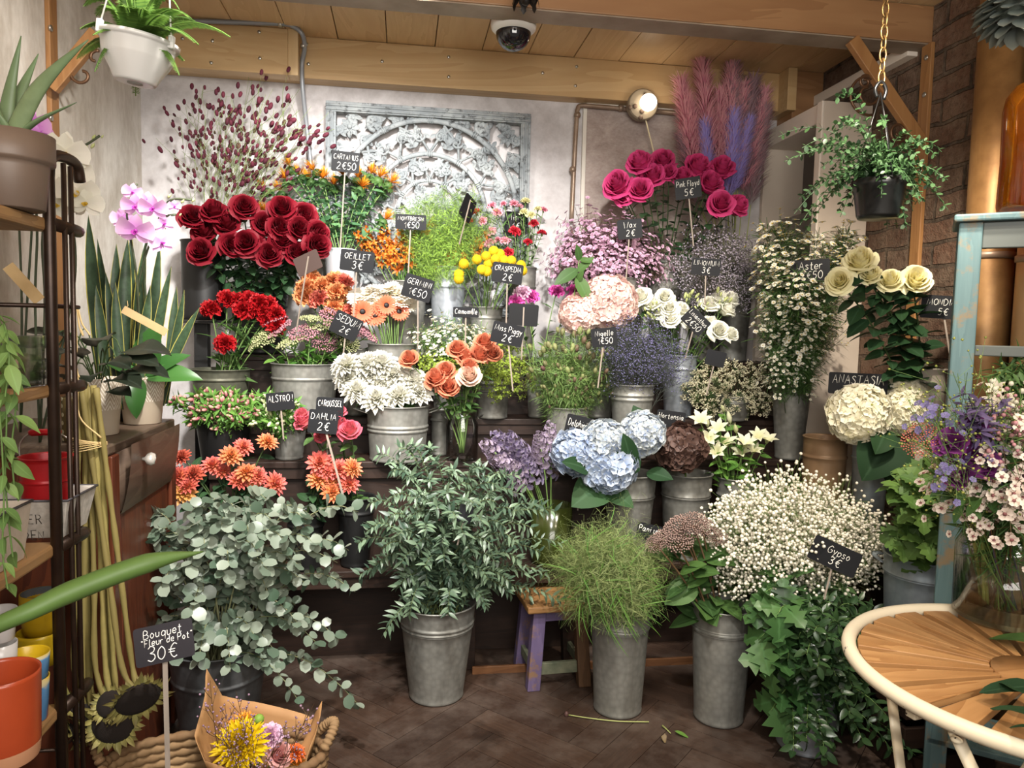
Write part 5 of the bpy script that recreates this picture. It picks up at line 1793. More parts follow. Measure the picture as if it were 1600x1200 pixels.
# leaves lying over the table edge, from a plant near the viewer
g = random.Random(9)
o = thing('branch_cutting', 'dark green leafy cutting lying on the slatted table', 'leaves', PZ(1630, 1110, TZT + .03))
for a, b, w in (((1618, 1072), (1528, 1075), .55), ((1640, 1120), (1545, 1098), .45), ((1625, 1090), (1562, 1060), .5), ((1640, 1140), (1575, 1130), .5)):
    pa, pb = PZ(*a, TZT + .055), PZ(*b, TZT + .03)
    link('leaf', MB().add(leaf(1, w, 'ovate', .2, .2, 8, 4, .04)).mesh('leaf', M_LEAFD), o, aimy(pa - o.location, pb - pa, (0, -.1, 1), (pb - pa).length))
MB().add(tube([PZ(1618, 1072, TZT + .05) - o.location, PZ(1650, 1110, TZT + .04) - o.location, PZ(1680, 1140, TZT + .01) - o.location], .004, 6)).build('stem', M_STEMD, o)
o = thing('fallen_leaf', 'single broad dark green leaf lying beside the glass jar', 'leaf', PZ(1620, 1000, TZT + .01))
pa, pb = PZ(1650, 1005, TZT + .04), PZ(1542, 984, TZT + .02)
link('blade', MB().add(leaf(1, .5, 'ovate', .3, .15, 8, 4, .02)).mesh('blade', M_LEAF), o, aimy(pa - o.location, pb - pa, (0, -.2, 1), (pb - pa).length))
# ================================================================ buckets and bunches
M_Z = zinc()
M_ZD = zinc('zinc_dull', '#8b8a84', '#66655f', .55)
M_ZO = zinc('zinc_olive', '#6c6c5c', '#4f5044', .5)
M_BLKP = plain('black_bucket', '#171717', .45, noise=5, c2='#101010')
CY1, CY2, CY3, CY4 = 3.085, 3.30, 3.515, 3.745
T1, T2, T3, T4 = TZ[1], TZ[2], TZ[3], TZ[4]


def col(name, *a, **k): return plantmat(name, *a, **k)


NEED = leaf(1, .035, 'lance', .5, .1, 3, 1)
FINE = leaf(1, .06, 'lance', .4, .1, 2, 1)
M_HYL = plantmat('hydrangea_leaf', '#2c4628', '#1f3620', trans=.08, rough=.6, spec=.15, extra='vein')
BIG = leaf(1, .62, 'ovate', .45, .2, 6, 2)
MID = leaf(1, .45, 'ovate', .4, .25, 5, 2)
NAR = leaf(1, .24, 'lance', .3, .25, 4, 2)
GRS = leaf(1, .07, 'blade', .9, .3, 8, 2)
DISC8 = floret(8, 1.0, .08)
F5 = floret(5, 1.05, .22)
F4 = floret(4, 1.05, .2)
BALL = ball(1, 6, 4)
OC = octa(1)
POD = ball(1, 7, 6, 1.55)
CONE = ([(0, 0, -.2), (.45, 0, .7), (-.22, .4, .7), (-.22, -.4, .7)], [(0, 2, 1), (0, 3, 2), (0, 1, 3), (1, 2, 3)], [(0, 0), (0, 1), (1, 1), (.5, 1)])
DAISY = [DISC8, ball(.3, 6, 3, .6)]


def M2(name, *mats): return mats


def roses(name, c1, c2, tip=None, n=3, op=1.0):
    mt = col(name, c1, c2, tip=tip, trans=.28, rough=.6)
    return [rose_head(i + 1, op).mesh('rose_head', mt) for i in range(n)]


CAL = calyx_mesh(M_CAL)

# ---- black vase on its own stand: burgundy seed heads
o = thing('vase_stand', 'slim black metal stand under the black vase by the plaster wall', 'stand', (P(316, 500, 3.66).x, 3.66, 0))
zp = P(330, 501, 3.66).z
MB().add(box2((-.10, -.1, zp - .012), (.11, .1, zp))).build('plate', M_BLKP, o, False, .002)
MB().add(box2((-.03, -.03, 0), (.03, .03, zp - .013))).build('post', M_BLKP, o, False, .002)
MB().add(box2((-.12, -.1, 0), (.12, .1, .012))).build('foot', M_BLKP, o, False, .002)
vb, vi, _ = bucket('tall_vase', 'tall straight black vase holding the airy burgundy seed heads', 318, 377, 62, 3.66, base_z=zp, taper=.96, mt=M_BLKP, bead=(), cat='vase', foot=False)
SANG = col('burgundy_head', '#571b2b', '#3a101d', trans=0, rough=.8, noise=90)
SG = ball(1, 7, 6, 1.7)
sang = [spray_proto(40 + i, (plantmat('stem_burnet', '#7f8f58', '#66763f', trans=0), SANG), (.42, 1.0), 9, .14, 2, SG, .0095, .0018, 'loose', twig_r=.0011, tipspread=.05, bl_up=1.2) for i in range(4)]
place_sprays('slender branching stem of burgundy oval seed heads rising from the black vase', 'flower', 'burgundy seed heads in the black vase', (392, 180, 118, 62), 26, 3.66, vi + Vector((0, 0, .1)), sang, 'burnet_flower', .12, .03, 3, (.98, 1.05))

# ---- dark red roses
RR = roses('rose_dark_red', '#650818', '#4a0512', tip='#7d0e20')
_, bi, _ = bucket('bucket', 'black bucket hidden under the dark red roses', 405, 458, 84, CY4, base_z=T4, mt=M_BLKP)
place_heads([(301, 342), (335, 335), (356, 354), (381, 326), (315, 395), (385, 382), (322, 365), (441, 329, 1.05), (412, 352), (474, 338), (477, 354), (467, 360), (438, 378), (421, 399), (494, 384), (462, 398), (398, 388), (437, 357), (493, 366), (362, 385)],
            'dark red rose', 'rose', 'dark red roses', CY3 - .02, bi, RR, 42, M_STEMD, .003, (BIG, 16, .4, .97, .065, M_LEAFD, .5), .6, 'rose_flower', 'in the bunch below the burgundy seed heads', .25, .035, .03, .5, 5, CAL)

# ---- carthamus
vb, vi, _ = bucket('vase', 'plain white vase under the orange thistle flowers', 532, 390, 46, 3.70, h=.28, taper=.8, mt=plain('white_ceramic', '#d9dbe0', .4), bead=(), cat='vase', foot=False)
s0 = bpy.data.objects['vase']
CART = col('carthamus_orange', '#d98a22', '#c76a14', tip='#e0a02c', trans=.1)
cb = MB(); g = random.Random(3)
for i in range(70):
    cb.add(leaf(g.uniform(.42, .58), .04, 'lance', g.uniform(-.6, .4), .1, 3, 1), tr(0, 0, .1) @ rz(i * 2.4) @ rx(R(g.uniform(15, 85))))
cb.add(ball(.22, 10, 6, .9), tr(0, 0, -.08), 1)
for i in range(12): cb.add(leaf(.34, .2, 'ovate', .3, .2, 3, 2), rz(i * 2.4) @ rx(R(-20)) @ tr(0, .1, 0), 1)
CH = [cb.mesh('thistle_head', [CART, M_LEAF])]
CL = col('carthamus_leaf', '#5f8656', '#42684a', trans=.2, rough=.4, extra='vein')
place_heads([(410, 290), (435, 293), (451, 254), (444, 274), (480, 274), (487, 261), (505, 273), (522, 283), (535, 268), (560, 272), (567, 287), (581, 266), (605, 291), (614, 281), (411, 325), (605, 338), (466, 268), (596, 272)],
            'orange thistle flower', 'flower', 'orange thistle flowers', 3.76, vi + Vector((0, 0, .05)), CH, 36, M_STEM, .0026, (MID, 26, .35, .98, .052, CL, .1), .35, 'thistle_flower', 'above the white vase', .3, .05, .02, .55, 6)

# ---- green filler and crocosmia
_, gi, _ = bucket('bucket', 'narrow zinc bucket holding lime green filler before the carved panel', 700, 418, 56, 3.72, base_z=T4, mt=zinc('zinc_bright', '#b9bec4', '#9299a2', .4))
LIME = col('lime_feather', '#a2c052', '#82a644', trans=.3)
gf = [spray_proto(60 + i, (M_STEM, LIME), (.3, 1.0), 28, .16, 14, FINE, .065, .004, 'spike', twig_r=.001, tipspread=.03) for i in range(3)]
place_sprays('feathery lime green filler stem between orange crocosmia and pink carnations', 'foliage', 'lime green filler', (690, 325, 82, 46), 34, 3.70, gi, gf, 'filler_branch', .10, .04, 5, wk=.8)
_, ci, _ = bucket('bucket', 'zinc bucket of orange crocosmia in the back row', 635, 440, 64, 3.72, base_z=T4)
CROC = col('crocosmia_orange', '#c9641a', '#8f3a12', tip='#d9862a', trans=.15)
ct = MB()
for i in range(13):
    t_ = i / 12
    M = tr(0, .0, -.55 + 1.0 * t_) @ rz(i * PI + .4) @ rx(R(-35)) @ rz(PI)
    for k in range(5): ct.add(petal(.3 * (1.15 - .6 * t_), .1, .2, -.6, tip=.6, nv=3, nu=1), tr(0, 0, -.55 + t_) @ rz(i * 2.6) @ rx(R(-62)) @ tr(0, 0, .16 * (1.2 - t_)) @ rz(k * 1.257) @ rx(R(58)))
CRH = [ct.mesh('crocosmia_head', CROC)]
def blades(n, L):
    def f(o, pts, g):
        mb = MB()
        for i in range(n):
            a = g.uniform(0, 6)
            mb.add(GRS, aimy(pts[1], (math.cos(a) * .45, math.sin(a) * .3 - .1, 1), (math.cos(a), math.sin(a) - .5, .1), L * g.uniform(.7, 1.1)))
        mb.build('foliage', M_LEAFB, o)
    return f
place_heads([(562, 370), (580, 378), (598, 372), (610, 385), (625, 368), (590, 395), (612, 400), (633, 378), (640, 395), (572, 362), (650, 370), (676, 350), (697, 364), (705, 400), (715, 385), (738, 378), (755, 372), (745, 392), (722, 405), (600, 355)],
            'orange crocosmia spike', 'flower', 'orange crocosmia', 3.70, ci, CRH, 36, M_STEM, .0022, None, .3, 'crocosmia_flower', 'in the back row', .3, .03, .03, .5, 8, None, extra=blades(2, .28))

# ---- craspedia
_, ki, _ = bucket('bucket', 'zinc bucket of yellow billy buttons, mostly hidden', 760, 480, 52, 3.74, base_z=T4)
CRASP = col('craspedia_yellow', '#d3b416', '#b8960c', trans=0, rough=.8)
KH = [craspedia_head().mesh('flower_ball', CRASP)]
place_heads([(772, 389), (759, 397), (776, 402), (764, 408), (789, 404), (801, 405), (781, 394), (815, 411), (817, 420), (805, 417), (745, 403), (752, 419), (760, 421)],
            'yellow globe flower', 'flower', 'yellow globe flowers', CY3, ki, KH, 17, M_STEM, .0024, None, .3, 'globe_flower', 'of the upright cluster', .2, .02, .03, .55, 9)
place_heads([(724, 409), (717, 426), (715, 434)], 'yellow globe flower', 'flower', 'yellow globe flowers', CY3, ki, KH, 17, M_STEM, .0024, None, .3, 'globe_flower', 'of the three beside the cluster', .2, .02, .03, .55, 10)

# ---- small spray carnations
_, ni, _ = bucket('vase', 'slim zinc vase of small pink carnations beside the carved panel', 818, 418, 40, 3.74, base_z=T4, taper=.85, mt=M_ZD, cat='vase')
mini = [carnation_head(20, 26).mesh('carnation_head', [col('mini_' + n, a, b, tip=t_, trans=.15), M_CAL]) for n, a, b, t_ in (('pink', '#dc7a90', '#cf5f7c', '#eaa6b4'), ('red', '#c92f3c', '#b32234', None), ('cream', '#e6e0b4', '#d9d39a', None), ('white', '#ecebe0', '#e2dccf', '#e58ba0'))]
hl = [(767, 318, 1, 0), (743, 328, 1.1, 1), (777, 328, 1.2, 0), (802, 315, 1, 0), (821, 311, 1.1, 2), (818, 328, 1, 2), (753, 343, 1, 0), (733, 343, .8, 1), (766, 359, 1.2, 3), (805, 358, 1.3, 1), (834, 346, 1.1, 1), (848, 361, 1, 1), (825, 375, 1, 1), (789, 373, 1.2, 3), (763, 377, 1.3, 3), (794, 391, 1.2, 1), (850, 325, .9, 0), (829, 333, 1.1, 2), (777, 372, .8, 0), (786, 316, .8, 0), (812, 320, .8, 3), (840, 324, .8, 2)]
place_heads(hl, 'small spray carnation', 'carnation', 'small spray carnations', 3.72, ni, mini, 16, M_STEM, .0018, (NAR, 10, .4, .95, .05, M_LEAF, -.1), .35, 'carnation_flower', 'beside the carved panel', .3, .04, .02, .55, 11)

# ---- waxflower
_, wi, _ = bucket('bucket', 'zinc bucket of pink waxflower in the back row', 962, 436, 92, 3.70, base_z=T4)
WAX = col('wax_pink', '#cda0bd', '#b987ac', tip='#dcbccb', trans=.25)
wx = [spray_proto(80 + i, (M_WOODY, WAX, M_LEAF), (.42, 1.0), 15, .2, 8, F5, .02, .004, 'dome', NAR, 30, .05, .0016, .05) for i in range(4)]
place_sprays('woody waxflower spray crowded with tiny lilac pink flowers', 'flower', 'pink waxflower', (952, 372, 100, 46), 26, 3.68, wi, wx, 'waxflower', .14, .05, 7)

# ---- hot pink roses
HP = roses('rose_hot_pink', '#c82a6a', '#b32060', tip='#d84a86')
_, hi_, _ = bucket('bucket', 'tall dark zinc bucket of hot pink roses', 1040, 402, 58, 3.74, base_z=T4, mt=M_ZD, taper=.7)
place_heads([(1001, 259), (1036, 256), (1019, 279), (966, 292, 1.1), (1000, 300), (1087, 264), (1127, 267), (1105, 280), (1066, 279, .8), (1125, 321), (1148, 324, .9), (1108, 290), (978, 308, .8), (1044, 272, .7)],
            'hot pink rose', 'rose', 'hot pink roses', 3.54, hi_, HP, 46, M_STEMD, .003, (BIG, 9, .45, .95, .06, M_LEAFD, .3), .5, 'rose_flower', 'below the wall lamp', .3, .04, .02, .55, 12, CAL)

# ---- pampas
_, pi_, _ = bucket('bucket', 'zinc bucket of dyed pampas plumes in the back corner', 1150, 420, 58, 3.76, base_z=T4, mt=M_ZD)
def plume(seed, mt, n=1500):
    g = random.Random(seed); mb = MB()
    hair = leaf(1, .06, 'lance', -.7, 0, 2, 1)
    for i in range(n):
        t_ = g.random() ** .8
        r = .15 * min(1, t_ * 5 + .25) * (1 - t_) ** .8 + .004
        a = g.uniform(0, 6.28)
        p = Vector((r * .4 * math.cos(a), r * .4 * math.sin(a), t_))
        d = Vector((math.cos(a) * g.uniform(.25, .8), math.sin(a) * .5, 1.0 + .3 * t_))
        mb.add(hair, aimy(p, d, (math.cos(a), math.sin(a), .2), g.uniform(.10, .2)))
    return mb.mesh('plume', mt)
PK = [plume(1, col('pampas_pink', '#d98c9e', '#c4768a', tip='#e8bcbc', trans=.3)), plume(2, col('pampas_pink', '', '')), plume(3, col('pampas_mauve', '#b0949a', '#987c84', trans=.3)), plume(4, col('pampas_violet', '#ab9ce0', '#9785d0', tip='#c2b6e6', trans=.3), 1700)]
def plumes(lst, desc, grp, Y, where):
    order = sorted(range(len(lst)), key=lambda i: lst[i][0])
    for i, (px, pt, pb, k, tilt) in enumerate(lst):
        b = Vector(pi_) + Vector((RNG.uniform(-.04, .04), RNG.uniform(-.03, .03), 0))
        top, bot = P(px + tilt * 1.8, pt, Y), P(px - tilt * .5, pb, Y)
        r_ = nth(order.index(i), len(lst))
        o = thing('pampas_flower', f'{r_} {desc} {where}' if r_.endswith('most') else f'{r_} {desc} from the left {where}', 'pampas grass', b, 0, grp)
        MB().add(tube(bez((0, 0, 0), (bot - b) * .5 + Vector((0, 0, .08)), bot - b, 6), .0025, 5)).build('stem', M_PALE, o)
        L = (top - bot).length
        link('plume', PK[k], o, aim(bot - b, top - bot, i, (L * 1.0, L * 1.0, L)))
plumes([(1080, 132, 290, 0, -8), (1098, 160, 300, 1, -12), (1108, 104, 280, 1, -6), (1122, 150, 300, 0, 2), (1136, 112, 280, 0, 4), (1146, 140, 300, 1, 8), (1158, 130, 290, 2, 10), (1168, 150, 300, 0, 14), (1178, 175, 320, 2, 10), (1085, 215, 320, 2, -12), (1150, 108, 250, 2, -2)], 'tall dusty pink pampas plume', 'dusty pink pampas', 3.70, 'in the back corner')
plumes([(1108, 195, 305, 3, -4), (1140, 180, 310, 3, 4), (1152, 190, 300, 3, 10)], 'fluffy violet pampas plume', 'violet pampas', 3.66, 'among dusty pink plumes')

# ---- limonium (mauve)
_, li, _ = bucket('bucket', 'zinc bucket of pale mauve statice behind the asters', 1098, 476, 48, CY4, base_z=T4, mt=M_ZD)
LIM = col('limonium_mauve', '#b5a9bb', '#968aa2', tip='#c4bac6', trans=.2)
ST_G = col('stem_grey', '#7c7a6c', '#646456', trans=0)
lm = [spray_proto(100 + i, (ST_G, LIM), (.4, 1.0), 17, .2, 11, CONE, .02, .004, 'dome', twig_r=.0016, tipspread=.045) for i in range(3)]
place_sprays('wiry statice spray with pale grey mauve florets behind the asters', 'flower', 'pale mauve statice', (1130, 400, 82, 60), 20, CY3 + .05, li, lm, 'statice_flower', .06, .04, 9)

# ---- asters
_, ai, _ = bucket('bucket', 'tall plain zinc bucket of white asters beside the white cubby unit', 1240, 553, 70, 3.235, base_z=T2, taper=.62, bead=(.93,), mt=M_ZD)
AST = col('aster_white', '#e8e6d8', '#d9d6c4', trans=.25)
YC = col('daisy_centre', '#c9a93a', '#b08f2a', trans=0)
ast = [spray_proto(120 + i, (M_STEMD, [AST, YC], M_LEAF), (.3, 1.0), 26, .13, 5, DAISY, .0155, .004, 'spike', FINE, 170, .10, .0013, .03, bias=.62) for i in range(4)]
ATIPS = [(1196, 318, .9), (1215, 352, .8), (1228, 330, .9), (1250, 372, .6), (1276, 352, .9), (1300, 362, .8), (1322, 352, 1), (1332, 348, 1), (1185, 370, .9), (1205, 400, .6), (1240, 410, .3)]
ast2 = [spray_proto(130 + i, (M_STEMD, [AST, YC], M_LEAF), (.3, 1.0), 26, .13, 5, DAISY, .0155, .004, 'spike', FINE, 230, .10, .0013, .03, bias=.93) for i in range(3)]
place_sprays('dark green aster stem with few open daisies in the tall bucket', 'flower', 'green aster stems', None, 14, 3.12, ai, ast2, 'aster_flower', .12, .04, 14, tips=[(1270, 440, .3), (1200, 450, .6), (1300, 440, .6), (1225, 480, .4), (1260, 490, .4), (1290, 480, .6), (1190, 500, .8), (1240, 520, .5), (1280, 525, .7), (1212, 540, .8), (1240, 450, .2), (1268, 400, .3), (1230, 390, .3)])
place_sprays('leafy aster stem with many tiny white daisies in the tall bucket', 'flower', 'white asters', (1255, 430, 66, 84), 18, 3.14, ai, ast, 'aster_flower', .12, .04, 12, tips=ATIPS)

# ---- bench at the brick wall and white roses
BZ = .60
o = thing('side_bench', 'low dark wooden bench under the white hydrangea pots by the brick wall', 'bench', (1.86, 2.80, 0))
MB().add(box2((-.22, -.21, BZ - .03), (.30, .2, BZ))).build('top', M_DARKW, o, False, .003)
for a in (-.20, .24):
    for b in (-.19, .14): MB().add(box2((a, b, 0), (a + .04, b + .04, BZ - .031))).build('leg', M_DARKW, o, False, .002)
bx_, wr, _ = bucket('vase', 'pale beige tall vase of creamy white roses by the brick wall', 1450, 576, 58, 2.68, base_z=BZ, taper=.75, mt=plain('vase_beige', '#b3a698', .5), bead=(), cat='vase', foot=False)
WR = roses('rose_cream', '#f8f0b8', '#efe6a6', tip='#faf4cc')
place_heads([(1344, 412, 1.15), (1312, 441), (1391, 442, .95), (1429, 440, 1.1), (1362, 432, .8)], 'creamy white rose', 'rose', 'creamy white roses', 2.6, wr + Vector((0, 0, .15)), WR, 48, M_STEMD, .0035,
            (BIG, 26, .3, .98, .095, M_LEAFD, .35), .55, 'rose_flower', 'before the brick wall', .2, .03, .03, .6, 13, CAL)

# ================================================================ middle rows
_, ri, _ = bucket('pot', 'olive grey metal pot of red carnations', 345, 576, 84, CY3 - .03, base_z=T3, taper=.85, mt=M_ZO, cat='pot')
CR = [carnation_head(i).mesh('carnation_head', [col('carnation_red', '#a81017', '#8c0b12', trans=.1), M_CAL]) for i in (1, 2)]
place_heads([(327, 477), (352, 533), (358, 463), (375, 464), (392, 465), (407, 468), (423, 473), (436, 487), (434, 504), (412, 480), (398, 478), (380, 480), (420, 494)], 'red carnation', 'carnation', 'red carnations', CY3 - .06, ri, CR, 33, M_STEM, .0028,
            (NAR, 7, .25, .9, .09, M_LEAF, .0), .5, 'carnation_flower', 'above the olive pot', .3, .02, .03, .5, 14)
_, oi_, _ = bucket('bucket', 'zinc bucket of orange carnations behind the sedum', 556, 545, 40, 3.54, base_z=T3)
CO = [carnation_head(i + 3).mesh('carnation_head', [col('carnation_orange', '#d9814c', '#cf6a3c', tip='#e09a66', trans=.15), M_CAL]) for i in (1, 2)] + [carnation_head(9).mesh('carnation_head', [col('carnation_coral', '#cf5a4c', '#c04a48', tip='#dd7a68', trans=.15), M_CAL])]
place_heads([(517, 432, 1, 0), (500, 440, 1, 1), (477, 441, 1, 0), (473, 458, 1.05, 1), (493, 462, 1, 2), (535, 450, 1, 0), (520, 473, 1.05, 1), (550, 482, 1, 2), (522, 450, 1, 1), (487, 430, .9, 0), (536, 434, 1, 2), (508, 456, 1, 0)],
            'peach orange carnation', 'carnation', 'peach orange carnations', CY3 + .0, oi_, CO, 34, M_STEM, .0028, (NAR, 6, .3, .9, .08, M_LEAF, 0), .5, 'carnation_flower', 'behind the pink sedum', .3, .03, .02, .5, 15)
gb_, gi2, _ = bucket('bucket', 'zinc bucket of white and coral gerberas', 613, 537, 74, CY3 - .015, base_z=T3, taper=.86)
GW = gerbera_head(1).mesh('gerbera_head', [col('gerbera_white', '#eae2cf', '#dfd3bb', tip='#efe9dc', trans=.2), col('gerbera_eye_pale', '#c9b06a', '#b59a55', trans=0), M_CAL])
GC = gerbera_head(2, .15, False).mesh('gerbera_head', [col('gerbera_coral', '#d4643c', '#c85a38', tip='#da7c5c', trans=.2), col('gerbera_eye_dark', '#1c1210', '#120b0a', trans=0), M_CAL])
place_heads([(572, 453, 1, 0), (602, 456, 1.1, 0), (590, 446, 1, 0), (618, 453, 1, 0), (560, 461, 1, 0), (638, 472, .9, 0), (606, 444, .9, 0), (582, 462, .9, 0), (627, 466, .9, 0)], 'creamy white gerbera', 'gerbera', 'creamy white gerberas', CY3 - .03, gi2, [GW, GC], 36, M_STEM, .003, None, .45, 'gerbera_flower', 'above the coral ones', .3, .02, .02, .5, 16)
place_heads([(585, 490, 1.05, 1), (567, 486, 1, 1), (625, 485, .9, 1), (605, 476, .9, 1), (596, 480, .8, 1)], 'coral gerbera with black eye', 'gerbera', 'coral gerberas', CY3 - .08, gi2, [GW, GC], 34, M_STEM, .003, None, 1.0, 'gerbera_flower', 'below the white ones', .3, .02, .02, .5, 17)
sb_, si, _ = bucket('bucket', 'wide zinc bucket of pink and green sedum', 476, 567, 98, CY3 - .04, base_z=T3, taper=.9, bead=(.72,))
SEDP = col('sedum_pink', '#b5848c', '#9c6a74', trans=.1, rough=.8)
SEDG = col('sedum_green', '#b9b98a', '#9aa070', trans=.1, rough=.8)
SH = [umbel_head(1).mesh('sedum_head', [SEDP, M_STEM]), umbel_head(2).mesh('sedum_head', [SEDG, M_STEM])]
place_heads([(437, 517, 1, 0), (475, 522, 1, 0), (497, 515, 1, 1), (520, 499, 1, 0), (525, 514, .9, 1), (572, 523, .9, 0), (415, 529, .9, 1), (455, 537, 1, 1), (507, 536, .9, 0), (545, 534, .8, 1), (430, 505, .9, 0), (487, 500, .8, 1), (400, 538, .7, 1), (555, 515, .8, 0)],
            'sedum head', 'flower', 'sedum heads', CY3 - .05, si, SH, 46, M_STEM, .003, (MID, 9, .2, .8, .06, M_LEAFB, .1), .25, 'sedum_flower', 'in the wide bucket', .3, .03, .05, .6, 18)

# camomile, alchemilla
_, mi_, _ = bucket('bucket', 'zinc bucket of camomile hidden by its own daisies', 702, 568, 58, CY3 + .01, base_z=T3)
CAM_W = col('camomile_white', '#efeee2', '#e2e0d2', trans=.2)
cm = [spray_proto(140 + i, (M_STEM, [CAM_W, YC], M_LEAFB), (.5, 1.0), 14, .17, 3, DAISY, .021, .004, 'dome', FINE, 60, .12, .0014, .05, bl_up=1.0) for i in range(3)]
place_sprays('camomile stem topped with little yellow eyed white daisies', 'flower', 'camomile daisies', (708, 512, 62, 34), 17, CY3 - .04, mi_, cm, 'camomile_flower', .12, .04, 15)
_, ali, _ = bucket('bucket', 'slim ribbed zinc bucket of lime green lady\'s mantle', 770, 598, 52, CY3 - .06, base_z=T3, taper=.9, mt=M_ZD)
ALC = col('alchemilla_lime', '#98ab3e', '#7c9236', trans=.25)
al_ = [spray_proto(150 + i, (M_PALE, ALC, M_LEAFB), (.45, 1.0), 12, .17, 9, F5, .018, .003, 'dome', twig_r=.0012, tipspread=.035) for i in range(3)]
place_sprays('frothy lime green lady\'s mantle spray behind the coral roses', 'flower', 'lime green lady\'s mantle', (790, 570, 62, 52), 20, CY3 - .10, ali, al_, 'mantle_flower', .12, .04, 16)
place_sprays('lime green lady\'s mantle spray below the camomile', 'flower', 'low lime green sprays', (682, 558, 42, 26), 10, CY3 - .12, mi_, al_, 'mantle_flower', .06, .04, 17)

# magenta carnations, pink hydrangea, lisianthus
_, mg, _ = bucket('bucket', 'slim zinc bucket of magenta carnations behind the nigella', 842, 580, 40, CY3 - .02, base_z=T3)
CM = [carnation_head(5).mesh('carnation_head', [col('carnation_magenta', '#b51c86', '#a01578', tip='#d860ae', trans=.15), M_CAL]), carnation_head(6).mesh('carnation_head', [col('carnation_lilac', '#d38fb8', '#c578a8', tip='#e6c2d6', trans=.15), M_CAL])]
place_heads([(816, 452, 1.1, 1), (830, 460, 1, 0), (807, 468, 1.05, 0), (870, 450, 1, 0), (900, 452, 1.1, 0), (895, 462, .8, 0)], 'magenta carnation', 'carnation', 'magenta carnations', CY3 - .0, mg, CM, 26, M_STEM, .0026, (NAR, 5, .3, .9, .07, M_LEAF, 0), .5, 'carnation_flower', 'above the green nigella', .3, .02, .02, .5, 19)
sl = thing('leafy_shoot', 'upright shoot with a few broad bright green leaves by the magenta carnations', 'foliage', P(890, 560, CY3 - .02))
tp_ = [P(890, 560, CY3 - .02), P(895, 480, CY3 - .05), P(905, 405, CY3 - .08)]
MB().add(tube([p - sl.location for p in crom(tp_, 5)], .0025, 5)).build('stem', M_STEM, sl)
for (a, b, w) in (((905, 405), (925, 408), .5), ((903, 420), (870, 440), .45), ((900, 430), (922, 470), .45), ((905, 408), (903, 385), .5), ((902, 425), (925, 402), .4), ((901, 440), (910, 425), .5)):
    pa, pb = P(*a, CY3 - .08), P(*b, CY3 - .12)
    link('leaf', MB().add(leaf(1, w, 'ovate', .3, .2, 6, 2)).mesh('leaf', M_LEAF), sl, aimy(pa - sl.location, pb - pa, (0, -1, .6), (pb - pa).length * 1.1))
_, phi, _ = bucket('bucket', 'zinc bucket of pale pink hydrangea, hidden by nigella', 935, 562, 62, CY3 - .0, base_z=T3)
HYC = col('hydrangea_core', '#9a9a78', '#8a8c68', trans=0)
def hyd(nm, a, b, tip=None, s=1, n=170, fr=.135): return [hydrangea_head(s, n, fr).mesh('hydrangea_head', [col(nm, a, b, tip=tip, trans=.25), HYC])]
place_heads([(952, 471, 1.2), (905, 488, .85)], 'pale blush pink hydrangea head', 'hydrangea', 'pale pink hydrangeas', CY3 - .06, phi, hyd('hydrangea_blush', '#e2bcb8', '#d8aaa8', '#ead2c6', 3, 200, .125), 76, M_STEM, .004, None, .55, 'hydrangea_flower', 'below the pink waxflower', .2, .01, .02, .5, 20)
_, lsi, _ = bucket('bucket', 'zinc bucket of white lisianthus behind dark statice', 1062, 555, 58, CY3 + .02, base_z=T3, mt=zinc('zinc_bright', ''))
LW = roses('lisianthus_white', '#ecead8', '#e2e0c6', tip='#f0efe4', n=2, op=1.3)
place_heads([(990, 476), (1003, 466, 1.1), (1038, 466), (1046, 484), (1030, 490), (1062, 488, 1.1), (1080, 505), (1048, 500), (1108, 478, 1.1), (1126, 472, 1.2), (1134, 486), (1108, 508), (1122, 518, 1.1), (1140, 524, .9), (1020, 478), (1140, 470)],
            'white lisianthus bloom', 'lisianthus', 'white lisianthus', CY3 - .05, lsi, LW, 30, M_STEM, .0024, (MID, 6, .3, .95, .05, M_LEAF, .1), .45, 'lisianthus_flower', 'around the tilted black tag', .3, .04, .03, .5, 21, CAL)
place_sprays('lisianthus stem ending in slim pale green buds', 'flower', 'lisianthus buds', (1060, 475, 80, 24), 8, CY3 - .04, lsi, [spray_proto(160 + i, (M_STEM, col('lis_bud', '#b9bf84', '#a4ac6c', trans=.1)), (.8, 1.0), 4, .06, 2, ball(1, 6, 5, 2.2), .013, .003, 'loose', tipspread=.03) for i in range(2)], 'lisianthus_flower', .05, .03, 23)

# dark statice (violet), nigella, white ozothamnus
_, dsi, _ = bucket('bucket', 'tapered zinc bucket with one bead under the dark violet statice', 988, 600, 70, CY2 - .02, base_z=T2, bead=(.86, .80))
VIO = col('statice_violet', '#5f5a78', '#43415c', tip='#7a76a0', trans=.1)
ds = [spray_proto(170 + i, (col('stem_slate', '#4c5248', '#3a3f3a', trans=0), VIO), (.4, 1.0), 20, .2, 8, CONE, .015, .004, 'dome', twig_r=.0017, tipspread=.05) for i in range(3)]
place_sprays('bushy dark statice spray with small violet florets', 'flower', 'dark violet statice', (1002, 535, 74, 52), 24, CY2 - .0, dsi, ds, 'statice_flower', .12, .04, 18)
_, ngi, _ = bucket('bucket', 'plain zinc bucket of nigella seed pods', 887, 635, 68, CY2 - .02, base_z=T2, taper=.85, bead=())
PODM = col('nigella_pod', '#7f8654', '#5a3d3a', trans=.1)
ng = [spray_proto(180 + i, (M_STEM, PODM, M_STEM), (.55, 1.0), 6, .12, 1, POD, .024, .003, 'loose', NEED, 130, .16, .0016, .01, bl_up=1.6) for i in range(4)]
place_sprays('nigella stem with striped oval seed pods and feathery green leaves', 'flower', 'nigella seed pods', (892, 565, 72, 60), 30, CY2 - .0, ngi, ng, 'nigella_flower', .16, .04, 19)
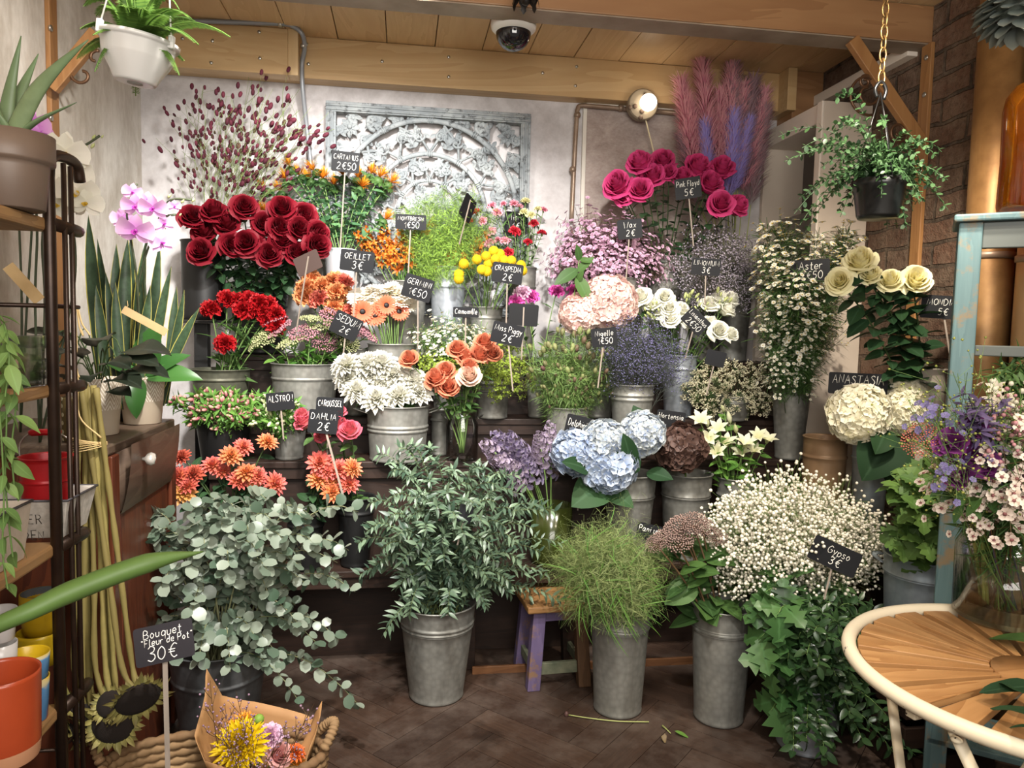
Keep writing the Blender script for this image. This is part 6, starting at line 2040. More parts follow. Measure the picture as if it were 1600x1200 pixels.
_, ozi, _ = bucket('bucket', 'dark zinc bucket of white rice flower beside the aster bucket', 1142, 618, 74, CY3 - .09, base_z=T3, mt=M_ZD)
OZO = col('rice_flower', '#dcd6b8', '#c9c09c', trans=.15)
oz = [spray_proto(190 + i, (M_WOODY, OZO, M_LEAF), (.4, 1.0), 15, .2, 14, BALL, .0105, .004, 'dome', FINE, 120, .09, .0015, .022) for i in range(3)]
place_sprays('woody rice flower spray with cream bead clusters', 'flower', 'cream rice flower', (1150, 606, 92, 58), 32, CY3 - .12, ozi, oz, 'rice_flower', .1, .04, 20)

# white dahlias in an eared bucket
_, wdi, _ = bucket('bucket', 'zinc bucket with two strap ears holding the white dahlias', 622, 632, 96, CY2 - .05, base_z=T2, taper=.88, bead=(.62, .55), ears=(0.15, PI + .1))
DW = [dahlia_head(i, 8, .5, .17, .5, 14).mesh('dahlia_head', [col('dahlia_white', '#d6d4c8', '#cac8b4', tip='#dcdad0', trans=.2), col('dahlia_white_eye', '#cfd08a', '#bfc070', trans=0), M_CAL]) for i in (1, 2)]
place_heads([(538, 563), (570, 562, 1.1), (596, 560, 1.1), (613, 578, 1), (576, 578, 1.1), (535, 588, .95), (650, 588, 1.05), (589, 595, 1.1), (556, 604, 1), (587, 616, 1.05), (620, 611, 1.1), (655, 607, .95), (640, 600), (604, 598, 1)],
            'white dahlia', 'dahlia', 'white dahlias', CY2 - .10, wdi + Vector((0, 0, .05)), DW, 54, M_STEM, .0035, (MID, 5, .4, .9, .07, M_LEAF, .3), .5, 'dahlia_flower', 'over the eared bucket', .4, .02, .04, .5, 22)
# coral roses in an eared glass jar
jr_ = P(722, 640, CY2 - .04); jrr = 25 * mpp(CY2)
o = thing('glass_jar', 'clear glass jar with small ears holding stems of the coral roses', 'jar', (jr_.x, CY2 - .06, T2))
jh_ = jr_.z - T2
MB().add(lathe([(.001, .004), (jrr * .95, .004), (jrr, .012), (jrr, jh_ * .72), (jrr * .84, jh_ * .84), (jrr * .9, jh_), (jrr * .85, jh_), (jrr * .8, jh_ * .84), (jrr * .95, jh_ * .7), (jrr * .95, .016), (.001, .014)], 36, False)).build('body', M_GL, o)
for a in (0, PI): MB().add(ear_handle(jrr * .9, jh_ * .82, .03, .02, .022, a)).build('ear', M_GL, o)
RC = roses('rose_coral', '#cc6c4c', '#bd5a42', tip='#d88a6a') + roses('rose_blush', '#dfb9a2', '#d3a98f', tip='#e6cbb8', n=1)
place_heads([(757, 538, 1, 0), (768, 554, .95, 1), (747, 556, 1, 2), (715, 548, .95, 0), (727, 562, 1, 1), (732, 573, .8, 2), (697, 582, 1, 0), (682, 594, 1.05, 1), (700, 608, 1.1, 2), (640, 563, .9, 0), (733, 590, 1.1, 3, 'pale blush rose, lowest of the coral bunch')],
            'coral rose', 'rose', 'coral roses', CY2 - .12, (jr_.x, CY2 - .06, T2 + .03), RC, 36, M_STEM, .003, (MID, 8, .4, .96, .055, M_LEAF, .3), .5, 'rose_flower', 'above the glass jar', .3, .02, .01, .55, 23, CAL)
bucket('bucket', 'narrow empty zinc bucket between white dahlias and the glass jar', 688, 640, 28, CY2 + .06, base_z=T2, taper=.9, mt=M_ZD)

# alstroemeria with pink buds
_, as1, _ = bucket('bucket', 'black bucket of pink budded alstroemeria beside the cabinet', 350, 655, 80, CY2 - .02, base_z=T2, mt=M_BLKP, taper=.8, bead=())
_, as2, _ = bucket('bucket', 'tall zinc bucket of white budded alstroemeria', 452, 650, 54, CY2 - .02, base_z=T2, mt=M_ZD)
BP = col('alstro_bud_pink', '#a03a5c', '#bd6478', tip='#cfa890', trans=.15)
BW = col('alstro_bud_white', '#dcdcb8', '#cfd29c', trans=.15)
ABUD = ball(1, 7, 6, 2.1)
def alstro(mt, s): return [spray_proto(s + i, (M_STEM, mt, M_LEAFB), (.78, 1.0), 9, .14, 1, ABUD, .03, .0045, 'dome', leaf(1, .3, 'lance', .5, .25, 5, 2), 40, .17, .0026, .03, bl_up=.8) for i in range(2)]
ap1, ap2 = alstro(BP, 200), alstro(BW, 210)
place_sprays('leafy alstroemeria stem with closed pink buds over the black bucket', 'alstroemeria', 'pink budded alstroemeria', (340, 632, 72, 36), 17, CY2 - .06, as1, ap1, 'alstroemeria_flower', .12, .03, 24)
place_sprays('leafy alstroemeria stem with white buds beside the black tag', 'alstroemeria', 'white budded alstroemeria', (432, 638, 46, 36), 10, CY2 - .08, as2, ap2, 'alstroemeria_flower', .08, .02, 25)

# bicolour roses
_, cri, _ = bucket('bucket', 'dark bucket hidden under the pink and cream roses', 556, 775, 58, CY1 - .0, base_z=T1, mt=M_BLKP)
RB = roses('rose_bicolour', '#e0a6a0', '#d89a90', tip='#cf5468', n=2)
place_heads([(476, 662, .9), (531, 668, 1), (547, 676, 1.1), (505, 682, .8), (528, 645, .8), (472, 650, .7)], 'pink and cream rose', 'rose', 'pink and cream roses', CY1 - .06, cri, RB, 34, M_STEMD, .003, (MID, 8, .35, .95, .06, M_LEAF, .3), .45, 'rose_flower', 'around the chalked tags', .2, .02, .02, .5, 26, CAL)

# orange pink dahlias
_, da1, _ = bucket('bucket', 'dark bucket hidden under the orange dahlias beside the cabinet', 362, 815, 80, CY1 - .03, base_z=T1, mt=M_BLKP)
_, da2, _ = bucket('bucket', 'dark bucket hidden under the coral dahlias', 478, 800, 56, CY1 - .03, base_z=T1, mt=M_BLKP)
def dmesh(nm, a, b, tip, i): return dahlia_head(i, 6, .5, .16, .4, 13).mesh('dahlia_head', [col(nm, a, b, tip=tip, trans=.15, tipmix=(.3, 1.0)), col('dahlia_eye', '#8a4a2a', '#7a3a22', trans=0), M_CAL])
DH = [dmesh('dahlia_orange', '#d8984e', '#cc7c42', '#ca6e58', 3), dmesh('dahlia_coral', '#d27a4c', '#c56448', '#c85f60', 4), dmesh('dahlia_yellow', '#d4a850', '#c9954a', '#cc8a56', 5), dmesh('dahlia_red', '#ad4a34', '#9c3c2e', '#b85c48', 6)]
place_heads([(282, 711, .8, 3), (257, 768, 1, 3), (285, 766, 1.1, 2), (277, 741, 1, 1), (301, 737, 1, 3), (332, 722, 1, 1), (362, 708, 1.05, 0), (382, 695, .9, 1), (385, 733, 1.1, 0), (376, 747, 1, 1), (398, 743, 1, 0), (420, 686, .95, 0), (405, 742, .9, 1), (434, 753, 1.1, 1), (292, 755, .9, 1), (348, 732, .9, 1)],
            'orange pink dahlia', 'dahlia', 'orange pink dahlias beside the cabinet', CY1 - .10, da1, DH, 38, M_STEMD, .003, (MID, 4, .5, .9, .07, M_LEAFD, .3), .55, 'dahlia_flower', 'of the spread bunch', .3, .03, .02, .55, 27)
place_heads([(499, 720, 1.1, 1), (497, 744, 1, 0), (530, 731, 1, 1), (517, 750, .95, 0), (522, 766, 1, 0), (547, 752, .95, 1), (554, 728, .9, 0), (512, 734, .8, 1)],
            'coral dahlia', 'dahlia', 'coral dahlias', CY1 - .12, da2, DH, 40, M_STEMD, .003, (MID, 4, .5, .9, .07, M_LEAFD, .3), .6, 'dahlia_flower', 'in the tight cluster', .3, .02, .02, .55, 28)

# delphinium
gvp = P(862, 788, 3.06)
o = thing('glass_vase', 'olive green glass vase of lilac delphinium', 'vase', (gvp.x, 3.06, T1 + .0015))
t = NT('olive_glass'); b = t.bsdf(srgb('#2e3414'), .15, spec=.6); MATS['olive_glass'] = t.m
hv = gvp.z - T1; rv = 34 * mpp(3.06)
MB().add(lathe([(.001, .0), (rv * .9, 0), (rv * .92, .01), (rv, hv), (rv * .95, hv), (rv * .88, .02), (.001, .012)], 32, False)).build('body', t.m, o)
DL = [MB().add(floret(5, 1.15, .3)).add(floret(5, .9, .35), sca(.6) @ rz(.6)).part()]
dl_l = col('delphinium_lilac', '#9c88b4', '#867aa2', tip='#9a90a0', trans=.25)
dl_w = col('delphinium_pale', '#bdb0b8', '#a99ca0', tip='#a996b4', trans=.25)
def delph(seed, mt, n=34):
    g = random.Random(seed); mb, bd_ = MB(), MB()
    for i in range(n):
        t_ = i / n; a = i * 2.4; r = .30 * (1 - .7 * t_)
        d = Vector((math.cos(a), math.sin(a), .15)); p = Vector((r * math.cos(a), r * math.sin(a), -.45 + 1.05 * t_))
        mb.add(DL[0], aim(p, d, i, .12 * (1.05 - .5 * t_)))
        mb.add(tube([(0, 0, p.z - .05), p], .006, 3, False))
    return mb.mesh('delphinium_head', mt)
DE = [delph(1, dl_l), delph(2, dl_w)]
place_heads([(765, 700, 1, 1), (782, 690, 1.1, 0), (800, 690, 1.1, 0), (812, 705, 1, 0), (825, 725, .9, 0), (790, 725, .9, 1), (843, 690, .9, 1), (858, 680, 1, 1), (865, 715, .8, 0), (806, 735, .8, 1)], 'lilac delphinium spire', 'delphinium', 'lilac delphinium', 3.0, (gvp.x, 3.06, T1 + .05), DE, 66, M_STEM, .003, None, .5, 'delphinium_flower', 'before the stand', .3, .04, .015, .6, 29)

# blue and brown hydrangeas, white alstroemeria
_, bhi, _ = bucket('bucket', 'zinc bucket with one bead under the blue hydrangeas', 985, 738, 86, CY1 - .012, base_z=T1, mt=M_ZD, bead=(.74,), taper=.7)
HB = hyd('hydrangea_blue', '#9aadcc', '#8599bf', '#b0b8c2', 4) + hyd('hydrangea_sky', '#a3b2ca', '#93a2c2', '#bbbfb9', 5)
place_heads([(898, 706, .95, 0), (950, 724, 1.2, 0), (945, 686, .95, 1), (1003, 674, .95, 1)], 'pale blue hydrangea head', 'hydrangea', 'pale blue hydrangeas', 2.96, bhi, HB, 80, M_STEM, .004, None, .55, 'hydrangea_flower', 'in the zinc bucket', .3, .02, .02, .5, 30)
hl_ = thing('hydrangea_leaf', 'broad dark serrated hydrangea leaves below the blue heads', 'leaf', bhi)
for (a, b, w, y0, y1) in (((950, 752), (905, 778), .75, 2.96, 2.86), ((940, 758), (985, 782), .6, 2.96, 2.86), ((985, 735), (985, 690), .5, 2.92, 2.84), ((1000, 735), (975, 700), .6, 2.92, 2.86), ((1010, 738), (1045, 742), .6, 2.98, 2.9), ((920, 735), (893, 718), .5, 2.9, 2.82), ((1015, 700), (1000, 640), .6, 3.05, 3.05)):
    pa, pb = P(*a, y0), P(*b, y1)
    link('leaf', MB().add(leaf(1, w, 'ovate', .5, .15, 8, 4, .03)).mesh('leaf', M_HYL), hl_, aimy(pa - hl_.location, pb - pa, (0, -1, .8), (pb - pa).length * 1.15))
MB().add(tube([(0, 0, 0), P(965, 745, 2.99) - hl_.location], .004, 5)).build('stem', M_STEM, hl_)
_, brh, _ = bucket('bucket', 'zinc bucket under the brown hydrangea', 1073, 738, 84, CY1, base_z=T1, mt=M_ZD, bead=(.74,), taper=.75)
place_heads([(1062, 697)], 'dried chocolate brown hydrangea head beside the pale blue ones', 'hydrangea', None, 2.98, brh, hyd('hydrangea_brown', '#4a3530', '#352520', '#5d453c', 6, 150, .15), 82, M_STEM, .004, None, .55, 'hydrangea_flower', '', .3, .01, .02, .5, 31)
_, wai, _ = bucket('bucket', 'small zinc bucket of open white alstroemeria', 1150, 745, 62, CY1 + .0, base_z=T1, mt=M_ZD)
TW = [trumpet_head(1, 6, .62, .26, 60, .7).mesh('flower_head', col('alstro_cream', '#e2e0b8', '#d6d6a2', tip='#ecebd2', trans=.25)), bud_head(1, .7, .13).mesh('flower_head', BW)]
place_heads([(1095, 655, 1.1, 0), (1122, 668, 1, 0), (1140, 655, .9, 1), (1108, 685, 1, 0), (1135, 690, 1.1, 0), (1150, 672, .8, 1), (1165, 690, 1.1, 0), (1185, 680, .9, 0), (1200, 685, 1, 0), (1158, 705, 1, 0), (1120, 705, 1, 0), (1105, 662, .8, 1), (1178, 702, .9, 0), (1130, 640, .7, 1)],
            'creamy alstroemeria bloom', 'alstroemeria', 'creamy alstroemeria', CY1 - .05, wai, TW, 40, M_STEM, .0025, (MID, 7, .4, .97, .065, M_LEAFB, .2), .5, 'alstroemeria_flower', 'below the rice flower', .3, .04, .02, .5, 32)

# ================================================================ front row
def bush(name, label, cat, group, tips, Y, base, leafp, nl, ls, leafm, stemm, seed, bulge=.2, base_r=.05, lift=.25, stem_r=.003, t0=.2, pairs=True, droop=.1, spread=1.0, lp2=None, ground=.02):
    g = random.Random(seed); out = []
    for q in tips:
        px, py, r = q[0], q[1], (q[2] if len(q) > 2 else .6)
        y = q[3] if len(q) > 3 else Y - bulge * (1 - r * r) + g.uniform(-.04, .04)
        tip = P(px, py, y)
        if tip.z < ground: tip.z = ground
        b = Vector(base) + Vector((g.uniform(-base_r, base_r), g.uniform(-base_r, base_r), 0))
        d = tip - b
        c = b + Vector((d.x * .4, d.y * .4, max(d.z * .75, 0) + lift))
        out.append(branch(name, label, cat, group, bez(b, c, tip, 9), leafp, nl, ls, leafm, stemm, g, stem_r, t0, pairs, droop, spread, lp2))
    return out


def ell(cx, cy, ra, rb, n, ph=0.0): return [(cx + ra * math.sqrt((i + .5) / n) * math.cos(i * 2.39996 + ph), cy + rb * math.sqrt((i + .5) / n) * math.sin(i * 2.39996 + ph), math.sqrt((i + .5) / n)) for i in range(n)]


# eucalyptus
ZG = zinc('zinc_dark', '#6e7072', '#565758', .5)
_, eu, er = bucket('bucket', 'dark zinc bucket of silver dollar eucalyptus', 342, 1000, 146, 2.52, base_z=0, mt=ZG, bead=(.72,), taper=.7)
EUC = col('eucalyptus_silver', '#a0aa98', '#4c634f', trans=.25, rough=.38, spec=.7)
RND = leaf(1, .85, 'round', .35, .12, 5, 2)
tips = ell(385, 868, 158, 92, 26) + [(228, 815, 1), (240, 850, .9), (215, 960, 1), (225, 1010, 1), (270, 1030, .7), (310, 1040, .4, 2.28), (360, 1050, .4, 2.26), (410, 1020, .4), (470, 1100, .7, 2.32), (440, 1040, .6), (500, 1010, .8), (566, 1108, 1, 2.42), (530, 1000, 1), (555, 925, 1), (560, 800, 1), (545, 860, 1), (470, 980, .5), (300, 960, .3), (350, 900, .1), (420, 930, .1), (250, 920, .7), (400, 800, .9), (330, 790, .9), (480, 800, .9)]
bush('eucalyptus_branch', 'arching eucalyptus branch with round silvery grey green leaves', 'eucalyptus', 'silver dollar eucalyptus', tips, 2.5, eu + Vector((0, 0, .08)), RND, 30, .042, EUC, col('stem_olive', '#8a8a68', '#6f7450', trans=0), 31, .22, .06, .3, .0032, .3, True, .25)

# narrow leaved eucalyptus
_, pv, _ = bucket('bucket', 'tall zinc bucket with a double bead holding narrow leaved eucalyptus', 684, 938, 122, 2.835, base_z=0, bead=(.80, .755), taper=.7)
PARV = col('parvifolia', '#6f8468', '#33493a', trans=.12, rough=.4, spec=.6)
NL = leaf(1, .3, 'lance', .35, .25, 4, 2)
tips = ell(710, 835, 158, 122, 54) + [(590, 710, 1), (622, 700, 1), (640, 695, 1), (672, 700, 1), (612, 735, .9), (745, 730, .9), (790, 740, 1), (850, 790, 1), (870, 800, 1), (800, 765, .9), (880, 850, 1), (880, 940, 1), (600, 990, .9, 2.6), (560, 900, 1), (572, 830, 1), (860, 900, 1), (640, 960, .5, 2.56), (700, 960, .4, 2.55), (760, 950, .6), (620, 920, .7), (590, 880, .8), (800, 930, .8), (835, 935, 1)]
bush('eucalyptus_branch', 'fine branch of narrow leaved dark green eucalyptus', 'eucalyptus', 'narrow leaved eucalyptus', tips, 2.8, pv + Vector((0, 0, .1)), NL, 62, .044, PARV, col('stem_olive_thin', '#6f7a4a', '#5a6640', trans=0), 33, .24, .06, .22, .002, .22, True, .15)

# panicum grass
_, pg, _ = bucket('bucket', 'tall zinc bucket of fine green panicum grass', 970, 945, 98, 2.655, base_z=0, bead=(.83, .815), taper=.8)
PAN = col('panicum_green', '#98a468', '#748450', trans=.3)
pn = [spray_proto(220 + i, (PAN, PAN, M_LEAFB), (.5, 1.0), 34, .2, 14, NEED, .07, .003, 'loose', leaf(1, .035, 'blade', .9, .3, 8, 2), 3, .24, .0009, .06, .12, ('stem', 'flower_spray', 'foliage')) for i in range(4)]
place_sprays('wispy panicum grass stem with hair fine green seed heads', 'grass', 'panicum grass', (948, 868, 70, 40), 30, 2.62, pg + Vector((0, 0, .05)), pn, 'panicum_flower', .18, .04, 34)

# eupatorium
_, ep, _ = bucket('bucket', 'tall zinc bucket of brown eupatorium beside the oak leaves', 1130, 942, 104, 2.55, base_z=0, bead=(.81, .795), taper=.78)
EUP = col('eupatorium_brown', '#6b4a44', '#553832', tip='#a08a80', trans=.1, rough=.8)
EH = [umbel_head(5, 130, .04, .6).mesh('eupatorium_head', [EUP, M_WOODY])]
place_heads([(1060, 822, 1.1), (1085, 818, 1), (1040, 842, 1), (1060, 848, 1.1), (1100, 826, .9), (1025, 850, .8), (1075, 836, 1), (1120, 840, .8)], 'fuzzy brown eupatorium head', 'flower', 'brown eupatorium', 2.5, ep + Vector((0, 0, .06)), EH, 46, M_WOODY, .0035, (BIG, 7, .25, .9, .13, M_LEAF, .35), .35, 'eupatorium_flower', 'over the tall bucket', .3, .03, .02, .5, 35)

# gypsophila
_, gy, _ = bucket('bucket', 'zinc bucket hidden inside the cloud of gypsophila', 1236, 948, 94, 2.64, base_z=0, mt=M_ZD)
GYP = col('gypsophila_white', '#efeadb', '#e2dac6', trans=.15)
gp = [spray_proto(240 + i, (M_STEM, GYP), (.42, 1.0), 24, .2, 12, BALL, .0078, .003, 'dome', twig_r=.0009, tipspread=.045) for i in range(4)]
place_sprays('airy gypsophila spray covered in tiny white blossom beads', 'gypsophila', 'white gypsophila', (1242, 800, 142, 76), 42, 2.6, gy + Vector((0, 0, .06)), gp, 'gypsophila_flower', .22, .04, 36, (.96, 1.05))

# glossy greens and oak leaves at the floor
_, rs, _ = bucket('bucket', 'pale zinc bucket under the glossy green foliage', 1262, 1060, 108, 2.34, base_z=0, taper=.85, mt=zinc('zinc_bright', ''))
RUS = col('ruscus_leaf', '#3f5a33', '#284126', trans=.12, rough=.33, spec=.6, extra='vein')
tips = ell(1290, 1030, 96, 120, 46) + [(1300, 1165, .6, 2.1), (1350, 1160, .7, 2.1), (1260, 1160, .6, 2.1), (1330, 1120, .4, 2.08), (1240, 1180, .8, 2.1), (1395, 1175, .9, 2.1), (1375, 960, 1), (1350, 940, 1), (1300, 925, 1), (1265, 935, 1), (1240, 955, 1), (1290, 1190, .5, 2.05), (1215, 980, .9), (1395, 1130, 1, 2.1), (1430, 1180, 1, 2.1)]
bush('ruscus_branch', 'glossy dark green leafy branch massed beside the round table', 'foliage', 'glossy dark green branches', tips, 2.34, rs + Vector((0, 0, .04)), MID, 40, .046, RUS, M_STEM, 37, .2, .06, .16, .0025, .2, True, .15)
OAK = leaf(1, .72, 'lobed', .35, .12, 14, 4)
OAKM = col('oak_leaf', '#4a6c3a', '#34552e', trans=.18, rough=.35, extra='vein')
bush('oak_branch', 'oak branch with large lobed green leaves at the edge of the foliage', 'foliage', 'lobed oak branches', [(1195, 925, 1, 2.3), (1215, 960, 1, 2.2), (1185, 1000, 1, 2.26), (1200, 1050, 1, 2.22), (1205, 1110, 1, 2.24), (1225, 905, 1, 2.34), (1180, 945, 1, 2.3)], 2.3, rs + Vector((0, 0, .04)), OAK, 8, .115, OAKM, M_STEM, 38, .1, .04, .2, .003, .45, False, .4)

# white hydrangea and the tan bucket on the bench
_, whi, _ = bucket('bucket', 'pale blue grey zinc bucket of white hydrangeas', 1362, 686, 60, 2.78, base_z=BZ, taper=.78, bead=(.82,), mt=zinc('zinc_blue', '#a5afb5', '#8b969e', .45))
HW = hyd('hydrangea_white', '#e2dcc0', '#d6d0ae', '#ece7d4', 7, 200, .125)
place_heads([(1342, 644, 1.2), (1416, 640, 1.05), (1428, 600, .95)], 'creamy white hydrangea head', 'hydrangea', 'white hydrangeas', 2.68, whi, HW, 86, M_STEM, .004, None, .55, 'hydrangea_flower', 'by the brick wall', .2, .01, .02, .5, 39)
hl_ = thing('hydrangea_leaf', 'broad dark leaves hanging below the white hydrangeas', 'leaf', whi)
for (a, b, w, y0, y1) in (((1395, 675), (1360, 738), .8, 2.62, 2.56), ((1400, 680), (1395, 740), .8, 2.66, 2.58), ((1385, 670), (1375, 700), .8, 2.6, 2.54)):
    pa, pb = P(*a, y0), P(*b, y1)
    link('leaf', MB().add(leaf(1, w, 'ovate', .5, .15, 8, 4, .03)).mesh('leaf', M_HYL), hl_, aimy(pa - hl_.location, pb - pa, (0, -1, .8), (pb - pa).length * 1.15))
MB().add(tube([(0, 0, 0), P(1388, 676, 2.68) - hl_.location], .004, 5)).build('stem', M_STEM, hl_)
bucket('bucket', 'empty tan copper coloured bucket beside the white hydrangeas', 1290, 682, 70, 2.90, base_z=BZ, taper=.95, bead=(.8,), mt=plain('tan_metal', '#9c7e60', .45, .3, noise=9, c2='#86694e'))

# leafy branches in the eared bucket behind the table
o = thing('wooden_crate', 'dark wooden crate carrying the eared zinc bucket behind the table', 'crate', (P(1446, 900, 2.28).x, 2.28, 0))
for z in (.02, .12, .22):
    for s_ in (1, -1):
        MB().add(box2((-.17, s_ * .16 - .008, z - .02), (.17, s_ * .16 + .008, z + .05))).build('slat', M_DARKW, o, False, .002)
        MB().add(box2((s_ * .162 - .008, -.15, z - .02), (s_ * .162 + .008, .15, z + .05))).build('slat', M_DARKW, o, False, .002)
MB().add(box2((-.18, -.17, .271), (.18, .17, .285))).build('top', M_DARKW, o, False, .002)
_, lb, _ = bucket('bucket', 'zinc bucket with strap ears of maple like branches behind the table', 1446, 866, 132, 2.28, base_z=.286, taper=.84, bead=(.84,), ears=(-1.45, 2.0), mt=zinc('zinc_blue', ''))
PHY = col('lobed_bright', '#5f7d3c', '#45632f', trans=.2, extra='vein')
tips = ell(1450, 790, 55, 56, 16) + [(1400, 760, 1), (1395, 830, 1), (1420, 740, 1), (1460, 735, 1), (1500, 760, 1), (1510, 820, 1), (1405, 855, .8), (1440, 850, .4), (1480, 850, .6)]
LOB = leaf(1, .95, 'lobed', .5, .2, 10, 4)
bush('ninebark_branch', 'bushy branch with lobed mid green leaves in the eared bucket', 'foliage', 'lobed green branches', tips, 2.22, lb + Vector((0, 0, .06)), LOB, 16, .075, PHY, M_STEM, 40, .12, .05, .12, .0025, .35, True, .25)

# green plant at the turquoise cabinet
pp_ = PLANT_AT + Vector((0, 0, .121))
o = thing('leafy_plant', 'dark feathery green plant inside the turquoise cabinet', 'plant', pp_)
g = random.Random(44)
for i in range(14):
    tip = P(1540 + i * 6 + g.uniform(-8, 8), 575 + g.uniform(-25, 50), 1.9 + g.uniform(-.05, .1)) - pp_
    pts = bez((0, 0, 0), (tip.x * .4, tip.y * .4, tip.z + .05), tip, 7)
    mb = MB(); mb.add(tube(pts, .0016, 4, False)); leafy(mb, pts, NAR, 16, .2, 1, .05, g, .1, 0, 1, True)
    mb.build('frond', M_LEAF, o)
MB().add(bucket_mesh(.06, .05, .12, ())).build('pot', M_BLKP, o).location = (0, 0, -.12)

# ================================================================ bouquet in the glass jar on the table
jb = PZ(1566, 968, TZT); JX, JY = jb.x, jb.y - .0
s_ = (Vector((JX, JY, TZT)) - CAM).dot(fw) / F_
jr2 = 70 * s_; jh2 = P(1560, 815, JY).z - TZT
o = thing('glass_jar', 'large clear glass jar full of bouquet stems on the round table', 'jar', (JX, JY, TZT + .001))
pr = [(.001, .004), (jr2 * .9, .004), (jr2, .016), (jr2, jh2 * .74), (jr2 * .86, jh2 * .86), (jr2 * .84, jh2 * .9), (jr2 * .94, jh2), (jr2 * .9, jh2), (jr2 * .80, jh2 * .9), (jr2 * .82, jh2 * .85), (jr2 * .96, jh2 * .73), (jr2 * .96, .02), (.001, .014)]
MB().add(lathe(pr, 48, False)).build('body', M_GL, o)
t = NT('vase_water'); tn = t.n('ShaderNodeBsdfTransparent'); tn.inputs[0].default_value = (.80, .84, .74, 1); gn = t.n('ShaderNodeBsdfGlossy'); gn.inputs['Roughness'].default_value = .02
mx = t.n('ShaderNodeMixShader'); mx.inputs[0].default_value = .06; t.l(tn.outputs[0], mx.inputs[1]); t.l(gn.outputs[0], mx.inputs[2]); t.l(mx.outputs[0], t.out.inputs[0])
MB().add(lathe([(.001, .016), (jr2 * .94, .02), (jr2 * .94, jh2 * .62), (.001, jh2 * .62)], 40)).build('water', t.m, o)
jbse = (JX, JY, TZT + .02)
WB = 'in the bouquet on the round table'
g = random.Random(50)
PUR = col('purple_petal', '#5d1f5c', '#45173f', tip='#70316e', trans=.15)
def ruff(seed):
    g = random.Random(seed); mb = MB()
    for i in range(9): mb.add(petal(.5 - .02 * i, .52, .15, .5, ruffle=.14, tip=1, nv=4, nu=5, seed=i), rz(i * 2.4) @ rx(R(10 + 6 * i)))
    return mb.mesh('flower_head', PUR)
PF = [ruff(1), ruff(2)]
JT = dict(name='bouquet_flower', dome=.1, jit=.03, base_r=.05, up=.45)
def jar_heads(hs, desc, cat, grp, meshes, size, stem=None, leafs=None, seed=60, face=.55, sr=.0045, Y=1.5):
    return place_heads(hs, desc, cat, grp, Y, jbse, meshes, size, stem or M_PALE, sr, leafs, face, where=WB, seed=seed, **JT)
jar_heads([(1485, 690, 1.1), (1520, 668, 1), (1500, 735, 1.2), (1540, 725, 1), (1510, 705, 1), (1590, 700, .7), (1597, 745, .8)], 'deep purple ruffled bloom', 'flower', 'deep purple blooms', PF, 64, None, (NAR, 6, .4, .9, .06, M_LEAF, .1), 61, Y=1.43)
jar_heads([(1440, 688)], 'salmon red yarrow head', 'flower', None, [umbel_head(8, 170, .03, .5).mesh('flower_head', [col('yarrow_salmon', '#b8544c', '#a3463f', tip='#c47a66', trans=.1), M_STEM])], 66, seed=62, face=.35)
CW = col('chamelaucium', '#dcc9b8', '#cdb4a2', tip='#e6d8ca', trans=.2); CWC = col('wax_eye', '#7d4a4a', '#6d3f3f', trans=0)
cw = [spray_proto(260 + i, (M_WOODY, [CW, CWC], M_LEAF), (.55, 1.0), 12, .17, 5, [F5, ball(.34, 6, 3, .7)], .02, .004, 'dome', FINE, 60, .1, .0016, .045) for i in range(2)]
place_sprays('waxflower spray of cup shaped cream pink flowers in the table bouquet', 'flower', 'cream pink waxflower', (1568, 690, 40, 60), 11, 1.48, jbse, cw, 'waxflower', .06, .03, 63)
jar_heads([(1562, 630, 1.1), (1556, 606, .7)], 'open white lily like bloom', 'flower', 'white lily like blooms', [trumpet_head(2, 6, .6, .24, 70, .7).mesh('flower_head', col('lily_white', '#e6dccb', '#dccfba', trans=.2))], 56, seed=64)
vs_ = [spray_proto(270 + i, (M_STEM, col('violet_star', '#7d74a0', '#6a618c', trans=.2)), (.78, 1.0), 5, .05, 3, F5, .013, .003, 'spike', tipspread=.03) for i in range(2)]
place_sprays('small spray of starry pale violet flowers in the table bouquet', 'flower', 'starry violet sprays', None, 4, 1.5, jbse, vs_, 'violet_flower', seed=65, tips=[(1440, 622, .9), (1462, 652, .7), (1462, 705, .6)])
lv_ = [spray_proto(280, (col('stem_violet', '#4d4a5c', '#3c3a48', trans=0), col('spire_violet', '#5a4a6e', '#463a58', trans=.1)), (.6, 1.0), 12, .035, 4, NAR, .05, .003, 'spike', tipspread=.012)]
place_sprays('dark violet flower spire in the table bouquet', 'flower', 'dark violet spires', None, 5, 1.52, jbse, lv_, 'spire_flower', seed=66, tips=[(1525, 598, .5), (1535, 625, .5), (1518, 630, .5), (1545, 612, .5), (1508, 612, .5)])
gs = [spray_proto(285 + i, (M_STEM, col('tiny_green', '#9a9c4c', '#7d8440', trans=.2)), (.5, 1.0), 14, .08, 4, OC, .004, .0018, 'loose', tipspread=.04, twig_r=.0008) for i in range(2)]
place_sprays('thin wiry grass with tiny green beads in the table bouquet', 'grass', 'wiry green grass', None, 6, 1.5, jbse, gs, 'grass_flower', seed=67, tips=[(1500, 570, .5), (1512, 590, .5), (1445, 645, .5), (1470, 640, .5), (1425, 650, .6), (1530, 575, .5)])
pk_ = [spray_proto(290, (M_STEM, col('heather_pink', '#c08a8e', '#a8747a', trans=.2)), (.7, 1.0), 9, .09, 6, BALL, .007, .003, 'dome', tipspread=.03), spray_proto(291, (M_STEM, col('heather_white', '#dcd8c6', '#cfc8b2', trans=.2)), (.7, 1.0), 9, .09, 5, BALL, .008, .003, 'dome', tipspread=.03)]
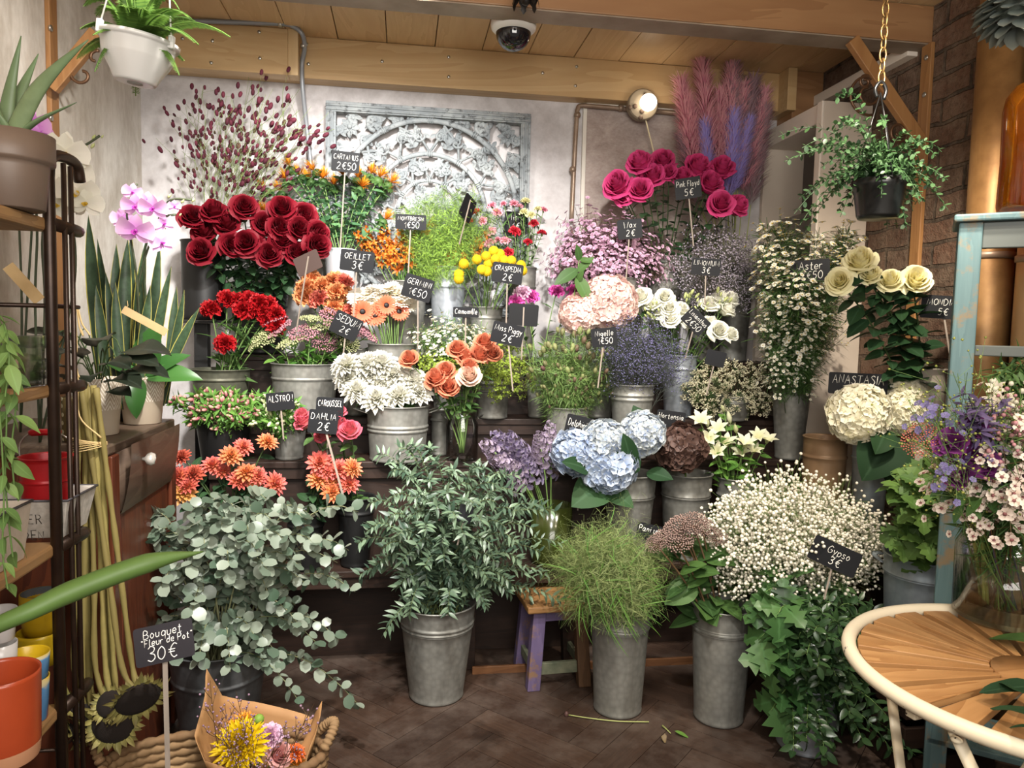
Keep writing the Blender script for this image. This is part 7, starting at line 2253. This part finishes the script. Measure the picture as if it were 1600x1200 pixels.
place_sprays('pink beaded filler sprig at the edge of the table bouquet', 'flower', 'pink filler', None, 3, 1.5, jbse, pk_[:1], 'filler_flower', seed=68, tips=[(1590, 625, .5), (1580, 640, .5), (1600, 612, .5)])
place_sprays('white beaded filler sprig rising from the table bouquet', 'flower', 'white filler', None, 3, 1.55, jbse, pk_[1:], 'filler_flower', seed=69, tips=[(1582, 605, .5), (1573, 612, .5), (1590, 596, .5)])
bush('greenery_branch', 'leafy green filler stem in the table bouquet', 'foliage', 'bouquet greenery', [(1470, 760, .5, 1.46), (1530, 780, .5, 1.42), (1580, 770, .5, 1.4), (1500, 790, .4, 1.45), (1560, 740, .4, 1.44), (1600, 790, .5, 1.4), (1545, 700, .4, 1.5), (1595, 655, .4, 1.5)], 1.5, jbse, MID, 14, .06, M_LEAF, M_STEM, 70, 0, .03, .1, .003, .5, True, .2)

# ================================================================ purple stool
f0, f1 = PZ(829, 1077, 0), PZ(909, 1070, 0)
zs_ = P(825, 946, f0.y - .01).z
wS = (f1 - f0).length
o = thing('step_stool', 'small wooden stool with worn purple paint behind the grass bucket', 'stool', ((f0.x + f1.x) / 2, (f0.y + f1.y) / 2 + .11, 0), math.atan2(f1.y - f0.y, f1.x - f0.x))
M_PURP = wood('purple_worn', '#6b5c7c', '#584b68', 'Z', 6, .6, worn='#7d6048')
M_SEAT = wood('stool_seat_wood', '#9a7348', '#76532f', 'X', 6, .5)
M_GRN = plain('green_worn', '#4c5240', .7, noise=22, c2='#70705a')
h_ = wS / 2
MB().add(box2((-h_ - .035, -.145, zs_ - .028), (h_ + .03, .13, zs_))).build('seat', M_SEAT, o, False, .006)
for sx in (-1, 1):
    for sy in (-1, 1):
        q = MB()
        V = []
        for z, e in ((0, 0), (zs_ - .029, .022)):
            cx, cy = sx * (h_ - e), sy * .11 - sy * e * .6
            V += [(cx - .026, cy - .022, z), (cx + .026, cy - .022, z), (cx + .026, cy + .022, z), (cx - .026, cy + .022, z)]
        q.add((V, [(3, 2, 1, 0), (4, 5, 6, 7), (0, 1, 5, 4), (1, 2, 6, 5), (2, 3, 7, 6), (3, 0, 4, 7)], [(0, 0)] * 8))
        q.build('leg', M_PURP if sx < 0 else M_DARKW if sy > 0 else wood('leg_brown', '#6b4e36', '#4e3826', 'Z', 6, .6), o, False, .003)
for sy in (-1, 1): MB().add(box2((-h_ + .02, sy * .1 - .009, zs_ - .075), (h_ - .02, sy * .1 + .009, zs_ - .029))).build('apron', M_PURP, o, False, .002)
zr = P(870, 1045, f0.y).z
MB().add(box2((-h_ + .02, -.108, zr - .026), (h_ - .02, -.09, zr + .022))).build('stretcher', M_GRN, o, False, .002)
for sx in (-1, 1): MB().add(box2((sx * (h_ - .005) - .009, -.09, zr - .02), (sx * (h_ - .005) + .009, .09, zr + .02))).build('stretcher', M_GRN, o, False, .002)

# fallen bits on the boards
o = thing('fallen_twig', 'thin cut stem with a seed pod lying on the floor boards', 'stem', PZ(885, 1116, .008))
pts = [PZ(a, b, .006) - o.location for a, b in ((888, 1117), (920, 1122), (965, 1127), (1014, 1128))]
MB().add(tube(crom(pts, 4), .0022, 5)).build('stem', M_PALE, o)
MB().add(ball(.009, 8, 6, 1.3)).build('pod', PODM, o)
o = thing('fallen_leaf', 'single small green leaf lying on the floor boards', 'leaf', PZ(1065, 1148, .004))
pa, pb = PZ(1054, 1142, .012), PZ(1078, 1151, .006)
link('blade', MB().add(leaf(1, .4, 'ovate', .3, .2, 6, 2)).mesh('blade', M_LEAFB), o, aimy(pa - o.location, pb - pa, (0, 0, 1), (pb - pa).length))
o = thing('fallen_bud', 'tiny curled yellow green bud stem on the floor boards', 'bud', PZ(1040, 1140, .005))
MB().add(tube([PZ(1035, 1134, .006) - o.location, PZ(1042, 1140, .005) - o.location, PZ(1048, 1146, .004) - o.location], [.004, .0022, .0015], 6)).build('stem', M_PALE, o)
o = thing('dry_petal', 'dry crumpled brown petal on the floor boards', 'petal', PZ(1039, 1161, .003))
MB().add(petal(.03, .026, .4, 1.2, .3, 1, 4, 4)).build('blade', plantmat('dry_petal', '#9a8a66', '#7d6a4c'), o)

# ================================================================ basket with the wrapped bouquet
BY = 2.03
bc = P(338, 1168, BY)
brz = P(300, 1180, BY).z
o = thing('rope_basket', 'round basket of braided brown water hyacinth on the floor', 'basket', (bc.x, BY, 0))
M_ROPE = plantmat('rope_fibre', '#a98a62', '#6d4f34', trans=0, rough=.8, noise=40)
arx, ary = 165 * mpp(BY), .135
nrow = max(6, int(brz / .022))
def braid(fn, n, r, amp, k=7):
    pts = [fn(i / n) for i in range(n + 1)]
    rad = [r * (1 + amp * abs(math.sin(i * PI / 4))) for i in range(n + 1)]
    return tube(pts, rad, k, True)
for j in range(nrow):
    z = .008 + (brz - .008) * (j + .5) / nrow; e = .86 + .14 * (j / nrow) ** .6
    MB().add(braid(lambda t_, z=z, e=e, j=j: (arx * e * math.cos(2 * PI * t_ + j * .1), ary * e * math.sin(2 * PI * t_ + j * .1), z), 150, brz / nrow * .46, .42)).build('rope_row', M_ROPE, o)
MB().add(lathe([(.001, .004), (1, .004), (1.0, .012), (.001, .012)], 40), sca(arx * .84, ary * .84, 1)).build('base', M_ROPE, o)
for a0, a1 in ((-.15, .5), (2.7, 3.3)):
    mb = MB()
    fn = lambda t_: (arx * (1.0 + .09 * math.sin(PI * t_)) * math.cos(a0 + (a1 - a0) * t_), ary * math.sin(a0 + (a1 - a0) * t_), brz + .004 + .055 * math.sin(PI * t_))
    mb.add(braid(fn, 60, .011, .4)); mb.build('handle', M_ROPE, o)

kb_ = Vector((P(385, 1200, 2.03).x, 2.03, .03))
o = thing('kraft_bouquet', 'brown kraft paper wrap of the small bouquet standing in the basket', 'bouquet wrap', kb_)
rimpts = [(325, 1047, 2.06), (345, 1084, 2.13), (400, 1096, 2.16), (470, 1118, 2.17), (490, 1122, 2.16), (502, 1094, 2.10), (492, 1150, 2.04), (478, 1196, 1.98), (430, 1206, 1.95), (370, 1204, 1.93), (318, 1190, 1.94), (306, 1150, 1.97), (318, 1085, 2.01)]
rp = [P(*q) - kb_ for q in rimpts]
ap_ = Vector((0, 0, 0)); nn = len(rp)
def paper(u, v):
    x = u * nn; i = int(x) % nn; f = x - int(x)
    a, b = rp[i], rp[(i + 1) % nn]
    p = a.lerp(b, f)
    q = Vector((.03 * math.cos(2 * PI * u + 2.2), .03 * math.sin(2 * PI * u + 2.2), 0))
    w = q.lerp(p, v ** .8)
    k = math.sin(v * PI)
    c = Vector((0, -.02, w.z))
    w = w + (w - c) * .16 * k + Vector((math.sin(u * 37 + v * 5), math.cos(u * 29), math.sin(u * 23 + v * 9))) * .004
    return tuple(w)
pm = plain('kraft_paper', '#a97f52', .7, noise=7, c2='#9a7146')
pw_ = MB().add(grid(nn * 4, 10, paper, True)).build('paper', pm, o)
sm_ = pw_.modifiers.new('thick', 'SOLIDIFY'); sm_.thickness = .0012
KW = 'in the kraft bouquet'
KT = dict(name='bouquet_flower', dome=.15, jit=.01, base_r=.01, up=.6)
def kr(hs, desc, cat, meshes, size, seed, face=.6, Y=2.04, **k):
    return place_heads(hs, desc, cat, None, Y, kb_ + Vector((0, 0, .04)), meshes, size, M_STEM, .003, None, face, where=KW, seed=seed, **KT)
kr([(372, 1158)], 'big shaggy bright yellow chrysanthemum', 'flower', [dahlia_head(11, 7, .5, .09, .4, 26, .6).mesh('flower_head', [col('mum_yellow', '#e0c20f', '#d4b00a', trans=.15), col('mum_yellow_eye', '#cfae14', '#c09f10', trans=0), M_CAL])], 92, 71, .7, 1.98)
kr([(385, 1122)], 'yellow and orange dahlia behind the chrysanthemum', 'flower', [dmesh('dahlia_yellow_b', '#dfb52c', '#d8a020', '#dd8a3c', 12)], 58, 72, .4, 2.10)
kr([(422, 1146)], 'lilac magenta carnation', 'flower', [CM[1]], 40, 73)
kr([(434, 1180)], 'soft pink rose', 'flower', roses('rose_soft_pink', '#dc9a98', '#d08c8c', tip='#e6b4ae', n=1), 42, 74)
kr([(464, 1172)], 'small orange dahlia', 'flower', [dmesh('dahlia_tang', '#d97a2c', '#cf6424', '#d96a34', 13)], 36, 75)
kr([(404, 1121)], 'closed round green bud', 'flower', [MB().add(ball(.45, 12, 8)).mesh('flower_head', LIME)], 18, 76)
kr([(470, 1198)], 'spiky green thistle', 'flower', [CH[0].copy()], 40, 77)
bpy.data.objects[[x.name for x in COL.objects if x.name.startswith('bouquet_flower')][-1]].children[1].data.materials[0] = M_LEAFB
kl = [spray_proto(300 + i, (M_WOODY, col('kraft_limonium', '#a98a9c', '#8d7084', trans=.1)), (.55, 1.0), 7, .07, 4, BALL, .006, .003, 'spike', tipspread=.02) for i in range(2)]
place_sprays('dusty lilac statice sprig in the kraft bouquet', 'flower', 'dusty lilac statice sprigs', None, 10, 2.0, kb_ + Vector((0, 0, .04)), kl, 'statice_flower', seed=78, tips=[(334, 1068, .5), (365, 1072, .5), (352, 1090, .5), (383, 1100, .5), (392, 1112, .5), (335, 1130, .5), (345, 1142, .5), (448, 1125, .4), (490, 1100, .4), (476, 1118, .4), (400, 1178, .2), (372, 1190, .2)])
# ================================================================ hand lettered price tags
GL = {
 'A': '0,0 .3,1 .6,0|.12,.4 .5,.4', 'B': '0,0 0,1 .35,.95 .42,.75 .3,.55 0,.52|.3,.55 .5,.4 .45,.12 0,0', 'C': '.55,.85 .35,1 .08,.75 .05,.3 .25,0 .55,.12',
 'D': '0,0 0,1 .35,.92 .55,.5 .35,.06 0,0', 'E': '.5,1 .05,1 .05,0 .52,0|.05,.52 .4,.52', 'F': '.5,1 .05,1 .05,0|.05,.52 .4,.52', 'G': '.55,.85 .3,1 .05,.6 .1,.15 .35,0 .55,.2 .55,.45 .32,.45',
 'H': '0,0 0,1|.5,0 .5,1|0,.5 .5,.5', 'I': '.1,0 .1,1', 'L': '.05,1 .05,0 .45,.02', 'M': '0,0 .1,1 .38,.2 .68,1 .78,0', 'N': '0,0 .03,1 .5,.05 .53,1',
 'O': '.3,1 .05,.75 .05,.25 .3,0 .55,.25 .55,.75 .3,1', 'P': '.02,0 .02,1 .38,.97 .48,.75 .35,.5 .02,.48', 'R': '.02,0 .02,1 .38,.95 .46,.72 .3,.52 .02,.5|.25,.5 .5,0', 'S': '.5,.85 .28,1 .06,.8 .45,.4 .45,.12 .22,0 .02,.14',
 'T': '0,1 .6,1|.3,1 .3,0', 'U': '.03,1 .05,.25 .28,0 .5,.25 .52,1', 'W': '0,1 .18,0 .38,.75 .58,0 .78,1', 'X': '0,1 .5,0|.5,1 0,0', 'Y': '0,1 .27,.5 .5,1|.27,.5 .27,0',
 'a': '.4,.5 .2,.6 .02,.3 .14,.02 .3,.12 .42,.6 .42,.1 .54,0', 'b': '.03,1 .03,.02 .3,.02 .42,.3 .25,.58 .03,.45', 'd': '.42,1 .42,0|.42,.45 .2,.6 .02,.3 .15,0 .42,.15', 'e': '.03,.3 .42,.32 .3,.6 .08,.5 .03,.2 .2,0 .42,.1',
 'f': '.4,.95 .22,.9 .18,0|.02,.55 .36,.55', 'g': '.42,.5 .2,.6 .03,.35 .15,.08 .4,.25 .43,.58 .4,-.3 .08,-.35', 'h': '.03,1 .03,0|.03,.4 .25,.6 .4,.4 .4,0', 'i': '.08,.6 .08,0|.07,.82 .1,.85', 'k': '.03,1 .03,0|.38,.6 .05,.3 .4,0',
 'l': '.06,1 .06,.05 .16,0', 'm': '.02,0 .02,.58|.02,.4 .18,.6 .28,.4 .28,0|.28,.4 .45,.6 .55,.4 .55,0', 'n': '.02,0 .02,.58|.02,.4 .2,.6 .38,.45 .38,0', 'o': '.2,.6 .02,.3 .2,0 .4,.3 .2,.6', 'p': '.02,.58 .02,-.35|.02,.45 .25,.6 .42,.3 .22,0 .02,.1',
 'q': '.42,.5 .2,.6 .03,.3 .18,.02 .42,.2|.43,.58 .43,-.35', 'r': '.02,0 .02,.58|.02,.4 .15,.58 .34,.56', 's': '.36,.52 .15,.6 .05,.45 .34,.2 .25,.02 .02,.08', 't': '.18,.9 .18,.1 .3,0 .38,.06|.02,.6 .36,.6', 'u': '.02,.58 .05,.1 .22,0 .38,.15|.4,.58 .4,0',
 'x': '0,.58 .36,0|.36,.58 0,0', 'y': '.02,.58 .2,.1|.42,.58 .12,-.35', '0': '.28,1 .04,.7 .04,.25 .28,0 .5,.25 .5,.7 .28,1', '1': '0,.65 .22,1 .22,0', '2': '.03,.8 .2,1 .44,.85 .4,.55 0,0 .52,.03',
 '3': '.03,.85 .2,1 .42,.86 .36,.62 .16,.54 .4,.44 .46,.2 .25,0 .02,.12', '5': '.45,1 .1,1 .06,.58 .32,.6 .45,.32 .28,0 .02,.08', '€': '.6,.9 .4,1 .18,.7 .18,.3 .38,0 .6,.1|.02,.6 .48,.6|.02,.42 .45,.42', '"': '.05,1 .08,.8|.2,1 .22,.8', '!': '.06,1 .06,.3|.06,.08 .07,.02', ' ': '', '.': '.05,0 .07,.03',
 'É': '.5,.9 .05,.9 .05,0 .52,0|.05,.48 .4,.48|.2,1.02 .36,1.15', '-': '0,.5 .2,.5'}
CHALK = plain('chalk_white', '#e9e6de', .8)
BOARD = plain('slate_board', '#0d0e13', .6, noise=8, c2='#0a0a0d', spec=.25)
BOARDB = plain('board_back', '#0c0c0e', .6, spec=.25)
STICK = wood('stick_wood', '#94877a', '#7d7166', 'Z', 8, .6)


def lettering(mb, text, cx, cy, h, th, y, maxw=None, slant=.08, seed=1, sharp=False):
    g = random.Random(len(text) * 7 + seed)
    x, strokes = 0.0, []
    for ch in text:
        s = GL.get(ch, '')
        if not s: x += .35; continue
        wmax = 0
        dy, sc = g.uniform(-.05, .05), g.uniform(.92, 1.08)
        for st in s.split('|'):
            pts = [tuple(map(float, q.split(','))) for q in st.split()]
            wmax = max(wmax, max(p[0] for p in pts))
            strokes.append([ch in 'AEFHILMNTWXYkxy1i!'] + [(x + p[0] * sc + slant * p[1], p[1] * sc + dy) for p in pts])
        x += wmax + .2
    w = (x - .2) * h
    k = min(1, maxw / w) if maxw else 1
    for st in strokes:
        shp, st = st[0] or sharp, st[1:]
        P_ = [Vector((cx - w * k / 2 + a * h * k, y, cy + (b - .5) * h)) for a, b in st]
        if len(P_) > 2 and not shp: P_ = crom(P_, 3)
        mb.add(tube(P_, th, 5, True))


def price_tag(label, px, py, w, h, Y, rot, lines, stick=0, stick_rot=None, yaw=0.0, stick_px=None, tilt=0.0, back=False, name='price_tag', stickw=.006, bmat=None, lean=0.0):
    c = P(px, py, Y)
    s = (c - CAM).dot(fw) / F_
    n = (CAM - c); n.z *= .5; n.normalize()
    n = Matrix.Rotation(yaw, 3, 'Z') @ n
    x = Vector((0, 0, 1)).cross(n).normalized()
    z = n.cross(x)
    if tilt: z = (z + n * tilt).normalized(); n = x.cross(z)
    r = R(-rot - 1.3)
    x2 = x * math.cos(r) + z * math.sin(r); z2 = -x * math.sin(r) + z * math.cos(r)
    M = Matrix((x2, -n, z2)).transposed().to_4x4()
    o = thing(name, label, 'price tag', c, 0, None)
    o.rotation_euler = M.to_euler()
    W, Hh = w * s, h * s
    V, F, U = [], [], []
    rc = .08 * Hh
    loop = []
    for sx, sz, a0 in ((1, 1, 0), (-1, 1, 90), (-1, -1, 180), (1, -1, 270)):
        for a in (0, 45, 90):
            loop.append((sx * (W / 2 - rc) + rc * math.cos(R(a0 + a)), sz * (Hh / 2 - rc) + rc * math.sin(R(a0 + a))))
    k = len(loop)
    for y in (-.0015, .0015): V += [(a, y, b) for a, b in loop]
    F = [tuple(range(k)), tuple(range(2 * k - 1, k - 1, -1))] + [(i, k + i, k + (i + 1) % k, (i + 1) % k) for i in range(k)]
    b = MB().add((V, F, [(v[0], v[2]) for v in V])).build('board', bmat or (BOARDB if back else BOARD), o, False)
    if lines:
        mb = MB()
        for i, (t_, cx, cy, hh) in enumerate(lines):
            lettering(mb, t_, cx * W, cy * Hh, hh * Hh, max(.0010, .0075 * Hh + .0004) * (1.15 if hh > .3 else .9), -.0022, W * .86, seed=i)
        mb.build('lettering', CHALK, b)
    if stick:
        L = stick * s
        sy = -.004 if back else .004
        q = MB().add(box2((-stickw / 2, sy - .0015, -L - (0 if not back else 0)), (stickw / 2, sy + .0015, Hh * .35))).build('stick', STICK, o, False)
        q.rotation_euler = (0, -R(stick_rot if stick_rot is not None else rot), 0)
    return o


def L2(a, b, ha=.27, hb=.34, ca=.22, cb=-.2): return [(a, 0, ca, ha), (b, .02, cb, hb)]


price_tag('black tag chalked CARTAMUS 2€50 standing above the orange thistles', 540, 253, 43, 31, 3.60, 1, L2('CARTAMUS', '2€50', .24, .34), 145, -1)
price_tag('black tag chalked OEILLET 3€ before the white vase', 558, 408, 52, 33, 3.36, 4, L2('OEILLET', '3€', .27, .4), 85, 2)
price_tag('black tag chalked MONTBRESIA 1€50 above the orange crocosmia', 642, 347, 48, 23, 3.56, -1, L2('MONTBRESIA', '1€50', .25, .4), 85, -2)
price_tag('black tag chalked GERMINI 1€50 tilted beside the white gerberas', 653, 450, 46, 36, 3.40, 14, L2('GERMINI', '1€50', .24, .32), 115, 16, stick_px=None)
price_tag('black tag chalked SÉDUM 2€ tilted over the pink sedum', 541, 509, 44, 36, 3.36, 24, L2('SÉDUM', '2€', .28, .3), 60, 20)
price_tag('black tag chalked Mini with a half hidden price behind small carnations', 806, 347, 36, 32, 3.80, 0, L2('Mini O', '1€', .26, .36), 110, 0)
price_tag('black tag chalked CRASPEDIA 2€ below the yellow globe flowers', 793, 427, 48, 31, 3.40, 5, L2('CRASPEDIA', '2€', .25, .36), 110, 6)
price_tag('black tag chalked with two words and 2€ above the coral roses', 793, 522, 50, 33, 3.08, 10, L2('Miss Piggy', '2€', .28, .36), 90, 18)
price_tag('blank black back of a tag with its stick below magenta carnations', 818, 492, 46, 34, 3.22, 2, None, 70, 2, back=True)
price_tag('black tag chalked Nigelle 1€50 over the nigella pods', 944, 527, 40, 29, 3.06, -8, L2('Nigelle', '1€50', .28, .32), 80, -12)
price_tag('black tag chalked Wax 2€ in the pink waxflower', 984, 358, 38, 30, 3.45, -7, L2('Wax', '2€', .3, .34), 85, -8)
price_tag('black tag chalked 5€ in front of the hot pink roses', 1075, 294, 40, 32, 3.40, -9, L2('Pink Floyd', '5€', .27, .34), 90, 0)
price_tag('black tag chalked LIMONIUM 3€ over the pale mauve statice', 1103, 417, 44, 26, 3.36, 3, L2('LIMONIUM', '3€', .28, .38), 60, 5)
price_tag('dark tag chalked Lisianthus 2€50 turned sideways among white lisianthus', 1087, 502, 40, 28, 3.32, 42, L2('Lisianthus', '2€50', .26, .34), 60, 30)
price_tag('black tag chalked Aster 2€50 before the white asters', 1266, 423, 57, 34, 3.02, -5, L2('Aster', '2€50', .34, .34), 90, -4)
price_tag('black tag chalked MONDIAL 5€ half behind the turquoise cabinet', 1473, 480, 60, 36, 2.56, 2, L2('MONDIAL', '5€', .26, .3), 130, 14)
price_tag('black tag chalked ANASTASIA behind the white hydrangeas', 1340, 600, 84, 34, 2.76, -1, [('ANASTASIA', 0, .2, .38)], 60, 0)
price_tag('black tag chalked ALSTRO ! among alstroemeria buds', 438, 627, 42, 28, 3.10, -6, [('ALSTRO !', 0, .15, .36)], 60, 0)
price_tag('black tag chalked CAROUSSEL 2€ behind the Dahlia tag', 515, 642, 42, 42, 3.02, 2, [('CAROUSSEL', 0, .28, .22), ('2€', .1, -.1, .22)], 90, 0)
price_tag('black tag chalked DAHLIA 2€ on a long pale stick above coral dahlias', 505, 659, 45, 37, 2.92, 4, L2('DAHLIA', '2€', .27, .36), 130, 20, stickw=.008)
price_tag('dark tag chalked Delphinium behind the blue hydrangeas', 905, 668, 44, 36, 3.04, 10, [('Delphinium', .02, .15, .3)], 130, 12)
price_tag('dark tag chalked Hortensia half hidden behind the brown hydrangea', 1048, 656, 44, 28, 3.10, 4, [('Hortensia', 0, .2, .3)], 60, 0)
price_tag('dark tag chalked Panicum behind the wispy grass', 1014, 832, 38, 26, 2.74, 8, [('Panicum', 0, .2, .34)], 60, 0)
price_tag('black tag chalked Gypso 3€ tipped over in the gypsophila cloud', 1304, 869, 72, 40, 2.26, 18, [('Gypso', .05, .18, .28), ('3€', .05, -.2, .34)], 70, 10)
price_tag('small black tag chalked Camomille among the camomile daisies', 728, 488, 40, 16, 3.30, -1, [('Camomille', 0, .1, .5)], 60, 0)
price_tag('dark slate tag lettered Bouquet 30€ on a tall pink stick by the basket', 257, 1004, 84, 59, 1.86, -6, [('Bouquet', -.02, .30, .22), ('"Fleur de Pot"', .04, .08, .18), ('30€', -.06, -.24, .36)], 260, -4, stickw=.0115, bmat=plain('slate_warm', '#2b272b', .6, noise=9, c2='#232024', spec=.25))
price_tag('dark back of a tag turned edge on in the lime green filler', 731, 325, 30, 38, 3.58, 24, None, 60, 10, yaw=.9, back=True)
price_tag('shiny back of a tag catching pink light under the dark red roses', 481, 411, 44, 30, 3.32, -24, None, 110, -34, yaw=-.5, back=True, bmat=plain('tag_back_pink_sheen', '#4d3f3b', .3))  # pinkish reflection is put into the board colour
price_tag('blank black tag deep in the narrow leaved eucalyptus', 727, 803, 22, 28, 2.62, 12, None, 50, 0)
price_tag('small blank black tag between rice flower and the aster bucket', 1118, 560, 30, 24, 3.16, 10, None, 60, 0)

# embossed words on the zinc planter (only their ends show past the iron post)
o_, w_p, hz_p, d_p, fl_p = PLANTER_AT
body_ = [c_ for c_ in o_.children if c_.name.startswith('body')][0]
for txt, (px, py), hh in (('ER', (53, 812), .0235), ('DEN', (49, 838), .0215)):
    q = P(px, py, 1.86 - d_p / 2 - .012) - o_.location
    t_ = (q.z) / hz_p
    mb = MB(); lettering(mb, txt, q.x, q.z, hh, .0012, 0, slant=.02, sharp=True)
    for i in range(len(mb.V)): mb.V[i][:, 1] = -(d_p / 2 + fl_p * (mb.V[i][:, 2] / hz_p)) - .0006
    mb.build('lettering', plain('embossed_grey', '#6f685f', .7), body_)  # raised letters in a darker grey than the planter
# ---------------------------------------------------------------- light
def area(name, loc, target, size, power, color=(1, 1, 1), sizey=None, spread=None):
    l = bpy.data.lights.new(name, 'AREA'); l.energy = power; l.color = color; l.size = size
    if sizey: l.shape = 'RECTANGLE'; l.size_y = sizey
    if spread: l.spread = spread
    o = bpy.data.objects.new(name, l); COL.objects.link(o); o.location = loc
    o.rotation_euler = (Vector(target) - Vector(loc)).to_track_quat('-Z', 'Y').to_euler()
    return o


def spot(name, loc, target, power, angle=60, blend=.5, radius=.05, color=(1, 1, 1)):
    l = bpy.data.lights.new(name, 'SPOT'); l.energy = power; l.color = color; l.spot_size = R(angle); l.spot_blend = blend; l.shadow_soft_size = radius
    o = bpy.data.objects.new(name, l); COL.objects.link(o); o.location = loc
    o.rotation_euler = (Vector(target) - Vector(loc)).to_track_quat('-Z', 'Y').to_euler()
    return o


COOL = (1, .97, .93); WARM = (1, .80, .58)
spot('track_spot', (-.35, 1.9, ZF - .02), (-.35, 3.6, 1.45), 310, 75, .7, .05, COOL)
spot('track_spot', (.55, 1.8, ZF - .02), (.5, 3.4, 1.3), 285, 75, .7, .05, COOL)
spot('track_spot', (-.1, 2.6, ZC - .1), (-.25, 3.9, 2.35), 130, 80, .9, .05, COOL)
spot('track_spot', (-.1, 1.3, ZF - .02), (-.45, 2.7, .6), 260, 48, .8, .05, COOL)
spot('track_spot', (1.35, 1.6, ZF - .02), (1.5, 3.0, 1.1), 200, 75, .8, .06, (1, .9, .76))
spot('track_spot', (1.3, .7, ZF - .02), (1.45, 1.8, .7), 85, 70, .8, .06, (1, .86, .68))
spot('track_spot', (.2, .9, ZF - .02), (.35, 2.3, 0), 210, 70, .8, .08, COOL)
spot('track_spot', (1.2, 1.3, ZF - .02), (1.95, 2.65, 1.6), 125, 40, .8, .06, (1, .92, .78))
spot('track_spot', (-.15, 1.5, ZF - .02), (-1.05, 2.5, 1.9), 150, 60, .9, .06, (1, .95, .88))
area('front_fill', (.3, -.4, 2.05), (.3, 3.8, 2.1), 1.8, 80, (1, .95, .88), 1.2)  # fill light added behind the camera to brighten beams and dark areas; no fixture
w = bpy.data.worlds.new('world'); scene.world = w; w.use_nodes = True
bg = w.node_tree.nodes['Background']; bg.inputs[0].default_value = (1, .9, .8, 1); bg.inputs[1].default_value = .3
vs = scene.view_settings
vs.view_transform = 'Standard'; vs.look = 'None'; vs.gamma = 1; vs.exposure = 0.0; vs.use_curve_mapping = False
scene.render.film_transparent = False
